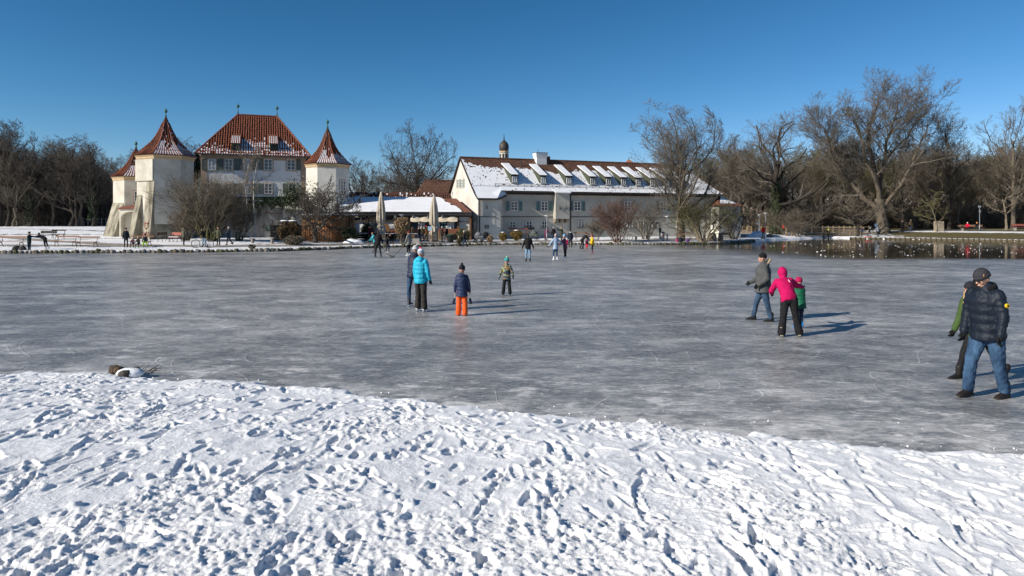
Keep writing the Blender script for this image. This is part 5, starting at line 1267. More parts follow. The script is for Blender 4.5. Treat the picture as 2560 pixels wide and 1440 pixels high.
# ---- the trees one can tell apart
def hero(seed, px, Y, trunk, r, levels, width, top, mt, mc, label, up=.3, wig=.15, tl=2, rz=0, minr=.014, name='bare_tree', zoff=0, taper=.4, low=.22, off=0.0):
    x = XW(px, Y); z = gz1(x, Y); H = CAMH + (HY - top) / F * Y - z
    br = fit(tree_branches(seed, trunk, r, levels, up=up, wig=wig, taper=taper), width, H, minr=minr, low=low, off=off)
    return put_tree(tree_meshes('t', br, mt, mc, tl), x, Y, z - .1, rz, name=name, label=label), br, H
# big spreading tree before the long wing
hero(1, 1700, 76.2, line((0, 0, -.4), (0, 0, 1.5), (-.1, 0, 4), (.1, 0, 7.5), (.4, 0, 11), n=10, wob=.06), .52,
     [(15, .82, 36, .42, 9, .16), (9, .46, 42, .42, 5, .14), (7, .48, 44, .45, 4, .1), (9, .55, 44, .62, 3, .06)], 10.0, 250, M_BARK, M_TWIG, 'broad bare tree with many steep limbs standing before the right part of the long wing', up=.5, wig=.12, minr=.0115, off=-1.2, low=.2)
# rounded tree behind the cafe
hero(52, 1042, 108, line((0, 0, -.4), (.1, 0, 3), (-.1, 0, 6), (.1, 0, 11), n=8, wob=.05), .5,
     [(18, .78, 58, .5, 8, .2), (8, .5, 48, .45, 5, .15), (7, .48, 46, .45, 4, .1), (6, .55, 44, .6, 3, .08)], 12.5, 302, M_BARKD, M_TWIGD, 'round-crowned bare tree rising behind the cafe', up=.22, wig=.14, minr=.015, low=.2)
# oak-like tree on the point
oak, obr, oH = hero(3, 1940, 106, line((0, 0, -.4), (.1, 0, 4), (.25, 0, 7), (-.2, 0, 10), (.6, 0, 13), n=10, wob=.12), .68,
     [(14, .72, 56, .55, 8, .36), (8, .5, 48, .48, 5, .15), (7, .46, 46, .45, 4, .1), (5, .5, 44, .6, 3, .1)], 12.6, 263, M_BARKD, M_TWIG, 'gnarled bare tree with an ivy-covered trunk at the edge of the right bank', up=.35, wig=.22, minr=.012)
def ivy_on(root, seed, h0, h1, r, n=2600, off=lambda h: 0, m=M_IVY):
    def fn(rs, n):
        h = h0 + (h1 - h0) * rs.rand(n) ** 1.2; a = rs.rand(n) * 6.28; q = r * (1 - .3 * (h - h0) / (h1 - h0)) * (.8 + .5 * rs.rand(n)) * (1 + .25 * np.sin(h * 2.1))
        return np.stack([np.cos(a) * q + off(h), np.sin(a) * q, h], 1)
    link('ivy', leaf_cloud(n, fn, .09, seed, m, 'ivy'), root)
ivy_on(oak, 5, .1, 8.2, .72, 4200)
# the giant with two leaning limbs
def giant():
    Y = 101; px = 2205; x = XW(px, Y); z = gz1(x, Y); m = Y / F
    def L(*p, r=(.6, .14), n=11, seed=0): # pixel path -> local polyline, with depth wander
        q = [((a - px) * m, d, (578 - b) * m) for a, b, d in p]; return line(*q, n=n, wob=.1, seed=seed)
    T = L((2208, 582, 0), (2203, 540, 0), (2200, 500, 0), (2198, 470, 0), n=8)
    limbs = [(L((2200, 510, 0), (2160, 470, .5), (2130, 420, 1), (2105, 370, 1.5), (2085, 320, 2), (2070, 265, 2)), .42),
             (L((2198, 470, 0), (2185, 430, -.5), (2170, 395, -1), (2150, 360, -1), (2140, 300, -1.5), (2120, 240, -1)), .36),
             (L((2198, 480, 0), (2192, 420, .3), (2188, 350, 1), (2180, 280, 1.5), (2195, 210, 1.5), (2205, 178, 1)), .38),
             (L((2200, 480, 0), (2205, 430, 1), (2215, 370, .5), (2212, 300, -.5), (2225, 240, -1), (2235, 180, -1)), .34),
             (L((2205, 500, 0), (2230, 455, -.5), (2245, 430, -1), (2265, 380, -1.5), (2290, 320, -1), (2325, 250, 0)), .3),
             (L((2212, 365, .4), (2245, 320, 1), (2285, 290, 1.5), (2310, 240, 2), (2335, 215, 2), (2345, 190, 2)), .22),
             (L((2130, 420, 1), (2090, 395, -1), (2060, 350, -1.5), (2045, 300, -2), (2035, 270, -2), (2030, 255, -2)), .2)]
    P = np.array([l for l, _ in limbs]); Rd = np.array([np.linspace(1, .28, 11) * r for _, r in limbs])
    levels = [(15, .33, 46, .42, 6, .24), (8, .52, 46, .42, 4, .12), (6, .52, 46, .5, 3, .1), (5, .55, 44, .7, 2, .1)]
    out = tree_branches(9, P, 1.0, levels, up=.4, wig=.14); # radii replaced below
    sc = Rd / out[0][1]
    res = [(T[None], np.linspace(.95, .62, 8)[None] * np.array([1.25, 1, 1, 1, 1, 1, 1, 1])), (P, Rd)]
    base = np.repeat(Rd.mean(1), levels[0][0]); k = 1
    for i, (q, r) in enumerate(out[1:]):
        f = np.repeat(Rd[:, 5], len(q) // len(P))[:, None] / (.65)
        res.append((q, np.maximum(r * f, .0135)))
    zt = (578 - 163) * m
    fz = zt / np.percentile(np.concatenate([p[..., 2].ravel() for p, _ in res]), 99.7)
    for p, r in res: p[..., 2] *= fz; p[..., 0] *= .95
    put_tree(tree_meshes('g', res, M_BARK, M_TWIG, 2, (12, 8, 5, 3, 3, 3)), x, Y, z - .1, label='tallest bare tree, forking into long leaning limbs on the right bank')
giant()
U = [(12, .6, 48, .5, 7, .24), (8, .5, 46, .45, 4, .14), (7, .5, 46, .5, 3, .1), (5, .55, 44, .65, 2, .1)]
hero(12, 2256, 101.5, line((0, 0, -.4), (.05, 0, 4), (-.1, 0, 7), (.2, 0, 10), n=8, wob=.08), .27, [(9, .55, 60, .5, 6, .38), (7, .45, 44, .5, 4, .2), (6, .45, 38, .6, 3, .1)], 6.4, 400, M_BARKD, M_TWIGB, 'smaller dark tree with level branches right of the tallest tree', up=.15, minr=.02)
hero(13, 2372, 105, line((0, 0, -.4), (.1, 0, 5), (-.2, 0, 11), (.2, 0, 18), n=9, wob=.12), .42, U, 9.8, 278, M_BARKD, M_TWIGD, 'tall bare tree with dark seed clusters behind the stone block on the right bank', up=.3, minr=.013)
hero(14, 2532, 103, line((0, 0, -.4), (0, 0, 6), (.15, 0, 12), (0, 0, 19), n=9, wob=.1), .46, [(14, .5, 46, .5, 7, .2), (8, .42, 40, .5, 4, .2), (7, .42, 36, .55, 3, .12), (4, .5, 34, .65, 2, .1)], 10.5, 244, M_BARK, M_TWIGB, 'tall bare tree with an upright oval crown at the right edge', up=.4, minr=.0125)
hero(15, 2515, 100, line((0, 0, -.4), (-.1, 0, 4), (-.5, 0, 7), n=7, wob=.08), .24, [(7, .6, 50, .5, 5, .45), (7, .45, 40, .5, 4, .2), (6, .45, 36, .6, 2, .1)], 5.6, 455, M_BARKL, M_TWIGB, 'short pale-trunked tree left of the tall tree at the right edge', up=.2, minr=.02)
hero(16, 1845, 112, line((0, 0, -.4), (.1, 0, 4), (.6, 0, 8), (0, 0, 15), n=9, wob=.2), .38, U, 8.5, 332, M_BARKD, M_TWIG, 'bare tree with crooked limbs behind the gravel path left of the ivy-clad tree', up=.3, wig=.2, minr=.013)
hero(17, 2143, 98, line((0, 0, -.3), (.05, 0, 2), (-.1, 0, 5), n=7, wob=.06), .25, [(10, .7, 46, .5, 5, .3), (7, .48, 40, .5, 4, .2), (7, .45, 36, .6, 3, .1)], 6.6, 468, M_BARKD, M_TWIGB, 'dark low bushy tree at the right end of the footbridge', up=.2, minr=.022)
hero(18, 2340, 99.5, line((0, 0, -.3), (.1, 0, 2), (-.5, 0, 5), (-1.3, 0, 7), n=7, wob=.08), .16, [(8, .7, 48, .5, 5, .25), (6, .48, 40, .5, 3, .2), (6, .45, 36, .6, 2, .1)], 5.2, 470, M_BARKL, M_TWIGO, 'slender leaning tree with drooping olive twigs beside the stone block', up=-.1, minr=.02)
for k, (px, top, lab) in enumerate([(75, 345, 'dark bare tree with ivy clumps in the middle of the left wood'), (175, 330, 'tallest bare tree of the left wood, forking low into several stems'), (232, 350, 'bare tree with dark ivy-hung stem, rightmost in the left wood'), (18, 292, 'high bare tree at the left edge of the picture')]):
    t, b_, H = hero(30 + k, px, 101, line((0, 0, -.4), (.2 - .1 * k, 0, 4), (-.3 + .2 * k, 0, 9), (.2, 0, 14), n=9, wob=.2), .42, [(10, .6, 40, .6, 7, .18), (8, .42, 38, .5, 4, .2), (6, .42, 36, .55, 3, .12), (5, .5, 34, .65, 2, .1)], 8.5 - .5 * k, top, M_BARKD, M_TWIGD, lab, up=.35, wig=.18, minr=.013)
    if k in (0, 2): ivy_on(t, 60 + k, 1, H * .62, .6, 1800, m=M_EVER)
# apple-like tree before the shed
hero(40, 787, 66.3, line((0, 0, -.3), (-.05, 0, .9), (.05, 0, 1.6), (.1, 0, 2.2), n=7, wob=.03), .29,
     [(9, 2.0, 50, .66, 9, .45), (9, .46, 46, .55, 5, .18), (7, .46, 46, .6, 4, .12), (5, .5, 42, .7, 3, .1)], 7.4, 442, M_BARK, M_TWIGD, 'low spreading old fruit tree with a crooked bare crown in front of the wooden shed', up=.3, wig=.2, minr=.018, tl=2, low=-1)
# ivy column and creepers
def ivy_column():
    Y = 76; x = XW(484, Y); r = empty('ivy_column', (x, Y, .6), 0, 'dark ivy-covered stem rising between the tall tower and the castle house', 'ivy')
    H = CAMH + (HY - 385) / F * Y - .6
    fn = lambda rs, n: (lambda h, a, q: np.stack([np.cos(a) * q + .25 * np.sin(h), np.sin(a) * q * .7, h], 1))(H * rs.rand(n), rs.rand(n) * 6.28, .42 * (.6 + .6 * rs.rand(n)))
    link('leaves', leaf_cloud(5200, fn, .11, 3, M_EVER), r); link('stem', MB().tube([(0, 0, 0), (.1, 0, H * .5), (0, 0, H * .9)], [.14, .1, .05], 6).mesh('stem', M_BARKD), r)
    Y = 74.2; x = XW(655, Y); r = empty('ivy_curtain', (x, Y, CAMH + (HY - 503) / F * Y), 0, 'dark creeper with snow hanging over the top of the retaining wall', 'ivy')
    def f2(rs, n):
        a = rs.rand(n); xx = (a - .5) * (XW(760, Y) - XW(570, Y)); hang = (vnoise(xx * 1.6, xx * 0, 4) ** 3) * 3.2 + .25
        return np.stack([xx, -.15 - .15 * rs.rand(n), .45 - (hang + .3) * rs.rand(n) ** 1.5], 1)
    link('leaves', leaf_cloud(6500, f2, .08, 8, M_EVER), r)
    r = empty('evergreen_shrub', (XW(737, 73.6), 73.6, CAMH + (HY - 520) / F * 73.6), 0, 'olive evergreen shrub growing over the right end of the retaining wall', 'shrub')
    f3 = lambda rs, n: rs.randn(n, 3) * np.array([.75, .4, .75]) + np.array([0, 0, 1.3])
    link('leaves', leaf_cloud(3600, f3, .075, 9, M_IVY), r); link('stems', MB().tube([(0, 0, -.5), (.1, 0, .7), (-.2, 0, 1.6)], [.06, .05, .03], 5).mesh('stems', M_BARK), r)
ivy_column()
# shrubs on the far bank
def put_shrub(ms, px, Y, label, rz=0, name='bare_shrub', sc=1):
    x = XW(px, Y); return put_tree(ms, x, Y, gz1(x, Y), rz, (sc, sc, sc), name, label, 'shrub', None, ('stems', 'twigs'))
put_shrub(shrub(301, 34, 6.4, 6.7, M_TWIGB, r=.05, minr=.0085, lv=((6, .5, 34, .6, 4, .2), (6, .5, 38, .6, 3, .12), (4, .55, 38, .7, 2, .1)), mt=M_TWIGO), 523, 66, 'largest brown many-stemmed bare shrub, in front of the castle house and the retaining wall')
put_shrub(shrub(302, 22, 3.2, 3.2, M_TWIGB, r=.04, minr=.012), 466, 67, 'low dense brown shrub right of the tall tower, beside the largest shrub')
put_shrub(shrub(303, 18, 2.9, 3.9, M_TWIG, r=.04, minr=.011, mt=M_TWIGO), 598, 67.5, 'narrow upright bare shrub between the largest shrub and the birch')
put_shrub(shrub(304, 20, 3.9, 4.6, M_TWIGR, r=.035, minr=.008, lv=((7, .45, 22, .6, 4, .25), (6, .45, 26, .6, 3, .15), (5, .5, 28, .7, 2, .1))), 1544, 72.4, 'fan-shaped bare shrub with fine reddish twigs standing by the water before the long wing')
put_shrub(shrub(305, 12, 2.1, 2.4, M_TWIGB, r=.03, minr=.010), 1492, 75.5, 'small bare shrub left of the reddish fan-shaped shrub')
put_shrub(shrub(306, 16, 4.3, 4.8, M_TWIG, r=.04, minr=.0085), 1612, 79.0, 'dense bare shrub against the wall of the long wing, right of the reddish shrub')
put_shrub(shrub(307, 15, 6.4, 5.0, M_TWIGO, lean=1.0, r=.075, minr=.0095, up=.2, lv=((6, .62, 34, .6, 5, .3), (6, .45, 38, .55, 3, .2), (6, .45, 36, .6, 2, .1)), mt=M_BARKL), 1760, 75.0, 'bare shrub with thick pale spreading stems by the water left of the standing stones')
put_shrub(shrub(308, 14, 5.0, 4.4, M_TWIG, r=.045, minr=.010), 1835, 84, 'bare shrub leaning before the white annex')
for k, (px, Y, s, lab) in enumerate([(1975, 100, 1.1, 'brown bare shrub at the left end of the footbridge'), (2020, 110, 1.35, 'big brown bare shrub behind the footbridge'), (2075, 112, 1.2, 'brown bare shrub behind the middle of the footbridge'), (1995, 97.5, .7, 'small bare shrub hanging over the water beside the footbridge'), (2130, 111, 1.1, 'brown bare shrub behind the right end of the footbridge')]):
    put_shrub(BRUSH[k % 2], px, Y, lab, k, sc=s)
# birch with two stems
def birch():
    Y = 68; px = 632; x = XW(px, Y); m = Y / F
    P = np.array([line((0, 0, -.1), ((612 - 632) * m * .2 - .5, 0, 30 * m), ((618 - 632) * m, 0, 90 * m), ((613 - 632) * m, 0, 150 * m), ((622 - 632) * m, 0, 195 * m), n=10, wob=.03, seed=1),
                  line((.1, 0, -.1), (.25, 0, 30 * m), ((633 - 632) * m, .2, 90 * m), ((631 - 632) * m, .3, 140 * m), ((640 - 632) * m, .3, 198 * m), n=10, wob=.03, seed=2)])
    br = tree_branches(77, P, .09, [(14, .26, 38, .5, 5, .42), (6, .4, 34, .6, 3, .2), (3, .5, 30, .7, 2, .1)], up=.3, wig=.1, taper=.25)
    br = [(p, np.maximum(r, .012)) for p, r in br]
    put_tree(tree_meshes('b', br, M_BIRCH, M_TWIG, 1, (6, 4, 3, 3)), x, Y, gz1(x, Y), name='birch', label='slender birch with two thin pale stems in front of the castle house')
birch()
# clipped and leafy plants along the bank
def clump(name, px, Y, w, h, n, m, label, size=.06, snow=0, seed=1, round_=True, cat='shrub', zoff=0, stem=False, hollow=False):
    x = XW(px, Y); r = empty(name, (x, Y, gz1(x, Y) + zoff), 0, label, cat)
    def fn(rs, n):
        d = rs.randn(n, 3); d /= np.linalg.norm(d, axis=1, keepdims=True); q = (rs.rand(n) ** (.2 if round_ else .5))[:, None]
        p = d * q * (1 + .12 * np.sin(d[:, :1] * 7 + d[:, 2:] * 5)) * np.array([w / 2, w / 2 * .8, h / 2]) + np.array([0, 0, h / 2 + (.9 if stem else 0)])
        return p if not hollow else p[(p[:, 1] > -.2 * w) | (np.abs(p[:, 0]) > w * .25) | (p[:, 2] > h * .72)]
    link('leaves', leaf_cloud(n, fn, size, seed, m), r)
    s = MB()
    for i in range(4): s.tube([(0, 0, 0), ((i - 1.5) * w * .12, 0, h * .4), ((i - 1.5) * w * .2, 0, h * .8)], [.05, .035, .02], 4)
    if stem: s.tube([(0, 0, -.1), (0, 0, .6), (0, 0, 1.4)], [.11, .09, .07], 6)
    s.build('stems', M_BARK, r)
    if snow:
        for i in range(snow):
            b = MB(); b.ell(((i - (snow - 1) / 2) * w * .36, 0, h * .985 + (.9 if stem else 0)), (w * .2, w * .16, .07), 10, 6); b.build('snow_cap', M_RSNOW, r, True)
    return r
clump('ivy_arbour', 722, 62.8, 2.1, 2.2, 9500, mat('brown_creeper', (.05, .04, .02), .8, .4, 2.5, col2=(.17, .11, .055)), 'round arbour of brown creeper with snow caps and a dark hollow, at the water edge', .055, 2, 4, hollow=True)
clump('leafy_tree', 1003, 66.8, 1.45, 1.75, 2400, M_DRY, 'small round tree still holding pale dry leaves, beside the hockey player in the grey hoodie', .075, 0, 5, stem=True, cat='tree', round_=False)
clump('round_bush', 1257, 75, .95, .95, 2400, M_BOX, 'smaller golden brown round bush with snow on top, by the bay of the long wing', .04, 1, 6)
clump('round_bush', 1291, 75.6, 1.4, 1.15, 3400, M_BOX, 'larger golden brown bush with snow on top, beside the smaller round one', .045, 1, 7)
for k, (px, Y, w, h, m, lab) in enumerate([(874, 67.6, 1.7, 1.5, M_IVY, 'green conifer bush at the right foot of the wooden shed'), (868, 70, 1.0, 2.3, M_EVER, 'narrow dark conifer standing behind the bush beside the wooden shed'), (917, 71.5, 1.3, 1.9, M_EVER, 'dark potted conifer at the left end of the cafe terrace'), (977, 72.3, 1.2, .9, M_EVER, 'evergreen plant dusted with snow at the cafe front'), (1158, 71.8, 1.5, 1.5, M_TWIGO, 'loose olive shrub at the right end of the cafe front'), (734, 61.6, 1.9, .9, M_TWIGB, 'brown dry bush spilling from the arbour to the water edge'), (1112, 66.7, 1.3, .45, M_BOX, 'low brown dry plant on the stone edging below the cafe'), (1225, 70.5, .7, .8, M_DRY, 'clump of pale dry grass beside the prams'), (630, 55.6, .6, .38, M_TWIGB, 'little brown plant growing on the stone edging')]):
    clump('evergreen_bush' if m in (M_IVY, M_EVER) else 'dry_bush', px, Y, w, h, int(1500 * w * h) + 300, m, lab, .055, 0, 20 + k, round_=False)
# ================================================================== PEOPLE
def cloth(name, col, var=.18, scale=9, bump=.006, bscale=22, rough=.85, **k):
    if name in bpy.data.materials: return bpy.data.materials[name]
    return mat(name, col, rough, var, scale, bump, bscale, spec=.2, **k)
def quilt(name, col, pitch=.085, depth=.012):
    """padded jacket: horizontal stitched bands as relief in the weave"""
    if name in bpy.data.materials: return bpy.data.materials[name]
    m = cloth(name, col, .15, 8, .0, rough=.55); t = m.node_tree; b = t.nodes['Principled BSDF']; b.inputs['Specular IOR Level'].default_value = .22
    tc = nd(t, 'ShaderNodeTexCoord'); n = nd(t, 'ShaderNodeTexNoise'); n.inputs['Scale'].default_value = 14; n.inputs['Detail'].default_value = 4; t.links.new(tc.outputs['Object'], n.inputs['Vector'])
    bn = nd(t, 'ShaderNodeBump'); bn.inputs['Distance'].default_value = .02; t.links.new(n.outputs['Fac'], bn.inputs['Height']); t.links.new(bn.outputs[0], b.inputs['Normal']); return m
def camo():
    m = bpy.data.materials.new('patterned_snow_jacket'); m.use_nodes = True; t = m.node_tree; b = t.nodes['Principled BSDF']; b.inputs['Roughness'].default_value = .8
    tc = nd(t, 'ShaderNodeTexCoord'); mp = nd(t, 'ShaderNodeMapping'); mp.inputs['Scale'].default_value = (1, 1, 1.9); t.links.new(tc.outputs['Object'], mp.inputs[0])
    v = nd(t, 'ShaderNodeTexVoronoi'); v.inputs['Scale'].default_value = 15; t.links.new(mp.outputs[0], v.inputs['Vector'])
    s = nd(t, 'ShaderNodeSeparateColor'); t.links.new(v.outputs['Color'], s.inputs[0])
    c = nd(t, 'ShaderNodeValToRGB'); c.color_ramp.interpolation = 'CONSTANT'; e = c.color_ramp.elements
    cols = [(.02, .03, .05), (.03, .04, .06), (.28, .3, .08), (.02, .03, .045), (.09, .22, .2), (.3, .13, .04), (.25, .24, .16), (.03, .045, .07)]
    e[0].color = cols[0] + (1,); e[1].position = .88; e[1].color = cols[7] + (1,)
    for i, q in enumerate(cols[1:7]): k = e.new((i + 1) * .125); k.color = q + (1,)
    t.links.new(s.outputs[0], c.inputs[0]); t.links.new(c.outputs[0], b.inputs['Base Color']); return m
def denim(name, col, pale):
    if name in bpy.data.materials: return bpy.data.materials[name]
    return mat(name, col, .85, .2, 5, .006, 25, spec=.15, col2=pale, detail=6, stretch=(1.4, 1.4, .6))
M_SKIN = mat('skin', (.44, .25, .175), .55, .08, 12)
M_BLADE = mat('skate_blade', (.55, .56, .58), .25, .05, 4, metal=.9)
M_SOLE = mat('dark_sole', (.03, .025, .02), .8)
M_FUR = mat('beige_fur', (.38, .29, .18), .95, .45, 24, .02, 60)
M_FURD = mat('black_fur', (.01, .01, .011), .95, .3, 24, .02, 60)
M_HAIRB = mat('blond_hair', (.42, .24, .09), .7, .45, 14, .01, 40, col2=(.62, .42, .2))
M_HAIRD = mat('dark_hair', (.03, .02, .014), .6, .3, 20, .01, 40)

def capsule(b, p, q, r0, r1, k=10, n=4, fl=(1, 1)):
    """tapered limb with rounded ends"""
    p, q = Vector(p), Vector(q); d = (q - p); L = d.length; d = d / (L + 1e-9); pts = []; rr = []
    for a in (-.95, -.6): pts.append(p + d * r0 * a); rr.append(r0 * math.sqrt(max(.05, 1 - a * a)))
    for i in range(n + 1): t = i / n; pts.append(p + d * L * t); rr.append(r0 * (1 - t) + r1 * t)
    for a in (.6, .95): pts.append(q + d * r1 * a); rr.append(r1 * math.sqrt(max(.05, 1 - a * a)))
    b.tube(pts, rr, k)
def fused(b, name, m, parent, vox, sm=4, noise=0.0, nscale=.09, tex=[None]):
    o = b.build(name, m, parent)
    r = o.modifiers.new('fuse', 'REMESH'); r.mode = 'VOXEL'; r.voxel_size = vox; r.use_smooth_shade = True
    s = o.modifiers.new('smooth', 'SMOOTH'); s.factor = .5; s.iterations = sm
    if noise:
        key = 'folds_%d' % int(nscale * 1000)
        t = bpy.data.textures.get(key) or bpy.data.textures.new(key, 'CLOUDS'); t.noise_scale = nscale; t.noise_depth = 2
        d = o.modifiers.new('folds', 'DISPLACE'); d.texture = t; d.strength = noise; d.mid_level = .5; d.texture_coords = 'LOCAL'
    return o
def dirv(p, a, side):
    """p degrees forward of straight down, a degrees outwards"""
    p, a = R(p), R(a); return Vector((side * math.sin(a), -math.sin(p) * math.cos(a), -math.cos(p) * math.cos(a)))

def person(x, y, z, H, rot, label, top=('navy', (.03, .04, .08)), legs=('dark', (.02, .02, .022)), lean=0, side=0, turn=0, look=0, nod=0,
           ll=(0, 3, 0, 2), rl=(0, 3, 0, 2), la=(5, 12, 10, 6), ra=(5, 12, 10, 6), shoe='boot', shoe_col=(.02, .018, .016), hat=None, bobble=None, brim=None,
           glove=(.012, .012, .013), hair=None, long_hair=False, coat=1.0, puff=1.0, hood=None, quilted=False, wide=1.0, near=False, scarf=None, legm=None, topm=None,
           extras=None, group=None, sit=False, twist=0, fur=None, glasses=False, pack=None):
    k = H / 1.75; hk = k * (1 + max(0, 1.62 - H) * .62) * (1.08 if H < 1.62 else 1.0)
    V = Vector; q = .0125 if near else .028
    root = empty('person', (x, y, z), R(rot), label, 'person', group)
    up = V((math.sin(R(side)), -math.sin(R(lean)) * math.cos(R(side)), math.cos(R(lean)) * math.cos(R(side))))
    tw = Matrix.Rotation(R(twist), 3, 'Z'); rx = tw @ V((1, 0, 0)); rx = (rx - up * rx.dot(up)).normalized()
    fw = up.cross(rx) * -1; fw = V((0, -1, 0)) - up * V((0, -1, 0)).dot(up); fw = (tw @ fw).normalized()
    # hips at the origin first, then drop onto the lowest foot
    hips = V((0, 0, 0)); J = {}
    for sd, s, lg in (('l', 1, ll), ('r', -1, rl)):
        h = hips + V((s * .088 * k, 0, -.02 * k)); kn = h + dirv(lg[0], lg[1], s) * .415 * k; an = kn + dirv(lg[2], lg[3], s) * .385 * k
        J[sd + 'h'], J[sd + 'k'], J[sd + 'a'] = h, kn, an
    sk = shoe == 'skate'; ah = (.085 + (.05 if sk else 0)) * k
    low = min(J['la'].z, J['ra'].z) - ah
    sh = V((0, 0, -low)); hips += sh
    for q_ in list(J): J[q_] = J[q_] + sh
    chest = hips + up * .35 * k; neck = hips + up * .545 * k; shl = hips + up * .495 * k
    arm = {}
    for sd, s, a in (('l', 1, la), ('r', -1, ra)):
        so = shl + rx * s * .175 * k * wide
        el = so + (tw @ dirv(a[0], a[1], s)) * .285 * k; wr = el + (tw @ dirv(a[2], a[3], s)) * .25 * k
        arm[sd] = (so, el, wr, (tw @ dirv(a[2], a[3], s)))
    # head
    hd = neck + up * .06 * k + V((0, 0, .02 * k)) + fw * .02 * k + V((0, 0, .095 * hk)); hr = (.077 * hk, .095 * hk, .118 * hk)
    Mh = Matrix.Rotation(R(look), 3, 'Z') @ Matrix.Rotation(R(nod), 3, 'X')
    if nod: hd = hd + Matrix.Rotation(R(look), 3, 'Z') @ V((0, -.05 * hk * math.sin(R(nod)), -.02 * hk))
    hp = lambda a, b_, c: hd + Mh @ V((a * hk, b_ * hk, c * hk))
    b = MB()
    b.ell(hd + Mh @ V((0, .008 * hk, .02 * hk)), (hr[0], hr[1], hr[2] * .86), 14, 9, tilt=Mh)
    b.ell(hp(0, -.03, -.055), (.052 * hk, .055 * hk, .062 * hk), 10, 7, tilt=Mh)       # jaw
    if near:
        b.add([hp(-.012, -.085, .02), hp(.012, -.085, .02), hp(.019, -.098, -.026), hp(-.019, -.098, -.026), hp(0, -.123, -.02), hp(0, -.07, -.035), hp(0, -.07, .03)], [(0, 1, 4), (1, 2, 4), (2, 3, 4), (3, 0, 4), (2, 5, 3), (0, 6, 1), (1, 6, 5, 2), (0, 3, 5, 6)])
        b.ell(hp(0, -.088, -.056), (.024 * hk, .012 * hk, .012 * hk), 8, 5, tilt=Mh)  # lips
        for s in (-1, 1):
            b.ell(hp(s * .03, -.083, .03), (.022 * hk, .012 * hk, .009 * hk), 8, 5, tilt=Mh)   # brow
            b.ell(hp(s * .078, .005, -.005), (.010 * hk, .02 * hk, .03 * hk), 8, 5, tilt=Mh)   # ear
            b.ell(hp(s * .04, -.062, -.02), (.025 * hk, .025 * hk, .025 * hk), 8, 5, tilt=Mh)  # cheek
    capsule(b, neck - up * .03 * k, hp(0, .01, -.07), .055 * k, .05 * k, 8, 2)
    capsule(b, hips, chest, .11 * k, .12 * k, 10, 3); capsule(b, shl - rx * .12 * k - up * .02 * k, shl + rx * .12 * k - up * .02 * k, .045 * k, .045 * k, 8, 2)
    for sd in 'lr':
        so, el, wr, dv = arm[sd]; capsule(b, so, el, .045 * k, .037 * k, 8, 2); capsule(b, el, wr + dv * .03 * k, .036 * k, .024 * k, 8, 2)
        capsule(b, J[sd + 'h'], J[sd + 'k'], .072 * k, .05 * k, 8, 2); capsule(b, J[sd + 'k'], J[sd + 'a'], .05 * k, .035 * k, 8, 2); capsule(b, J[sd + 'a'], J[sd + 'a'] + V((0, -.02 * k, -.03 * k)), .028 * k, .024 * k, 8, 2)
        capsule(b, wr, wr + dv * .05 * k, .024 * k, .03 * k, 8, 1)
        if glove is None: hand(b, wr, dv, k, 1 if sd == 'l' else -1, fw, 1.0)
    fused(b, 'body', M_SKIN, root, (.0085 if near else .02) * max(k, .8), 2)
    if near:
        for s in (-1, 1):
            e = MB(); e.ell(hp(s * .03, -.0875, .012), (.013 * hk, .008 * hk, .006 * hk), 8, 5, tilt=Mh)
            e.build('eye', mat('dark_eye', (.03, .02, .015), .2) if 'dark_eye' not in bpy.data.materials else bpy.data.materials['dark_eye'], root)
    # gloves
    if glove is not None:
        gm = cloth('glove_%02x%02x%02x' % tuple(int(c * 255) for c in glove), glove)
        for sd, s in (('l', 1), ('r', -1)):
            so, el, wr, dv = arm[sd]; g = MB(); capsule(g, wr - dv * .02 * k, wr + dv * .045 * k, .034 * k, .038 * k, 8, 1); hand(g, wr, dv, k, s, fw, 1.35)
            if near: fused(g, 'glove', gm, root, .0065 * k / .9, 1)
            else: g.build('glove', gm, root, True)
    # trousers
    w = wide; tr = legs if isinstance(legs, dict) else dict(c=legs[1])
    flare = tr.get('flare', 1.0); b = MB()
    wh = tr.get('w', 1.0)
    hx = Matrix(((1, 0, 0), (0, 1, 0), (0, 0, 1)))
    b.ell(hips + V((0, 0, -.01 * k)), (.155 * k * w, .118 * k * w, .13 * k), 12, 8)
    for sd in 'lr':
        h, kn, an = J[sd + 'h'], J[sd + 'k'], J[sd + 'a']
        capsule(b, h, kn, .098 * k * min(wh, 1.15) * min(w, 1.12), .068 * k * wh, 12, 5); capsule(b, kn, an.lerp(kn, .02), .066 * k * wh, .054 * k * wh * flare, 12, 6)
        if near and not flare > 1.3:
            for t in (.72, .84, .95): b.ell(kn.lerp(an, t), (.052 * k * wh * flare, .055 * k * wh * flare, .012 * k), 10, 5)
    nm = 'legs_%02x%02x%02x' % tuple(int(c * 255) for c in tr['c']); lm = legm or cloth(nm, tr['c'], .25)
    fused(b, 'trousers', lm, root, q, 3, .022 * k if near else 0, .05)
    if tr.get('cuff'):
        cf = MB()
        for sd in 'lr': d = (J[sd + 'a'] - J[sd + 'k']).normalized(); capsule(cf, J[sd + 'a'] - d * .055 * k, J[sd + 'a'] - d * .015 * k, .062 * k, .062 * k, 12, 1)
        fused(cf, 'rolled_cuffs', cloth('pale_denim', (.3, .4, .5)), root, .01, 1)
    # jacket
    b = MB(); hem = .10 * coat * k; rings = []; N = 26
    dn = V((0, 0, -1)) if lean < 40 else -up
    hb = 1.0 + .10 * max(0, coat - 1)
    prof = [(-hem, .185 * hb, .155 * hb), (-hem * .3, .185, .155), (.13 * k, .172, .142), (.25 * k, .18, .145), (.37 * k, .192, .148), (.455 * k, .19, .135), (.51 * k, .15, .11), (.56 * k, .085, .085)]
    ts = [p[0] for p in prof]
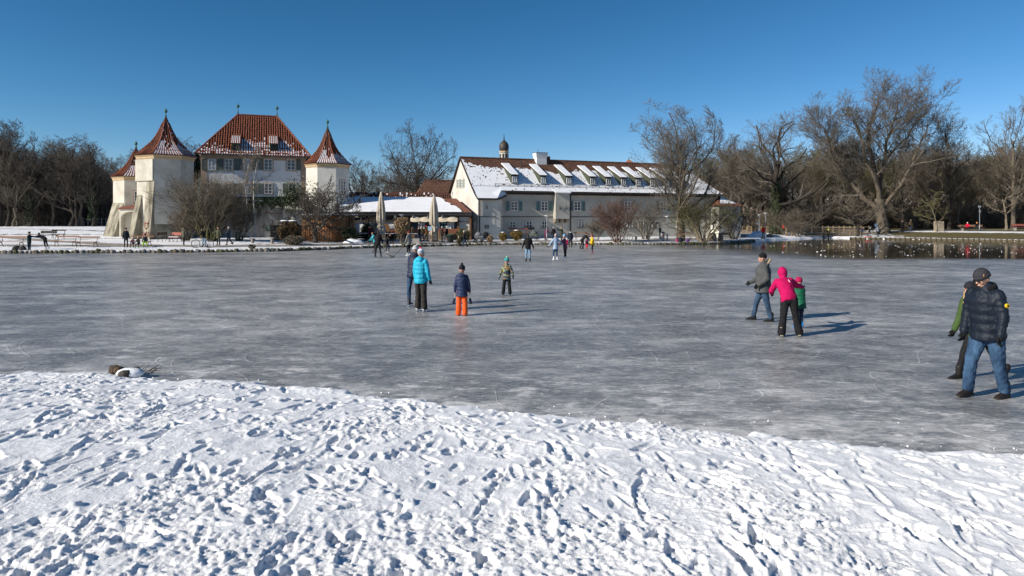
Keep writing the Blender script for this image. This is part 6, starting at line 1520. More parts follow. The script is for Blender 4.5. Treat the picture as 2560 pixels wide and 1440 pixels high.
    for i in range(N + 1):
        t = ts[0] + (ts[-1] - ts[0]) * i / N; a_ = np.interp(t, ts, [p[1] for p in prof]) * k * w * (1 + (puff - 1) * .6); c_ = np.interp(t, ts, [p[2] for p in prof]) * k * w * puff
        if quilted: f = 1 + .085 * abs(math.sin(t / (.12 * k) * math.pi)) - .06; a_ *= f; c_ *= f
        cen = hips + (up * t if t > 0 else dn * -t) ; an = np.linspace(0, 2 * math.pi, 19)[:-1]
        rings.append([cen + rx * math.cos(a1) * a_ + fw * math.sin(a1) * c_ for a1 in an])
    b.loft(rings)
    for sd in 'lr':
        so, el, wr, dv = arm[sd]; pf = .5 + .5 * puff
        def seg(p, q_, r0, r1):
            if quilted:
                n_ = 7; pts = [p.lerp(q_, i / n_) for i in range(n_ + 1)]; rr = [(r0 + (r1 - r0) * i / n_) * (1.06 if i % 2 else .90) for i in range(n_ + 1)]; b.tube(pts, rr, 12)
            capsule(b, p, q_, r0 * (.95 if quilted else 1), r1 * (.95 if quilted else 1), 12, 4)
        seg(so - rx * (.02 * k * (1 if sd == 'l' else -1)), el, .08 * k * pf, .066 * k * pf); seg(el, wr, .066 * k * pf, .052 * k * pf)
    if hood != 'up':
        capsule(b, neck - rx * .03 * k - up * .02 * k, neck + rx * .03 * k + up * .03 * k, .088 * k, .086 * k, 10, 1)     # collar
    if hood == 'down':
        c0 = neck - fw * .085 * k + up * .0 * k; b.ell(c0, (.125 * k, .075 * k, .085 * k), 12, 7); b.ell(c0 - up * .09 * k, (.07 * k, .05 * k, .08 * k), 10, 7)
        for s in (-1, 1): capsule(b, c0 + rx * s * .08 * k + up * .03 * k, neck + rx * s * .075 * k + fw * .05 * k, .04 * k, .03 * k, 8, 2)
    if hood == 'up':
        b.ell(hd + Mh @ V((0, .028 * hk, .012 * hk)), (.102 * hk, .115 * hk, .138 * hk), 14, 9, tilt=Mh); capsule(b, neck - fw * .02 * k, hp(0, .03, -.06), .085 * k, .09 * k, 10, 2)
    jm = topm or (quilt if quilted else cloth)('top_%s' % top[0], top[1])
    fused(b, 'jacket', jm, root, q, 3, (.012 if quilted else .02) * k if near else 0, .08)
    if fur:
        f = MB(); c0 = neck - fw * .10 * k + up * .05 * k; rs = random.Random(5)
        for i in range(26):
            a = math.pi * (i / 25) ; p = c0 + rx * math.cos(a) * .115 * k + (up * .6 - fw * .55) * math.sin(a) * .12 * k + up * .02 * k
            f.ell(p + V((rs.uniform(-.01, .01),) * 3), (.032 * k,) * 3, 7, 5)
        fused(f, 'fur_trim', fur, root, .011, 1, .02, .02)
    # shoes
    scm = cloth('shoe_%02x%02x%02x' % tuple(int(c * 255) for c in shoe_col), shoe_col, rough=.5)
    for sd, lg in (('l', ll), ('r', rl)):
        an = J[sd + 'a']; so_ = MB(); shd = (an - J[sd + 'k']).normalized(); tilt = max(-.9, min(.9, R(-(lg[2])) * (.0 if abs(an.z - ah) < .035 * k else .85)))
        Mt = Matrix.Rotation(-tilt, 3, 'X'); P = lambda a, b2, c: an + Mt @ V((a * k, b2 * k, c * k))
        wd = .045
        so_.loft([[P(wd * cx * wx_, y_, z_) for cx, z_ in ((-1, -.085), (1, -.085), (1.0, zt * .5 - .04), (.6, zt), (-.6, zt), (-1.0, zt * .5 - .04))] for y_, wx_, zt in ((.075, .7, -.02), (.06, .92, .03), (.0, .95, .035), (-.07, 1.0, -.02), (-.14, 1.05, -.042), (-.175, .85, -.055), (-.195, .5, -.07))])
        capsule(so_, P(0, .01, -.02), P(0, .015, .08 + (.03 if sk or shoe == 'boot' else 0)), .052 * k, .056 * k, 10, 1)
        s_ = fused(so_, 'skate_boot' if sk else 'shoe', scm, root, .010 if near else .02, 2)
        bb = MB()
        if sk:
            bb.box(P(0, -.05, -.127), (.006 * k if near else .012, .29 * k, .026 * k)); bb.box(P(0, .035, -.1), (.014, .03, .035 * k)); bb.box(P(0, -.12, -.1), (.014, .03, .035 * k)); bb.build('blade', M_BLADE, s_)
        else:
            bb.loft([[P(wd * cx, y_, z_) for cx, z_ in ((-w_, -.088), (w_, -.088), (w_, -.07), (-w_, -.07))] for y_, w_ in ((.08, .75), (.0, 1.0), (-.12, 1.1), (-.2, .6))]); bb.build('sole', M_SOLE, s_)
    # hat, hair
    if hat:
        b = MB(); b.ell(hd + Mh @ V((0, .012 * hk, .055 * hk)), (.09 * hk, .105 * hk, .095 * hk), 14, 9, tilt=Mh)
        hm = hat if not isinstance(hat, tuple) else cloth('hat_%02x%02x%02x' % tuple(int(c * 255) for c in hat), hat, .2, 30, .004, 60)
        ho = fused(b, 'hat', hm, root, .011 if near else .02, 1)
        if brim is not None:
            b = MB(); n = 16; rings = []
            for zz, g in ((-.012, 1.0), (-.01, 1.08), (.03, 1.08), (.034, 1.0)): rings.append([hp(.089 * g * math.cos(t), .012 + .104 * g * math.sin(t), .028 + zz) for t in np.arange(n) * 2 * math.pi / n])
            b.loft(rings); b.build('hat_brim', cloth('brim_%02x%02x%02x' % tuple(int(c * 255) for c in brim), brim), ho, True)
        if bobble: b = MB(); b.ell(hp(0, .02, .165), (.034 * hk,) * 3, 10, 8); fused(b, 'bobble', cloth('bob_%02x%02x%02x' % tuple(int(c * 255) for c in bobble), bobble, .3, 40, .01, 80), ho, .008, 0, .012, .02)
    if hair or not hat and hood != 'up':
        b = MB(); b.ell(hd + Mh @ V((0, .022 * hk, .03 * hk)), (.086 * hk, .098 * hk, .108 * hk), 12, 8, tilt=Mh)
        if long_hair:
            for i in range(6): capsule(b, hp(-.06 + .024 * i, .06, .0), hp(-.075 + .03 * i, .07 + .01 * (i % 2), -.19 - .02 * (i % 3)), .032 * hk, .018 * hk, 7, 3)
        if long_hair:
            for s in (-1, 1):
                for i in range(3): capsule(b, hp(s * .075, -.02 + .03 * i, -.01), hp(s * (.10 + .01 * i), -.06 + .03 * i, -.23 - .02 * i), .028 * hk, .02 * hk, 7, 3)
        if hat is None or long_hair: fused(b, 'hair', hair or M_HAIRD, root, .012 if near else .022, 1, .015 if near else 0, .03)
    if scarf: b = MB(); capsule(b, neck - rx * .035 * k + up * .03 * k, neck + rx * .035 * k + up * .04 * k, .082 * k, .082 * k, 10, 1); fused(b, 'scarf', cloth('scarf_%02x%02x%02x' % tuple(int(c * 255) for c in scarf), scarf), root, .014, 1)
    if glasses:
        b = MB()
        for s in (-1, 1): b.ell(hp(s * .032, -.094, .012), (.027 * hk, .008 * hk, .02 * hk), 10, 6, tilt=Mh); b.tube([hp(s * .06, -.088, .015), hp(s * .082, .0, .015)], .004, 4)
        b.tube([hp(-.012, -.1, .015), hp(.012, -.1, .015)], .004, 4); b.build('sunglasses', mat('sunglass_lens', (.01, .01, .01), .15), root)
    if pack:
        b = MB(); c0 = hips + up * .30 * k - fw * .19 * k; b.ell(c0, (.13 * k, .085 * k, .2 * k), 12, 8); fused(b, 'backpack', cloth('pack_%02x%02x%02x' % tuple(int(c * 255) for c in pack), pack), root, .02, 2)
    if extras: extras(root, dict(k=k, hips=hips, up=up, rx=rx, fw=fw, neck=neck, arm=arm, J=J, hp=hp, hd=hd))
    return root

def hand(b, wr, dv, k, s, fw, fat):
    """palm, four curled fingers of different lengths and a thumb"""
    side = dv.cross(fw); side = side.normalized() if side.length > .05 else Vector((1, 0, 0)); nrm = side.cross(dv).normalized()
    if nrm.dot(fw) < 0: nrm = -nrm
    wide_ = nrm  # hanging hands show their side: the row of fingers runs front to back
    pal = side * s * -1
    c = wr + dv * .055 * k
    M = Matrix((side, wide_, dv)).transposed()
    b.ell(c, (.017 * k * fat, .038 * k * fat ** .5, .05 * k), 8, 6, tilt=M)
    for i, L in enumerate((.068, .076, .070, .054)):
        o = wide_ * (.03 - .02 * i) * k * fat ** .5; p0 = wr + dv * .085 * k + o; p1 = p0 + (dv * .9 + pal * .25) * L * .5 * k; p2 = p1 + (dv * .55 + pal * .8) * L * .5 * k
        capsule(b, p0, p1, .0098 * k * fat, .009 * k * fat, 6, 1); capsule(b, p1, p2, .009 * k * fat, .0078 * k * fat, 6, 1)
    t0 = wr + dv * .03 * k + wide_ * .026 * k; t1 = t0 + (wide_ * .7 + dv * .7 + pal * .2) * .035 * k; t2 = t1 + (wide_ * .25 + dv * .9 + pal * .4) * .03 * k
    capsule(b, t0, t1, .0125 * k * fat, .011 * k * fat, 6, 1); capsule(b, t1, t2, .011 * k * fat, .009 * k * fat, 6, 1)

def on_ice(px, py): Y = YI(py); return XW(px, Y), Y, 0.0
def on_bank(px, Y): x = XW(px, Y); return x, Y, gz1(x, Y) + .02
JEANS = denim('blue_denim', (.018, .04, .085), (.06, .125, .22)); JEANSL = denim('light_denim', (.13, .25, .4), (.3, .45, .6)); JEANSD = denim('dark_denim', (.025, .05, .09), (.06, .11, .18))

# ---- near groups
def striped_hat():
    m = bpy.data.materials.new('striped_knit'); m.use_nodes = True; t = m.node_tree; b = t.nodes['Principled BSDF']; b.inputs['Roughness'].default_value = .9
    tc = nd(t, 'ShaderNodeTexCoord'); s = nd(t, 'ShaderNodeSeparateXYZ'); t.links.new(tc.outputs['Generated'], s.inputs[0])
    c = nd(t, 'ShaderNodeValToRGB'); c.color_ramp.interpolation = 'CONSTANT'; e = c.color_ramp.elements; e[0].color = (.02, .03, .07, 1); e[1].position = .93; e[1].color = (.8, .8, .8, 1)
    for p, q in ((.16, (.75, .05, .12)), (.24, (.8, .8, .82)), (.30, (.05, .1, .25)), (.36, (.8, .8, .82)), (.44, (.12, .25, .42)), (.56, (.8, .8, .82)), (.62, (.05, .1, .25)), (.68, (.8, .8, .82))): k = e.new(p); k.color = q + (1,)
    t.links.new(s.outputs[2], c.inputs[0]); t.links.new(c.outputs[0], b.inputs['Base Color']); return m
x, y, z = on_ice(1052, 779)
person(x, y, z, 1.67, 152, 'teenager in a turquoise padded jacket, dark trousers and striped bobble hat, on ice skates', ('turquoise', (.02, .38, .55)), dict(c=(.035, .032, .03), w=1.22, flare=1.45), ll=(4, 3, -2, 1), rl=(-2, 4, 0, 2),
       la=(4, 10, 14, 2), ra=(2, 12, 16, 4), shoe='skate', shoe_col=(.45, .45, .46), hat=striped_hat(), bobble=(.75, .02, .1), hood='down', quilted=True, puff=1.15, near=True, look=-25, coat=1.35)
x, y, z = on_ice(1033, 766)
person(x, y, z, 1.74, 155, 'person in a navy padded jacket, jeans and pale grey hat, behind the turquoise jacket', ('dark_navy', (.02, .027, .055)), dict(c=(.1, .2, .3)), ll=(-8, 3, 2, 0), rl=(6, 10, -30, 26), lean=12,
       la=(10, 10, 25, 0), ra=(8, 10, 20, 0), shoe='skate', shoe_col=(.06, .06, .075), hat=(.45, .44, .46), brim=(.5, .49, .5), hood='down', quilted=True, puff=1.12, near=True, legm=JEANS, coat=1.2, hair=None)
def mittens(root, d):
    for sd, s in (('l', 1), ('r', -1)):
        so, el, wr, dv = d['arm'][sd]; b = MB(); p = wr + dv * .05 * d['k']; g = p + Vector((s * .012, 0, -.17))
        b.tube([p, g], .004, 4); b.build('mitten_string', M_FRAME, root); b = MB(); capsule(b, g, g + Vector((s * .02, .02, -.1)), .03, .04, 8, 2); capsule(b, g + Vector((0, -.02, -.03)), g + Vector((0, -.05, -.06)), .016, .014, 6, 1)
        fused(b, 'mitten', cloth('dark_blue_mitten', (.02, .03, .06)), root, .009, 1)
x, y, z = on_ice(1155, 789)
person(x, y, z, 1.28, 177, 'child seen from behind in a long navy padded coat and orange snow trousers, mittens dangling', ('navy_child', (.022, .035, .085)), dict(c=(.75, .11, .02), w=1.3, flare=1.5), ll=(2, 4, -2, 2), rl=(-3, 3, -2, 1), la=(0, 12, 6, 6), ra=(2, 13, 8, 6),
       shoe='boot', shoe_col=(.04, .08, .13), hat=(.012, .013, .022), bobble=(.012, .013, .02), glove=None, hood='down', quilted=True, puff=1.12, near=True, coat=2.1, extras=mittens)
x, y, z = on_ice(1267, 739)
person(x, y, z, 1.17, -8, 'small child facing the viewer in a multicoloured patterned jacket and teal bobble hat', ('pattern', (.1, .1, .1)), dict(c=(.014, .014, .016), w=1.25, flare=1.4), ll=(4, 6, -4, 5), rl=(4, 7, -2, 6), la=(8, 22, 16, 10), ra=(6, 24, 14, 12),
       shoe='skate', shoe_col=(.02, .02, .02), hat=(.05, .33, .33), brim=(.03, .2, .25), bobble=(.3, .65, .3), near=True, topm=camo(), puff=1.15, coat=1.3, scarf=(.25, .3, .12))
x, y, z = on_ice(1908, 802)
person(x, y, z, 1.70, -100, 'man in a grey parka with a fur-trimmed hood, dark jeans and black beanie', ('grey_parka', (.075, .078, .078)), dict(c=(.03, .06, .1), w=1.05), ll=(-10, 4, -14, 2), rl=(20, 3, 12, 2), la=(-10, 14, 50, -4), ra=(8, 10, 60, -6),
       shoe='boot', shoe_col=(.016, .016, .018), hat=(.01, .01, .011), hood='down', near=True, legm=JEANSD, coat=1.5, puff=1.18, wide=1.1, fur=M_FUR, look=-8)
def jacket_marks(root, d):
    k = d['k']; w = mat('white_print', (.8, .8, .8), .7); b = MB(); c = d['hips'] + d['up'] * .40 * k + d['rx'] * -.09 * k - d['fw'] * .155 * k
    a, e = d['rx'], d['up']; p = [c + a * .012 + e * .03, c + a * .02 + e * .03, c + a * 0 - e * .035, c - a * .008 - e * .035]; b.add([v - d['fw'] * .008 for v in p] + [v + d['fw'] * .02 for v in p], [(0, 1, 2, 3), (7, 6, 5, 4), (0, 4, 5, 1), (1, 5, 6, 2), (2, 6, 7, 3), (3, 7, 4, 0)]); b.build('white_stripe', w, root)
x, y, z = on_ice(1973, 840)
person(x, y, z, 1.60, 168, 'woman bending forward in a deep magenta hooded jacket and flared black trousers', ('magenta', (.45, .004, .085)), dict(c=(.013, .013, .015), w=1.15, flare=1.6), ll=(-6, 7, -12, 8), rl=(6, 9, 0, 12), lean=38, side=8, nod=28, hood='up',
       la=(30, 16, 70, -15), ra=(55, 38, 75, 45), shoe='boot', shoe_col=(.3, .28, .22), near=True, coat=1.1, puff=1.1, extras=jacket_marks, twist=6)
x, y, z = on_ice(2000, 822)
person(x, y, z, 1.10, 195, 'small child in a dark green jacket and blue skates, held by the woman in magenta', ('bottle_green', (.01, .12, .06)), dict(c=(.02, .03, .06), w=1.1), ll=(10, 4, -2, 2), rl=(14, 6, 2, 4), lean=6, la=(60, 20, 100, 20), ra=(70, 40, 110, 30),
       shoe='skate', shoe_col=(.02, .22, .6), hat=(.35, .01, .07), near=True, coat=2.0, puff=1.3, quilted=True)
def big_marks(root, d):
    so, el, wr, dv = d['arm']['l']; k = d['k']; M_Y = mat('yellow_badge', (.75, .5, .02), .7); 
    c = so.lerp(el, .45); n = (d['rx'] * .99 + d['fw'] * .1).normalized(); u_ = d['up']; v_ = n.cross(u_).normalized()
    for nm, r, off, m in (('badge', .031, .088, M_Y), ('badge_mark', .013, .094, bpy.data.materials['black_fur'])):
        b = MB(); t = np.arange(18) * 2 * math.pi / 18; b.prism([c + n * (off - .03) * k + (u_ * math.sin(a) + v_ * math.cos(a)) * r for a in t], n * .03 * k); b.build(nm, m, root)
    b = MB(); b.box(d['hp'](.088, -.03, .075), (.012, .012, .035)); b.build('leather_tag', mat('tan_leather', (.35, .18, .07), .7), root)
    # belt loop end and fur lining lying on the shoulders
    f = MB(); rs = random.Random(9)
    for i in range(30):
        a = -2.2 + 4.4 * i / 29; p = d['neck'] - d['fw'] * .035 * k + d['rx'] * math.sin(a) * .10 * k - d['fw'] * (math.cos(a) * .10 - .02) * k + d['up'] * (.045 + .02 * math.cos(a)) * k; f.ell(p, (.036, .036, .038), 7, 5)
    fused(f, 'fur_lining', M_FURD, root, .012, 1, .015, .02)
    b = MB(); b.ell(d['hips'] - d['fw'] * .16 * k + d['up'] * .05 * k, (.03, .05, .06), 8, 6); b.build('jacket_flap', cloth('top_midnight', (.016, .024, .04)), root)
x, y, z = on_ice(2470, 992)
person(x, y, z, 1.86, -66, 'big man at the right looking down, dark padded jacket, blue jeans, grey beanie and sunglasses', ('midnight', (.009, .014, .024)), dict(c=(.1, .2, .3), w=1.16, cuff=True, flare=1.12), ll=(-6, 3, -16, 2), rl=(23, 4, 8, 2),
       la=(2, 10, 20, 2), ra=(2, 8, 14, 2), shoe='boot', shoe_col=(.022, .017, .015), hat=(.035, .035, .042), brim=(.032, .032, .038), hood='down', quilted=True, near=True, legm=JEANS, coat=1.1, puff=1.16, wide=1.06, nod=26, look=-14, lean=7, glasses=True, extras=big_marks)
x, y, z = on_ice(2447, 948)
person(x, y, z, 1.62, -78, 'woman with long blond hair in a green coat, half hidden behind the big man', ('olive_green', (.05, .085, .025)), dict(c=(.012, .012, .013), w=.95), ll=(-24, 3, -34, 2), rl=(26, 3, 16, 2), lean=14, la=(-16, 8, -4, 4), ra=(8, 8, 24, 4),
       shoe='boot', shoe_col=(.015, .014, .014), hat=(.02, .02, .024), near=True, hair=M_HAIRB, long_hair=True, coat=2.2, nod=8)

# ---- skaters further out
def P_(kind, px, v, H, rot, label, **k):
    x, y, z = on_ice(px, v) if kind == 'i' else on_bank(px, v); return person(x, y, z, H, rot, label, **k)
def stick(dx, dz=0):
    def f(root, d):
        so, el, wr, dv = d['arm']['r' if dx < 0 else 'l']; rot = root.rotation_euler.z; w = Matrix.Rotation(-rot, 3, 'Z')
        tip = w @ Vector((dx, -.25, 0)); tip.z = .04; b = MB(); a = wr + dv * .08; up_ = a + (a - tip) * .25; b.tube([up_, tip], .016, 5); e = w @ Vector((math.copysign(.3, dx), 0, .0)); b.tube([tip, tip + e * .5 + Vector((0, 0, -.01)), tip + e + Vector((0, 0, .05))], [.03, .035, .025], 5); b.build('hockey_stick', M_DARKWOOD, None) if False else b.build('hockey_stick', M_DARKWOOD, root)
    return f
P_('i', 1320, 656, 1.66, 180, 'woman in a black jacket and light blue jeans skating away in mid pond', top=('black', (.012, .011, .012)), legs=dict(c=(.2, .3, .4)), legm=JEANSL, la=(0, 20, 10, 16), ra=(0, 20, 6, 16), shoe='skate', shoe_col=(.03, .028, .026), hair=M_HAIRD, puff=1.0)
P_('i', 1389, 652, 1.62, 205, 'skater in a pale blue jacket and blue jeans, arms held out', top=('pale_blue', (.33, .42, .56)), legs=dict(c=(.1, .2, .3)), legm=JEANS, la=(5, 36, 20, 30), ra=(0, 45, 10, 55), ll=(14, 2, -8, 2), rl=(4, 2, -6, 2), shoe='skate', shoe_col=(.75, .75, .75), hat=(.42, .36, .42), bobble=(.5, .42, .45), coat=1.8)
P_('i', 1413, 651, 1.58, 250, 'skater in a plaid pink jacket with a light blue helmet and black trousers', top=('plaid_pink', (.14, .06, .10)), legs=dict(c=(.014, .013, .016)), lean=6, la=(30, 8, 60, 4), ra=(40, 8, 70, 4), shoe='skate', shoe_col=(.75, .75, .76), hat=(.2, .38, .6), coat=1.6, pack=(.45, .03, .09))
P_('i', 1482, 634, 1.40, -80, 'child in a bright yellow jacket on skates near the far bank', top=('yellow', (.75, .42, .01)), legs=dict(c=(.02, .02, .028)), lean=8, la=(10, 6, 20, 2), ra=(10, 6, 20, 2), ll=(16, 2, -10, 2), shoe='skate', shoe_col=(.35, .1, .12), hat=(.3, .06, .06))
P_('i', 1456, 622, 1.62, 60, 'adult in a dark coat bending over a small child in red', top=('dark_coat', (.018, .018, .017)), legs=dict(c=(.015, .015, .02)), lean=42, la=(40, 6, 50, 2), ra=(40, 6, 50, 2), ll=(10, 3, -14, 2), rl=(-6, 3, -20, 2), coat=1.8, hat=(.02, .02, .02))
P_('i', 1467, 621.5, .92, -30, 'toddler in red snow trousers beside the bending adult', top=('plum', (.09, .02, .06)), legs=dict(c=(.55, .015, .04), w=1.3), la=(30, 20, 40, 14), shoe='boot', hat=(.08, .015, .05))
P_('i', 1426, 618.5, 1.64, 190, 'person in a dark blue coat with a white scarf standing by the far bank', top=('dusk_blue', (.02, .025, .04)), legs=dict(c=(.02, .02, .03)), coat=2.0, scarf=(.6, .6, .58), hat=(.02, .015, .015))
P_('i', 945, 644, 1.76, 176, 'hockey player dressed all in black, legs apart, seen from behind', top=('black', (.012, .011, .012)), legs=dict(c=(.022, .022, .025), w=1.05), ll=(4, 9, 0, 7), rl=(2, 8, 0, 8), la=(30, 10, 60, -5), ra=(25, 10, 50, -5), shoe='skate', shoe_col=(.03, .03, .03), lean=8, extras=stick(.9), coat=1.0)
P_('i', 1022, 641, 1.72, -120, 'hockey player in a grey hoodie and dark red cap holding a stick to the left', top=('grey_hoodie', (.2, .2, .19)), legs=dict(c=(.014, .014, .016)), ll=(2, 4, 0, 4), rl=(4, 4, 0, 5), la=(12, 6, 26, 4), ra=(20, 10, 50, 4), shoe='skate', shoe_col=(.6, .6, .6), hat=(.2, .02, .02), extras=stick(-1.0), coat=1.2)
P_('i', 966, 631, 1.66, 60, 'hockey player in black bending forward beside the other two players', top=('black', (.012, .011, .012)), legs=dict(c=(.05, .05, .055), w=1.05), lean=38, ll=(26, 5, -14, 4), rl=(20, 5, -14, 4), la=(30, 6, 20, 4), ra=(40, 6, 30, 4), shoe='skate', shoe_col=(.2, .2, .2), extras=stick(-.8))
P_('i', 937, 629, 1.55, -60, 'hockey player in a teal jersey half hidden behind the one in black', top=('teal_jersey', (.05, .3, .36)), legs=dict(c=(.03, .03, .035)), lean=18, la=(30, 10, 40, 6), ra=(30, 10, 40, 6), ll=(14, 5, -8, 4), shoe='skate', shoe_col=(.1, .1, .1), hair=M_HAIRD)
P_('i', 1162, 617, 1.58, -90, 'youth with a dark jacket, jeans and pale hat stepping along the far bank', top=('black_violet', (.02, .018, .025)), legs=dict(c=(.1, .2, .3)), legm=JEANS, ll=(22, 2, 8, 2), rl=(-16, 2, -26, 2), hat=(.5, .5, .48), lean=6)
P_('i', 73, 633, 1.60, 95, 'person in dark green with a helmet standing at the far left, one arm out', top=('dark_petrol', (.012, .03, .035)), legs=dict(c=(.02, .028, .05)), la=(75, 8, 80, 4), ra=(10, 8, 20, 2), shoe='skate', shoe_col=(.2, .2, .2), hat=(.05, .05, .055))
P_('b', 112, 54.3, 1.62, -90, 'person in black bending far forward from the bank at the far left', top=('black_navy', (.013, .014, .02)), legs=dict(c=(.02, .02, .03)), lean=60, la=(75, 5, 90, 2), ra=(75, 5, 90, 2), ll=(-8, 3, -18, 2), rl=(-14, 3, -22, 2), shoe='boot', shoe_col=(.5, .5, .55), hat=(.012, .012, .016), nod=-10)
# ---- people on the bank
P_('b', 315, 57.0, 1.58, 30, 'person in a black coat and cap standing beside the bench with children', top=('ink', (.014, .02, .026)), legs=dict(c=(.018, .018, .024)), hat=(.012, .012, .014), coat=1.4, look=30)
def sitting(px, Y, H, rot, lab, zs=.42, **k):
    x, y, z = on_bank(px, Y); kk = H / 1.75
    o = person(x, y, z, H, rot, lab, ll=(82, 10, 2, 4), rl=(84, 10, 6, 4), la=(30, 12, 60, -10), ra=(30, 12, 60, -10), lean=k.pop('lean', 14), **k); return o
sitting(333, 56.6, 1.05, 10, 'small child with a pale cap crouching at the left end of the bench', top=('dull_rose', (.12, .05, .06)), legs=dict(c=(.05, .03, .035)), hat=(.55, .5, .4))
sitting(347, 56.1, 1.15, 0, 'child in black with bright green boots sitting in the snow before the bench', top=('soot', (.015, .015, .017)), legs=dict(c=(.015, .02, .015)), hat=(.4, .33, .22), shoe_col=(.1, .5, .05))
sitting(364, 57.5, 1.35, 20, 'person in lime green trousers and a dark jacket sitting on the bench', top=('slate_navy', (.02, .03, .05)), legs=dict(c=(.38, .6, .02), w=1.2), hat=(.02, .025, .04), lean=28)
P_('b', 460, 59.8, 1.56, 165, 'walker in an olive parka with a pale fur collar at the left of the path', top=('olive_parka', (.10, .095, .065)), legs=dict(c=(.016, .014, .014)), ll=(10, 2, 4, 2), rl=(-8, 2, -18, 2), coat=2.0, fur=M_FUR, hair=M_HAIRD, hood='down')
P_('b', 511, 57.6, 1.66, -70, 'cyclist in a black jacket and light jeans pushing a mountain bike', top=('black', (.012, .011, .012)), legs=dict(c=(.2, .3, .4)), legm=JEANSL, lean=16, la=(40, 8, 60, 2), ra=(40, 8, 60, 2), ll=(18, 2, 6, 2), rl=(-12, 2, -24, 2), hat=(.02, .018, .03))
P_('b', 546, 59.8, 1.58, -10, 'walker in an olive coat with one arm stretched out, beside the biggest shrub', top=('moss_coat', (.085, .085, .05)), legs=dict(c=(.012, .012, .014)), la=(0, 16, 6, 8), ra=(10, 50, 20, 62), coat=2.3, hair=M_HAIRD)
P_('b', 572, 60.2, 1.62, -75, 'walker in a long blue-grey coat and light hat heading left along the path', top=('steel_coat', (.035, .05, .07)), legs=dict(c=(.012, .012, .016)), ll=(18, 2, 4, 2), rl=(-14, 2, -34, 2), coat=2.5, hat=(.45, .45, .43), la=(30, 6, 70, -10))
P_('b', 926, 69.5, 1.66, 40, 'person in a dark wine-red coat with a light fur hood by the cafe terrace', top=('wine', (.07, .015, .022)), legs=dict(c=(.012, .012, .018)), coat=2.2, fur=M_FUR, hood='down', hair=M_HAIRD, la=(30, 8, 90, -10))
P_('b', 1012, 67.8, 1.62, 60, 'person in black standing between the leafy tree and the hockey player in grey', top=('black', (.012, .011, .012)), legs=dict(c=(.012, .012, .014)), coat=1.6)
P_('b', 1047, 70.5, 1.64, 75, 'passer-by in a black jacket and jeans walking before the cafe', top=('black', (.012, .011, .012)), legs=dict(c=(.1, .2, .3)), legm=JEANS, ll=(20, 2, 6, 2), rl=(-16, 2, -28, 2), hat=(.2, .08, .08), scarf=(.5, .45, .42))
P_('b', 1056, 72.3, 1.70, 95, 'person in a khaki jacket and jeans walking left of the red cap', top=('khaki', (.15, .12, .06)), legs=dict(c=(.1, .2, .3)), legm=JEANS, ll=(16, 2, 4, 2), rl=(-14, 2, -26, 2), hair=M_HAIRD, hood='down')
P_('b', 1066, 72.0, 1.68, 95, 'person in a brown coat and bright red cap before the cafe', top=('tan_coat', (.24, .11, .04)), legs=dict(c=(.2, .3, .4)), legm=JEANS, ll=(14, 2, 2, 2), rl=(-14, 2, -24, 2), hat=(.6, .02, .02), coat=1.7)
P_('b', 1105, 70.3, 1.64, 110, 'person in black with a pale hat standing left of the striding couple member', top=('black', (.012, .011, .012)), legs=dict(c=(.03, .025, .022)), hat=(.5, .46, .4), coat=1.4, la=(30, 6, 70, -5))
P_('b', 1117, 71.2, 1.74, 250, 'striding person in a black jacket, blue jeans and grey hat before the cafe windows', top=('black_plum', (.02, .013, .02)), legs=dict(c=(.1, .2, .3)), legm=JEANS, ll=(26, 3, 14, 2), rl=(-18, 3, -28, 2), hat=(.4, .38, .38), scarf=(.6, .6, .62))
P_('b', 1147, 66.8, 1.70, 10, 'man in an olive parka on the bank edge with hands raised to a camera', top=('dark_olive', (.065, .055, .028)), legs=dict(c=(.015, .014, .013)), hat=(.3, .28, .27), coat=1.9, la=(40, 10, 130, -25), ra=(40, 10, 130, -25))
P_('b', 1364, 76.0, 1.50, 120, 'person in a magenta-purple coat bending over a pram by the lamp post', top=('purple', (.16, .02, .08)), legs=dict(c=(.1, .02, .03)), lean=20, la=(40, 6, 50, 2), ra=(40, 6, 50, 2), coat=1.8, hat=(.02, .015, .02))
P_('b', 1384, 74.8, 1.56, 200, 'person in black with a grey hat right of the lamp post', top=('black', (.012, .011, .012)), legs=dict(c=(.02, .03, .05)), hat=(.3, .3, .33), coat=1.3)
P_('b', 1404, 73.2, 1.72, -70, 'photographer in a dark green coat looking through a camera on the bank', top=('hunter', (.04, .045, .028)), legs=dict(c=(.04, .04, .03)), hair=M_HAIRD, scarf=(.55, .5, .4), coat=2.4, la=(50, 14, 130, -20), ra=(60, 14, 135, -20))
P_('b', 1908, 92, 1.62, 178, 'person in a red jacket seen from behind at the bend of the path', top=('red', (.6, .015, .015)), legs=dict(c=(.06, .035, .02)), hair=M_HAIRD)
P_('b', 1958, 108, 1.66, 120, 'far-off person in an orange-red jacket with a bicycle beside the ivy-clad tree', top=('orange_red', (.6, .05, .02)), legs=dict(c=(.015, .015, .02)), hair=M_HAIRD)
P_('b', 2154, 96.4, 1.35, 30, 'child in dark blue, leftmost of the three on the grassy bank', top=('child_blue', (.02, .04, .1)), legs=dict(c=(.06, .04, .03)), lean=20, la=(40, 10, 50, 5))
P_('b', 2173, 96.0, 1.40, 20, 'child in black with a teal hat, middle of the three on the grassy bank', top=('child_black', (.014, .016, .022)), legs=dict(c=(.1, .1, .1)), hat=(.1, .3, .35), lean=24, ll=(20, 6, -10, 4), la=(30, 20, 40, 10))
P_('b', 2195, 95.6, 1.62, 190, 'person in a grey-blue jacket and dark trousers, rightmost of the three on the grassy bank', top=('grey_blue', (.16, .18, .22)), legs=dict(c=(.014, .014, .018)), lean=10, la=(20, 30, 30, 40))
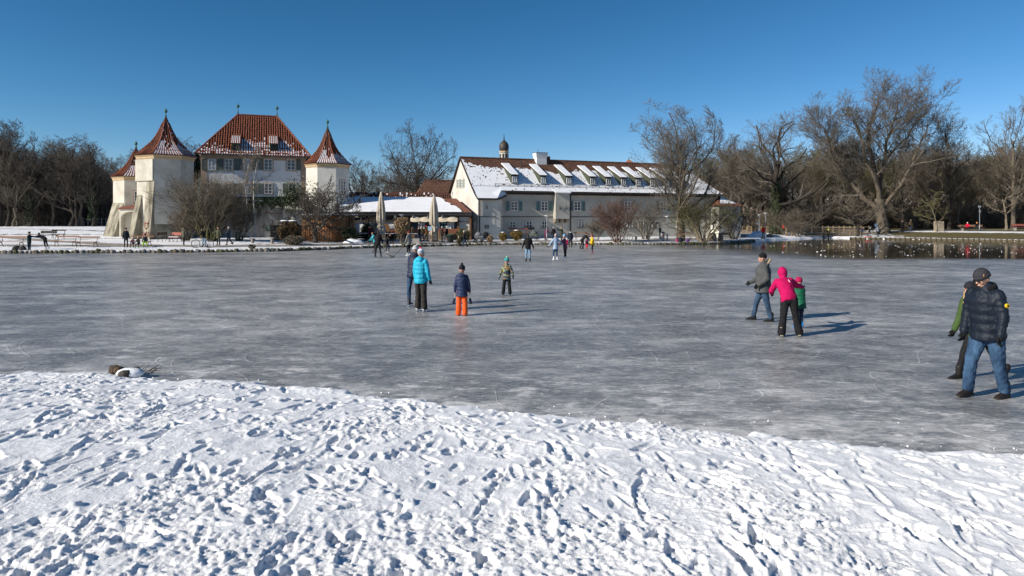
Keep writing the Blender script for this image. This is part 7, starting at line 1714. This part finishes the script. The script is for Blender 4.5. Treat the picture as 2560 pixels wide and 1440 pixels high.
P_('b', 2277, 103, 1.66, 0, 'walker in a brown parka with a pale hat on the right bank path', top=('brown_parka', (.09, .065, .035)), legs=dict(c=(.03, .05, .1)), hat=(.5, .42, .32), coat=2.0)
P_('b', 2255, 100.4, 1.75, 5, 'dark clothed person standing in front of the smaller dark tree', top=('black', (.012, .011, .012)), legs=dict(c=(.012, .012, .014)), coat=2.3)
sitting(2418, 99.6, 1.62, -20, 'person in a red jacket and white hat sitting on the far right bench', top=('coat_red', (.6, .01, .04)), legs=dict(c=(.015, .015, .016)), hat=(.75, .7, .7))
sitting(2440, 99.6, 1.64, 12, 'person in black with an orange hat sitting on the far right bench', top=('black', (.012, .011, .012)), legs=dict(c=(.02, .03, .04)), hat=(.7, .25, .02))
P_('b', 2071, 100.2, 1.60, 90, 'person with a neon yellow cap crossing the footbridge, mostly hidden by the railing', top=('moss', (.05, .05, .03)), legs=dict(c=(.02, .02, .02)), hat=(.6, .8, .02))
P_('b', 1650, 80.5, 1.5, 60, 'dark figure by the wall of the long wing near the litter bin', top=('black', (.012, .011, .012)), legs=dict(c=(.012, .012, .014)))
# ================================================================== PROPS
M_IRON = mat('black_iron', (.02, .02, .022), .5, .2)
M_BENCH = [mat('bench_slat_%d' % i, c, .7, .25, 4, stretch=(4, 1, 1)) for i, c in enumerate([(.22, .11, .06), (.34, .19, .12), (.12, .075, .05), (.38, .12, .09)])]
M_STEEL = mat('grey_steel', (.26, .28, .3), .45, .1, metal=.3)
M_CONC = mat('concrete', (.3, .28, .25), .9, .2, 5)
def bench(px, Y, rot, label, L=1.9, m=0, back=True, kind='iron', sc=1.0, snow=False, z=None):
    x = XW(px, Y); r = empty('bench', (x, Y, z if z is not None else gz1(x, Y)), R(rot), label, 'bench'); r.scale = (sc,) * 3
    mt = M_BENCH[m]
    for i in range(3): b = MB(); b.box((0, -.2 + i * .15, .45), (L, .125, .035)); b.build('seat_slat', mt, r)
    if back:
        for i in range(2 if kind != 'one' else 1): b = MB(); b.box((0, .24 + .035 * i, .84 - .14 * i * (1 if kind == 'iron' else 1)), (L, .03, .12)); b.build('back_slat', mt, r)
    for s in (-1, 1):
        b = MB(); xx = s * L * .38
        if kind == 'block': b.box((xx, -.05, .2), (.16, .4, .42)); b.build('leg', M_CONC, r); continue
        b.tube([(xx, -.3, 0), (xx, -.24, .12), (xx, -.27, .3), (xx, -.2, .42)], [.028, .022, .022, .025], 6)
        b.tube([(xx, .34, 0), (xx, .22, .15), (xx, .12, .4)], [.028, .022, .025], 6); b.tube([(xx, -.22, .42), (xx, 0, .4), (xx, .15, .42), (xx, .2, .6), (xx, .28, .9)], .024, 6)
        b.tube([(xx, -.26, .28), (xx, 0, .38), (xx, .2, .22)], .016, 5); b.build('leg', M_IRON, r)
    if snow: b = MB(); b.box((0, -.05, .485), (L * .9, .38, .035)); b.build('snow_layer', M_RSNOW, r)
    return r
bench(28, 56.8, 0, 'park bench at the far left, cut off by the edge of the picture', 2.3, 1, kind='one')
bench(164, 57.8, 4, 'park bench behind the bending person, second from left by the water', 1.9, 1, kind='one')
bench(218, 57.0, 0, 'reddish brown park bench standing free on the snow left of the towers', 1.85, 0, kind='one')
bench(126, 68, 60, 'dark bench on the slope behind the bending person', 1.5, 2)
bench(146, 70, 20, 'small far bench on the slope beside the dark one', 1.3, 2, kind='one')
bench(352, 58.3, 0, 'brown bench with the children and the sitting person before the towers', 2.0, 0, kind='one')
bench(438, 64.5, -20, 'bench with a red backrest against the foot of the tall tower', 1.3, 3, snow=True)
bench(410, 65.5, 70, 'dark iron bench turned sideways beside the red-backed bench', 1.2, 2)
bench(656, 63.5, 0, 'low backless stone bench with snow near the arbour', 2.4, 2, False, 'block', snow=True)
bench(1297, 78.4, 6, 'bench with a faded pink backrest before the long wing', 2.3, 3, kind='one', z=.75)
bench(1456, 76.8, 6, 'bench with a light orange backrest behind the bending adult', 1.9, 1, kind='one')
bench(1605, 76.4, 8, 'backless timber bench on blocks left of the litter bin', 1.9, 2, False, 'block')
bench(1710, 74.2, 6, 'bench with a pale backrest and bags under it by the water', 1.9, 1, kind='one')
bench(1816, 79, 12, 'blue-grey slim bench right of the standing stones', 1.5, 2)
bench(2428, 100.1, 0, 'bench with two people sitting on the grassy far right bank', 3.6, 1, True, 'block')
bench(2552, 99, 0, 'red bench at the right edge of the picture', 2.2, 3, True, 'block')

def lamp(px, Y, top, label, kind=0):
    x = XW(px, Y); z = gz1(x, Y); r = empty('street_lamp', (x, Y, z), 0, label, 'lamp post'); H = CAMH + (HY - top) / F * Y - z
    b = MB(); b.tube([(0, 0, -.1), (0, 0, .8), (0, 0, .82), (0, 0, H - .25)], [.075, .075, .05, .04], 8); b.build('post', M_STEEL, r, True)
    b = MB()
    if kind == 0: b.loft([[(q * math.cos(a), q * math.sin(a), zz) for a in np.arange(12) * .5236] for q, zz in ((.06, H - .3), (.13, H - .12), (.26, H - .08), (.28, H - .03), (.05, H))]); b.build('lamp_head', mat('pale_lamp', (.6, .62, .62), .4) if 'pale_lamp' not in bpy.data.materials else bpy.data.materials['pale_lamp'], r, True)
    else:
        b.box((0, 0, H - .2), (.3, .2, .3)); b.box((.05, 0, H - .9), (.2, .15, .3)); b.build('lamp_head', M_STEEL, r)
lamp(1367, 75.4, 538, 'tall slim lamp post before the long wing, right of the oriel')
lamp(1004, 70.5, 536, 'lamp post rising out of the leafy tree before the cafe')
lamp(1668, 76.2, 540, 'thin grey post between the litter bin and the big tree')
lamp(1914, 91.5, 532, 'lamp post beside the person in red at the bend of the path')
lamp(1898, 106, 536, 'lamp post further back along the path left of the ivy-clad tree')
lamp(1895 + 100, 106, 528, 'lamp post behind the shrubs at the left end of the footbridge')
lamp(2449, 99, 513, 'pale blue mast with a box on top behind the far right bench', 1)
def sign_post(px, Y, top, label, w=.5, h=.35):
    x = XW(px, Y); z = gz1(x, Y); r = empty('sign_post', (x, Y, z), 0, label, 'sign'); H = CAMH + (HY - top) / F * Y - z
    b = MB(); b.tube([(0, 0, -.1), (0, 0, H - h * .5)], .035, 7); b.build('post', M_STEEL, r); b = MB(); b.box((0, -.04, H - h / 2), (w, .02, h)); b.build('sign_plate', mat('blue_grey_plate', (.3, .42, .52), .5) if 'blue_grey_plate' not in bpy.data.materials else bpy.data.materials['blue_grey_plate'], r)
    return r
sign_post(1075, 67.6, 566, 'grey post with a small pale blue plate on the bank before the cafe', .42, .4)
sign_post(1893, 87, 556, 'thin post with a tiny plate left of the person in red', .18, .22)
sign_post(2190, 98, 559, 'info post with a pale box beside the tallest tree', .45, .4)
sign_post(1852, 104, 545, 'small round blue sign on a post beside the path', .4, .4)
def blackboard():
    Y = 70.2; x = XW(1088, Y); r = empty('blackboard_sign', (x, Y, gz1(x, Y)), R(8), 'black menu board in a wooden frame standing before the right parasol', 'sign')
    b = MB(); b.box((0, 0, .62), (.62, .03, 1.0)); b.build('board', mat('slate_board', (.02, .02, .022), .6), r)
    for s in (-1, 1): b = MB(); b.box((s * .34, .0, .6), (.05, .05, 1.25)); b.build('frame', mat('pine_frame', (.45, .27, .1), .7) if s < 0 else bpy.data.materials['pine_frame'], r)
    rs = random.Random(1); c = MB()
    for i in range(6):
        xx = -.24
        while xx < .2: w = rs.uniform(.03, .1); c.box((xx + w / 2, -.017, 1.0 - i * .14), (w, .006, .03)); xx += w + .03
    c.build('chalk_writing', mat('chalk', (.5, .5, .48), .9), r)
blackboard()
def parasol(px, Y, top, label, rz):
    x = XW(px, Y); z = gz1(x, Y); H = CAMH + (HY - top) / F * Y - z; r = empty('closed_parasol', (x, Y, z), rz, label, 'parasol')
    b = MB(); b.tube([(0, 0, 0), (0, 0, H * .95)], .05, 8); b.build('pole', M_IRON, r); b = MB(); b.box((0, 0, .08), (.9, .9, .14)); b.build('base', M_CONC, r)
    m = mat('beige_parasol_cloth', (.45, .395, .31), .95, .12, 3, .01, 9) if 'beige_parasol_cloth' not in bpy.data.materials else bpy.data.materials['beige_parasol_cloth']
    prof = [(1.0, .05), (.985, .10), (.9, .2), (.75, .31), (.6, .39), (.46, .42), (.365, .38), (.345, .24), (.325, .24), (.30, .36), (.2, .44), (.13, .42), (.125, .3)]
    rings = []
    n = 48
    for h, q in prof:
        rings.append([(q * (1 + .20 * (math.cos(8 * a + h * 2.5) + .35 * math.sin(13 * a)) * min(1, (1.02 - h) * 4)) * math.cos(a), q * (1 + .20 * math.cos(8 * a + h * 2.5) * min(1, (1.02 - h) * 4)) * math.sin(a), h * H) for a in np.arange(n) * 2 * math.pi / n])
    c = MB(); c.loft(rings); c.build('canopy', m, r, True)
    b = MB(); t = [(.25 * math.cos(a), .25 * math.sin(a), .335 * H) for a in np.linspace(0, 6.28, 17)]; b.tube(t, .03, 5); b.build('tie_strap', m, r)
parasol(953, 71.6, 479, 'taller closed beige parasol, left one before the cafe', 0)
parasol(1085, 71.9, 487, 'shorter closed beige parasol, right one before the cafe', .4)
def bicycle(px, Y, rot, label, col, z=None, sc=1.0):
    x = XW(px, Y); r = empty('bicycle', (x, Y, z if z is not None else gz1(x, Y)), R(rot), label, 'bicycle'); r.scale = (sc,) * 3; M = mat('frame_paint_%02x%02x' % (int(col[0] * 99), int(col[2] * 99)), col, .4); rw = .34
    for wx in (-.54, .54):
        t = np.linspace(0, 2 * math.pi, 29); b = MB(); b.tube([(wx + rw * math.cos(a), 0, rw + .01 + rw * math.sin(a)) for a in t], .022, 6); w = b.build('wheel', M_IRON, r, True)
        b = MB(); b.tube([(wx + (rw - .035) * math.cos(a), 0, rw + .01 + (rw - .035) * math.sin(a)) for a in t], .011, 5); b.build('rim', M_BLADE, w)
        b = MB()
        for a in np.arange(12) * math.pi / 6: b.tube([(wx, 0, rw), (wx + rw * .9 * math.cos(a), 0, rw + .01 + rw * .9 * math.sin(a))], .004, 3)
        b.build('spokes', M_BLADE, w)
    b = MB(); bb = (-.08, 0, .30); st = (-.22, 0, .78); hd_ = (.36, 0, .82); hl = (.4, 0, .62)
    for p, q in ((bb, st), (bb, hl), ((-.2, 0, .72), hd_), (bb, (-.54, 0, .35)), ((-.54, 0, .35), st), (hd_, hl), (hl, (.54, 0, .35))): b.tube([p, q], .02, 6)
    b.build('frame', M, r); b = MB(); b.ell((-.25, 0, .9), (.13, .06, .03), 10, 6); b.tube([st, (-.25, 0, .9)], .014, 5); b.build('saddle', M_IRON, r)
    b = MB(); b.tube([(.35, 0, .82), (.33, 0, .98)], .018, 5); b.tube([(.3, -.3, 1.0), (.36, 0, .98), (.3, .3, 1.0)], .016, 5); b.build('handlebar', M_IRON, r)
    b = MB(); b.tube([(-.08, .06, .3), (-.02, .06, .16), (-.02, .14, .16)], .012, 4); b.tube([(-.08, -.06, .3), (-.14, -.06, .44), (-.14, -.14, .44)], .012, 4); b.ell(bb, (.08, .02, .08), 12, 5); b.build('crank', M_IRON, r)
bicycle(506, 56.9, 188, 'silver mountain bike pushed by the cyclist in the black jacket', (.5, .5, .52))
bicycle(1563, 75.6, 10, 'bicycle leaning by the reddish fan-shaped shrub', (.3, .3, .3))
bicycle(1944, 107.6, 30, 'bicycle standing at the foot of the ivy-clad tree', (.05, .05, .06))
def pram(px, Y, rot, label, col):
    x = XW(px, Y); r = empty('pram', (x, Y, gz1(x, Y)), R(rot), label, 'pram'); m = cloth('pram_%02x' % int(col[0] * 200), col)
    b = MB(); t = np.linspace(0, math.pi, 9); b.loft([[(-.05 + q * .36 * math.cos(a), y_, .72 + q * .42 * math.sin(a)) for a in t] for y_, q in ((-.24, .92), (-.1, 1.0), (.1, 1.0), (.24, .92))]); b.build('hood', m, r, True)
    b = MB(); b.loft([[(sx * .45 * q, sy * .24 * q, zz) for sx, sy in ((-1, -1), (1, -1), (1, 1), (-1, 1))] for q, zz in ((.75, .46), (1, .6), (1, .76))]); b.build('carrycot', m, r)
    for wx, q in ((-.38, .16), (.38, .13)):
        for wy in (-.26, .26): b = MB(); b.tube([(wx + q * math.cos(a), wy, q + q * math.sin(a)) for a in np.linspace(0, 6.28, 15)], .03, 5); b.tube([(wx - q, wy, q), (wx + q, wy, q)], .012, 3); b.tube([(wx, wy, 0), (wx, wy, 2 * q)], .012, 3); b.build('wheel', M_IRON, r)
    b = MB()
    for wy in (-.24, .24): b.tube([(.38, wy, .13), (-.5, wy, .95)], .016, 5); b.tube([(-.38, wy, .16), (.3, wy, .6)], .016, 5)
    b.tube([(-.5, -.24, .95), (-.58, 0, 1.0), (-.5, .24, .95)], .02, 5); b.build('chassis', M_IRON, r)
pram(1197, 70.8, 0, 'grey pram with a ribbed hood standing by the bay of the long wing', (.17, .17, .19))
pram(1334, 75.8, 160, 'dark pram with a white patterned hood by the person in purple', (.1, .11, .1))
pram(1213, 71.8, 190, 'folded dark pushchair right of the grey pram', (.02, .02, .022))
def bin_():
    Y = 76.0; x = XW(1656, Y); r = empty('litter_bin', (x, Y, gz1(x, Y)), 0, 'round grey litter bin with a red mark before the long wing', 'litter bin')
    rg = lambda q, z: [(q * math.cos(a), q * math.sin(a), z) for a in np.arange(16) * math.pi / 8]
    b = MB(); b.loft([rg(.22, .08), rg(.24, .12), rg(.24, .86), rg(.22, .88)]); b.build('body', M_STEEL, r, True); b = MB(); b.loft([rg(.25, .86), rg(.25, .92), rg(.15, .98)]); b.build('lid', M_IRON, r, True)
    b = MB(); b.box((0, -.235, .6), (.16, .02, .2)); b.build('red_mark', mat('red_label', (.5, .05, .03), .6), r); b = MB(); b.tube([(0, 0, -.05), (0, 0, .1)], .05, 6); b.build('foot', M_IRON, r)
bin_()
def standing_stone(px, Y, w, h, label, rz):
    x = XW(px, Y); b = MB(); k = 9; rs = np.random.RandomState(int(px)); rings = []
    for zz, q in ((-.1, 1.0), (.3, 1.0), (.65, .92), (.88, .7), (1.0, .3)): t = np.arange(k) * 2 * math.pi / k; rings.append(np.stack([w / 2 * q * np.cos(t) * (1 + .12 * rs.randn(k) * .5), w / 3 * q * np.sin(t), np.full(k, zz * h)], 1))
    b.loft(rings); r = empty('standing_stone', (x, Y, gz1(x, Y)), rz, label, 'stone'); b.build('stone', mat('brown_granite_%d' % int(px), (.16, .12, .09), .9, .4, 3, .03, 9, col2=(.3, .24, .19)), r); b = MB(); b.ell((0, 0, h * .98), (w * .18, w * .13, .05), 9, 5); b.build('snow_cap', M_RSNOW, r, True)
standing_stone(1783, 76.8, .85, 1.0, 'left of the two rounded standing stones by the far water edge', .2)
standing_stone(1801, 77.4, .68, .98, 'right of the two rounded standing stones by the far water edge', .5)
standing_stone(1925, 93, 1.0, .5, 'low snow-dusted boulder right of the person in red', .1)
def block(px, Y, w, h, lab, m, d=.5):
    x = XW(px, Y); b = MB(); b.loft([[(sx * w / 2 * q, sy * d / 2 * q, zz) for sx, sy in ((-1, -1), (1, -1), (1, 1), (-1, 1))] for q, zz in ((1, -.1), (1.0, h - .04), (.93, h))]); o = b.build('stone_block', m, None, False, (x, Y, gz1(x, Y)), .1); tag(o, lab, 'stone block')
block(1040, 67.2, .68, .55, 'square stone block on the bank before the cafe', M_CONC)
block(2347, 100.0, 1.0, 1.5, 'upright pale stone block with faint red graffiti on the right bank', mat('pale_block', (.33, .27, .2), .9, .25, 2), .8)
# bags
def bag(x, Y, z, s, label, col):
    r = empty('bag', (x, Y, z), .3, label, 'bag'); b = MB(); b.ell((0, 0, .2 * s), (.26 * s, .18 * s, .24 * s), 12, 8); fused(b, 'bag_body', cloth('bag_%02x%02x' % (int(col[0] * 250), int(col[2] * 250)), col), r, .03, 2, .03, .1); b = MB(); b.tube([(-.1 * s, 0, .4 * s), (0, 0, .52 * s), (.1 * s, 0, .4 * s)], .015, 5); b.build('strap', M_IRON, r)
Y = 53.2
for px, s, c, l in ((42, 1.3, (.02, .02, .022), 'black sports bag on the ice edge at the far left, the larger one'), (56, 1.2, (.05, .05, .055), 'grey and black bag between the larger bag and the standing person')): bag(XW(px, Y), Y, 0, s, l, c)
for px, s, c, l in ((1693, .8, (.3, .05, .12), 'pink bag under the pale bench'), (1702, 1.1, (.015, .018, .03), 'dark rucksack under the pale bench'), (1720, .8, (.12, .03, .2), 'purple bag right of the rucksack')): x, y, z = on_bank(px, 73.2); bag(x, y, z, s, l, c)
# sledge by the children on the right
x, y, z = on_bank(2172, 94.9); r = empty('sledge', (x, y, z), .2, 'little red plastic sledge in front of the three children', 'sledge'); b = MB(); b.loft([[(t, w, h) for w, h in ((-.22, .12), (-.18, .04), (.18, .04), (.22, .12))] for t in (-.4, -.2, .2, .4)]); b.build('shell', mat('red_plastic', (.6, .02, .02), .4), r)
# footbridge
def bridge():
    Y = 101.5; xa, xb = XW(2008, Y), XW(2146, Y); zd = CAMH + (HY - 582) / F * Y; r = empty('footbridge', (xa, Y, zd - .6), .0, 'weathered timber footbridge with plank railings at the far end of the pond', 'bridge'); L = xb - xa
    M_W = [mat('bridge_timber_%d' % i, c, .85, .3, 3, stretch=(.5, 4, 4)) for i, c in enumerate([(.2, .155, .1), (.27, .21, .14), (.15, .115, .075)])]
    b = MB(); b.box((L / 2, 0, .52), (L, 1.8, .1)); b.build('deck', M_W[0], r)
    for yy in (-.8, .8): b = MB(); b.box((L / 2, yy, .33), (L, .16, .24)); b.build('beam', M_W[2], r)
    b = MB(); b.box((L / 2, -.3, .6), (L * .96, .9, .03)); b.build('snow_layer', M_RSNOW, r)
    for yy in (-.9, .9):
        n = 6
        for i in range(n): b = MB(); b.box((.1 + (L - .2) * i / (n - 1), yy, .95), (.13, .13, 1.35)); b.build('rail_post', M_W[1], r)
        for zz in (.85, 1.13, 1.42): b = MB(); b.box((L / 2, yy - .075 * (1 if yy < 0 else -1), zz), (L + .2, .05, .14)); b.build('rail', M_W[1] if zz > 1.3 else M_W[0], r)
    for xx in (L * .02, L * .33, L * .62, L * .98):
        b = MB(); b.tube([(xx, -.7, .4), (xx, -.7, -1.2)], .12, 7); b.build('pile', M_W[2], r)
bridge()
def rail_fence(pa, pb, Y0, Y1, n, h, label, m):
    a = Vector((XW(pa, Y0), Y0, 0)); c = Vector((XW(pb, Y1), Y1, 0)); a.z = gz1(a.x, a.y); c.z = gz1(c.x, c.y); r = empty('rail_fence', a, 0, label, 'fence')
    for i in range(n):
        t = i / (n - 1); p = (c - a) * t; b = MB(); b.box((p.x, p.y, p.z + h / 2), (.11, .11, h)); b.build('fence_post', m, r)
    for zz in (.45, .9):
        b = MB(); d = c - a; q = Vector((0, 0, zz * h)); b.tube([q, d + q], .05, 5); b.build('rail', m, r)
M_PALEW = mat('pale_timber', (.34, .25, .15), .8, .2, 3)
rail_fence(1856, 1878, 110, 110, 3, 1.1, 'pale timber railing left of the two lamp posts on the path', M_PALEW)
rail_fence(1903, 1927, 109, 109, 3, 1.1, 'pale timber railing left of the ivy-clad tree', M_PALEW)
rail_fence(60, 300, 109, 109, 22, 1.3, 'thin wire and post fence at the edge of the left wood', M_STEEL)
rail_fence(2146, 2172, 102, 103, 3, 1.1, 'short timber railing at the right end of the footbridge', M_PALEW)
x, Y = XW(1966, 105), 105; b = MB(); b.tube([(0, 0, 0), (0, 0, 1.2)], .14, 8); tag(b.build('timber_post', M_PALEW, None, False, (x, Y, gz1(x, Y))), 'single orange brown timber post beside the ivy-clad tree', 'post')
# cafe terrace furniture
def table(px, Y, label):
    x = XW(px, Y); r = empty('beer_table', (x, Y, gz1(x, Y)), R(3), label, 'table'); b = MB(); b.box((0, 0, .74), (2.0, .6, .04)); b.build('tabletop', M_BROWNWOOD, r); b = MB(); b.box((0, 0, .785), (1.95, .55, .05)); b.build('snow_layer', M_RSNOW, r)
    for s in (-1, 1): b = MB(); b.box((s * .75, 0, .36), (.05, .5, .72)); b.build('leg', M_IRON, r)
table(893, 70.6, 'snow-covered terrace table at the left end of the cafe front'); table(968, 71.5, 'snow-covered terrace table behind the left parasol'); table(1035, 72.4, 'snow-covered terrace table behind the leafy tree')
for i, (px, Y, lab) in enumerate([(905, 72.3, 'low dark fence board run behind the left terrace table')]):
    x = XW(px, Y); r = empty('terrace_fence', (x, Y, gz1(x, Y)), 0, lab, 'fence')
    for k in range(3): b = MB(); b.box((0, 0, .25 + .22 * k), (3.6, .05, .18)); b.build('fence_board', M_DARKWOOD, r)
    b = MB(); b.box((0, 0, .82), (3.6, .2, .05)); b.build('snow_layer', M_RSNOW, r)
def spec_board():
    Y = 72.6; x = XW(965, Y); z = gz1(x, Y); zt = CAMH + (HY - 558) / F * Y - z; b = MB(); o = [(-.38, 0, .8), (.38, 0, .8), (.38, 0, zt - .35), (.25, 0, zt - .12), (.1, 0, zt - .08), (0, 0, zt), (-.1, 0, zt - .08), (-.25, 0, zt - .12), (-.38, 0, zt - .35)]; b.prism(o, (0, .05, 0)); r = empty('menu_board', (x, Y, z), 0, 'brown wooden menu board with a curved top beside the left parasol', 'sign'); b.build('board', M_BROWNWOOD, r); b = MB(); b.box((0, .02, .4), (.08, .05, .8)); b.build('post', M_DARKWOOD, r)
spec_board()
x, Y = XW(1126, 70.5), 70.5; r = empty('plastic_tub', (x, Y, gz1(x, Y)), 0, 'dark green tub behind the striding person before the cafe', 'tub'); b = MB(); b.loft([[(q * math.cos(a), q * math.sin(a), zz) for a in np.arange(14) * .4488] for q, zz in ((.28, 0), (.38, .75), (.4, .78))]); b.build('tub', mat('green_plastic', (.006, .014, .013), .5), r); b = MB(); b.loft([[(q * math.cos(a), q * math.sin(a), zz) for a in np.arange(14) * .4488] for q, zz in ((.4, .78), (.41, .84), (.38, .86))]); b.build('lid', mat('light_green_plastic', (.05, .12, .045), .5), r)
# shovelled snow and shore snow heaps
for px, Y, w, h, lab in ((885, 67, 2.3, .45, 'shovelled snow heap beside the conifer bush at the shed'), (1895, 94, 3.4, .75, 'large shovelled snow heap by the lamp post at the bend of the path')):
    x = XW(px, Y); X_, Y_ = np.meshgrid(np.linspace(-w / 2, w / 2, 30), np.linspace(-w / 3, w / 3, 22)); Z_ = h * np.clip(1 - (X_ / (w / 2)) ** 2 - (Y_ / (w / 3)) ** 2, 0, 1) ** .8 * (.6 + .8 * fbm(X_ * 1.7 + px, Y_ * 1.7, 3, 2)) - .04
    tag(link('snow_heap', grid_mesh('snow_heap', X_, Y_, Z_, M_RSNOW), None, (x, Y, gz1(x, Y))), lab, 'snow heap')
# ducks at the water edge
for i, px in enumerate((1905, 1911)):
    x, y = XW(px, 87.0), 87.0; r = empty('duck', (x, y, gz1(x, y)), i * 2.0, ('left' if not i else 'right') + ' one of two ducks resting at the water edge below the person in red', 'duck'); b = MB(); b.ell((0, 0, .12), (.2, .11, .1), 10, 7); b.ell((.17, 0, .25), (.06, .05, .055), 8, 6); capsule(b, (.14, 0, .15), (.17, 0, .24), .05, .04, 6, 1); b.tube([(.2, 0, .25), (.28, 0, .235)], [.025, .012], 5); b.tube([(-.16, 0, .13), (-.28, 0, .17)], [.06, .015], 5); fused(b, 'body', mat('duck_feathers_%d' % i, (.2, .17, .13), .8, .4, 12), r, .018, 1)
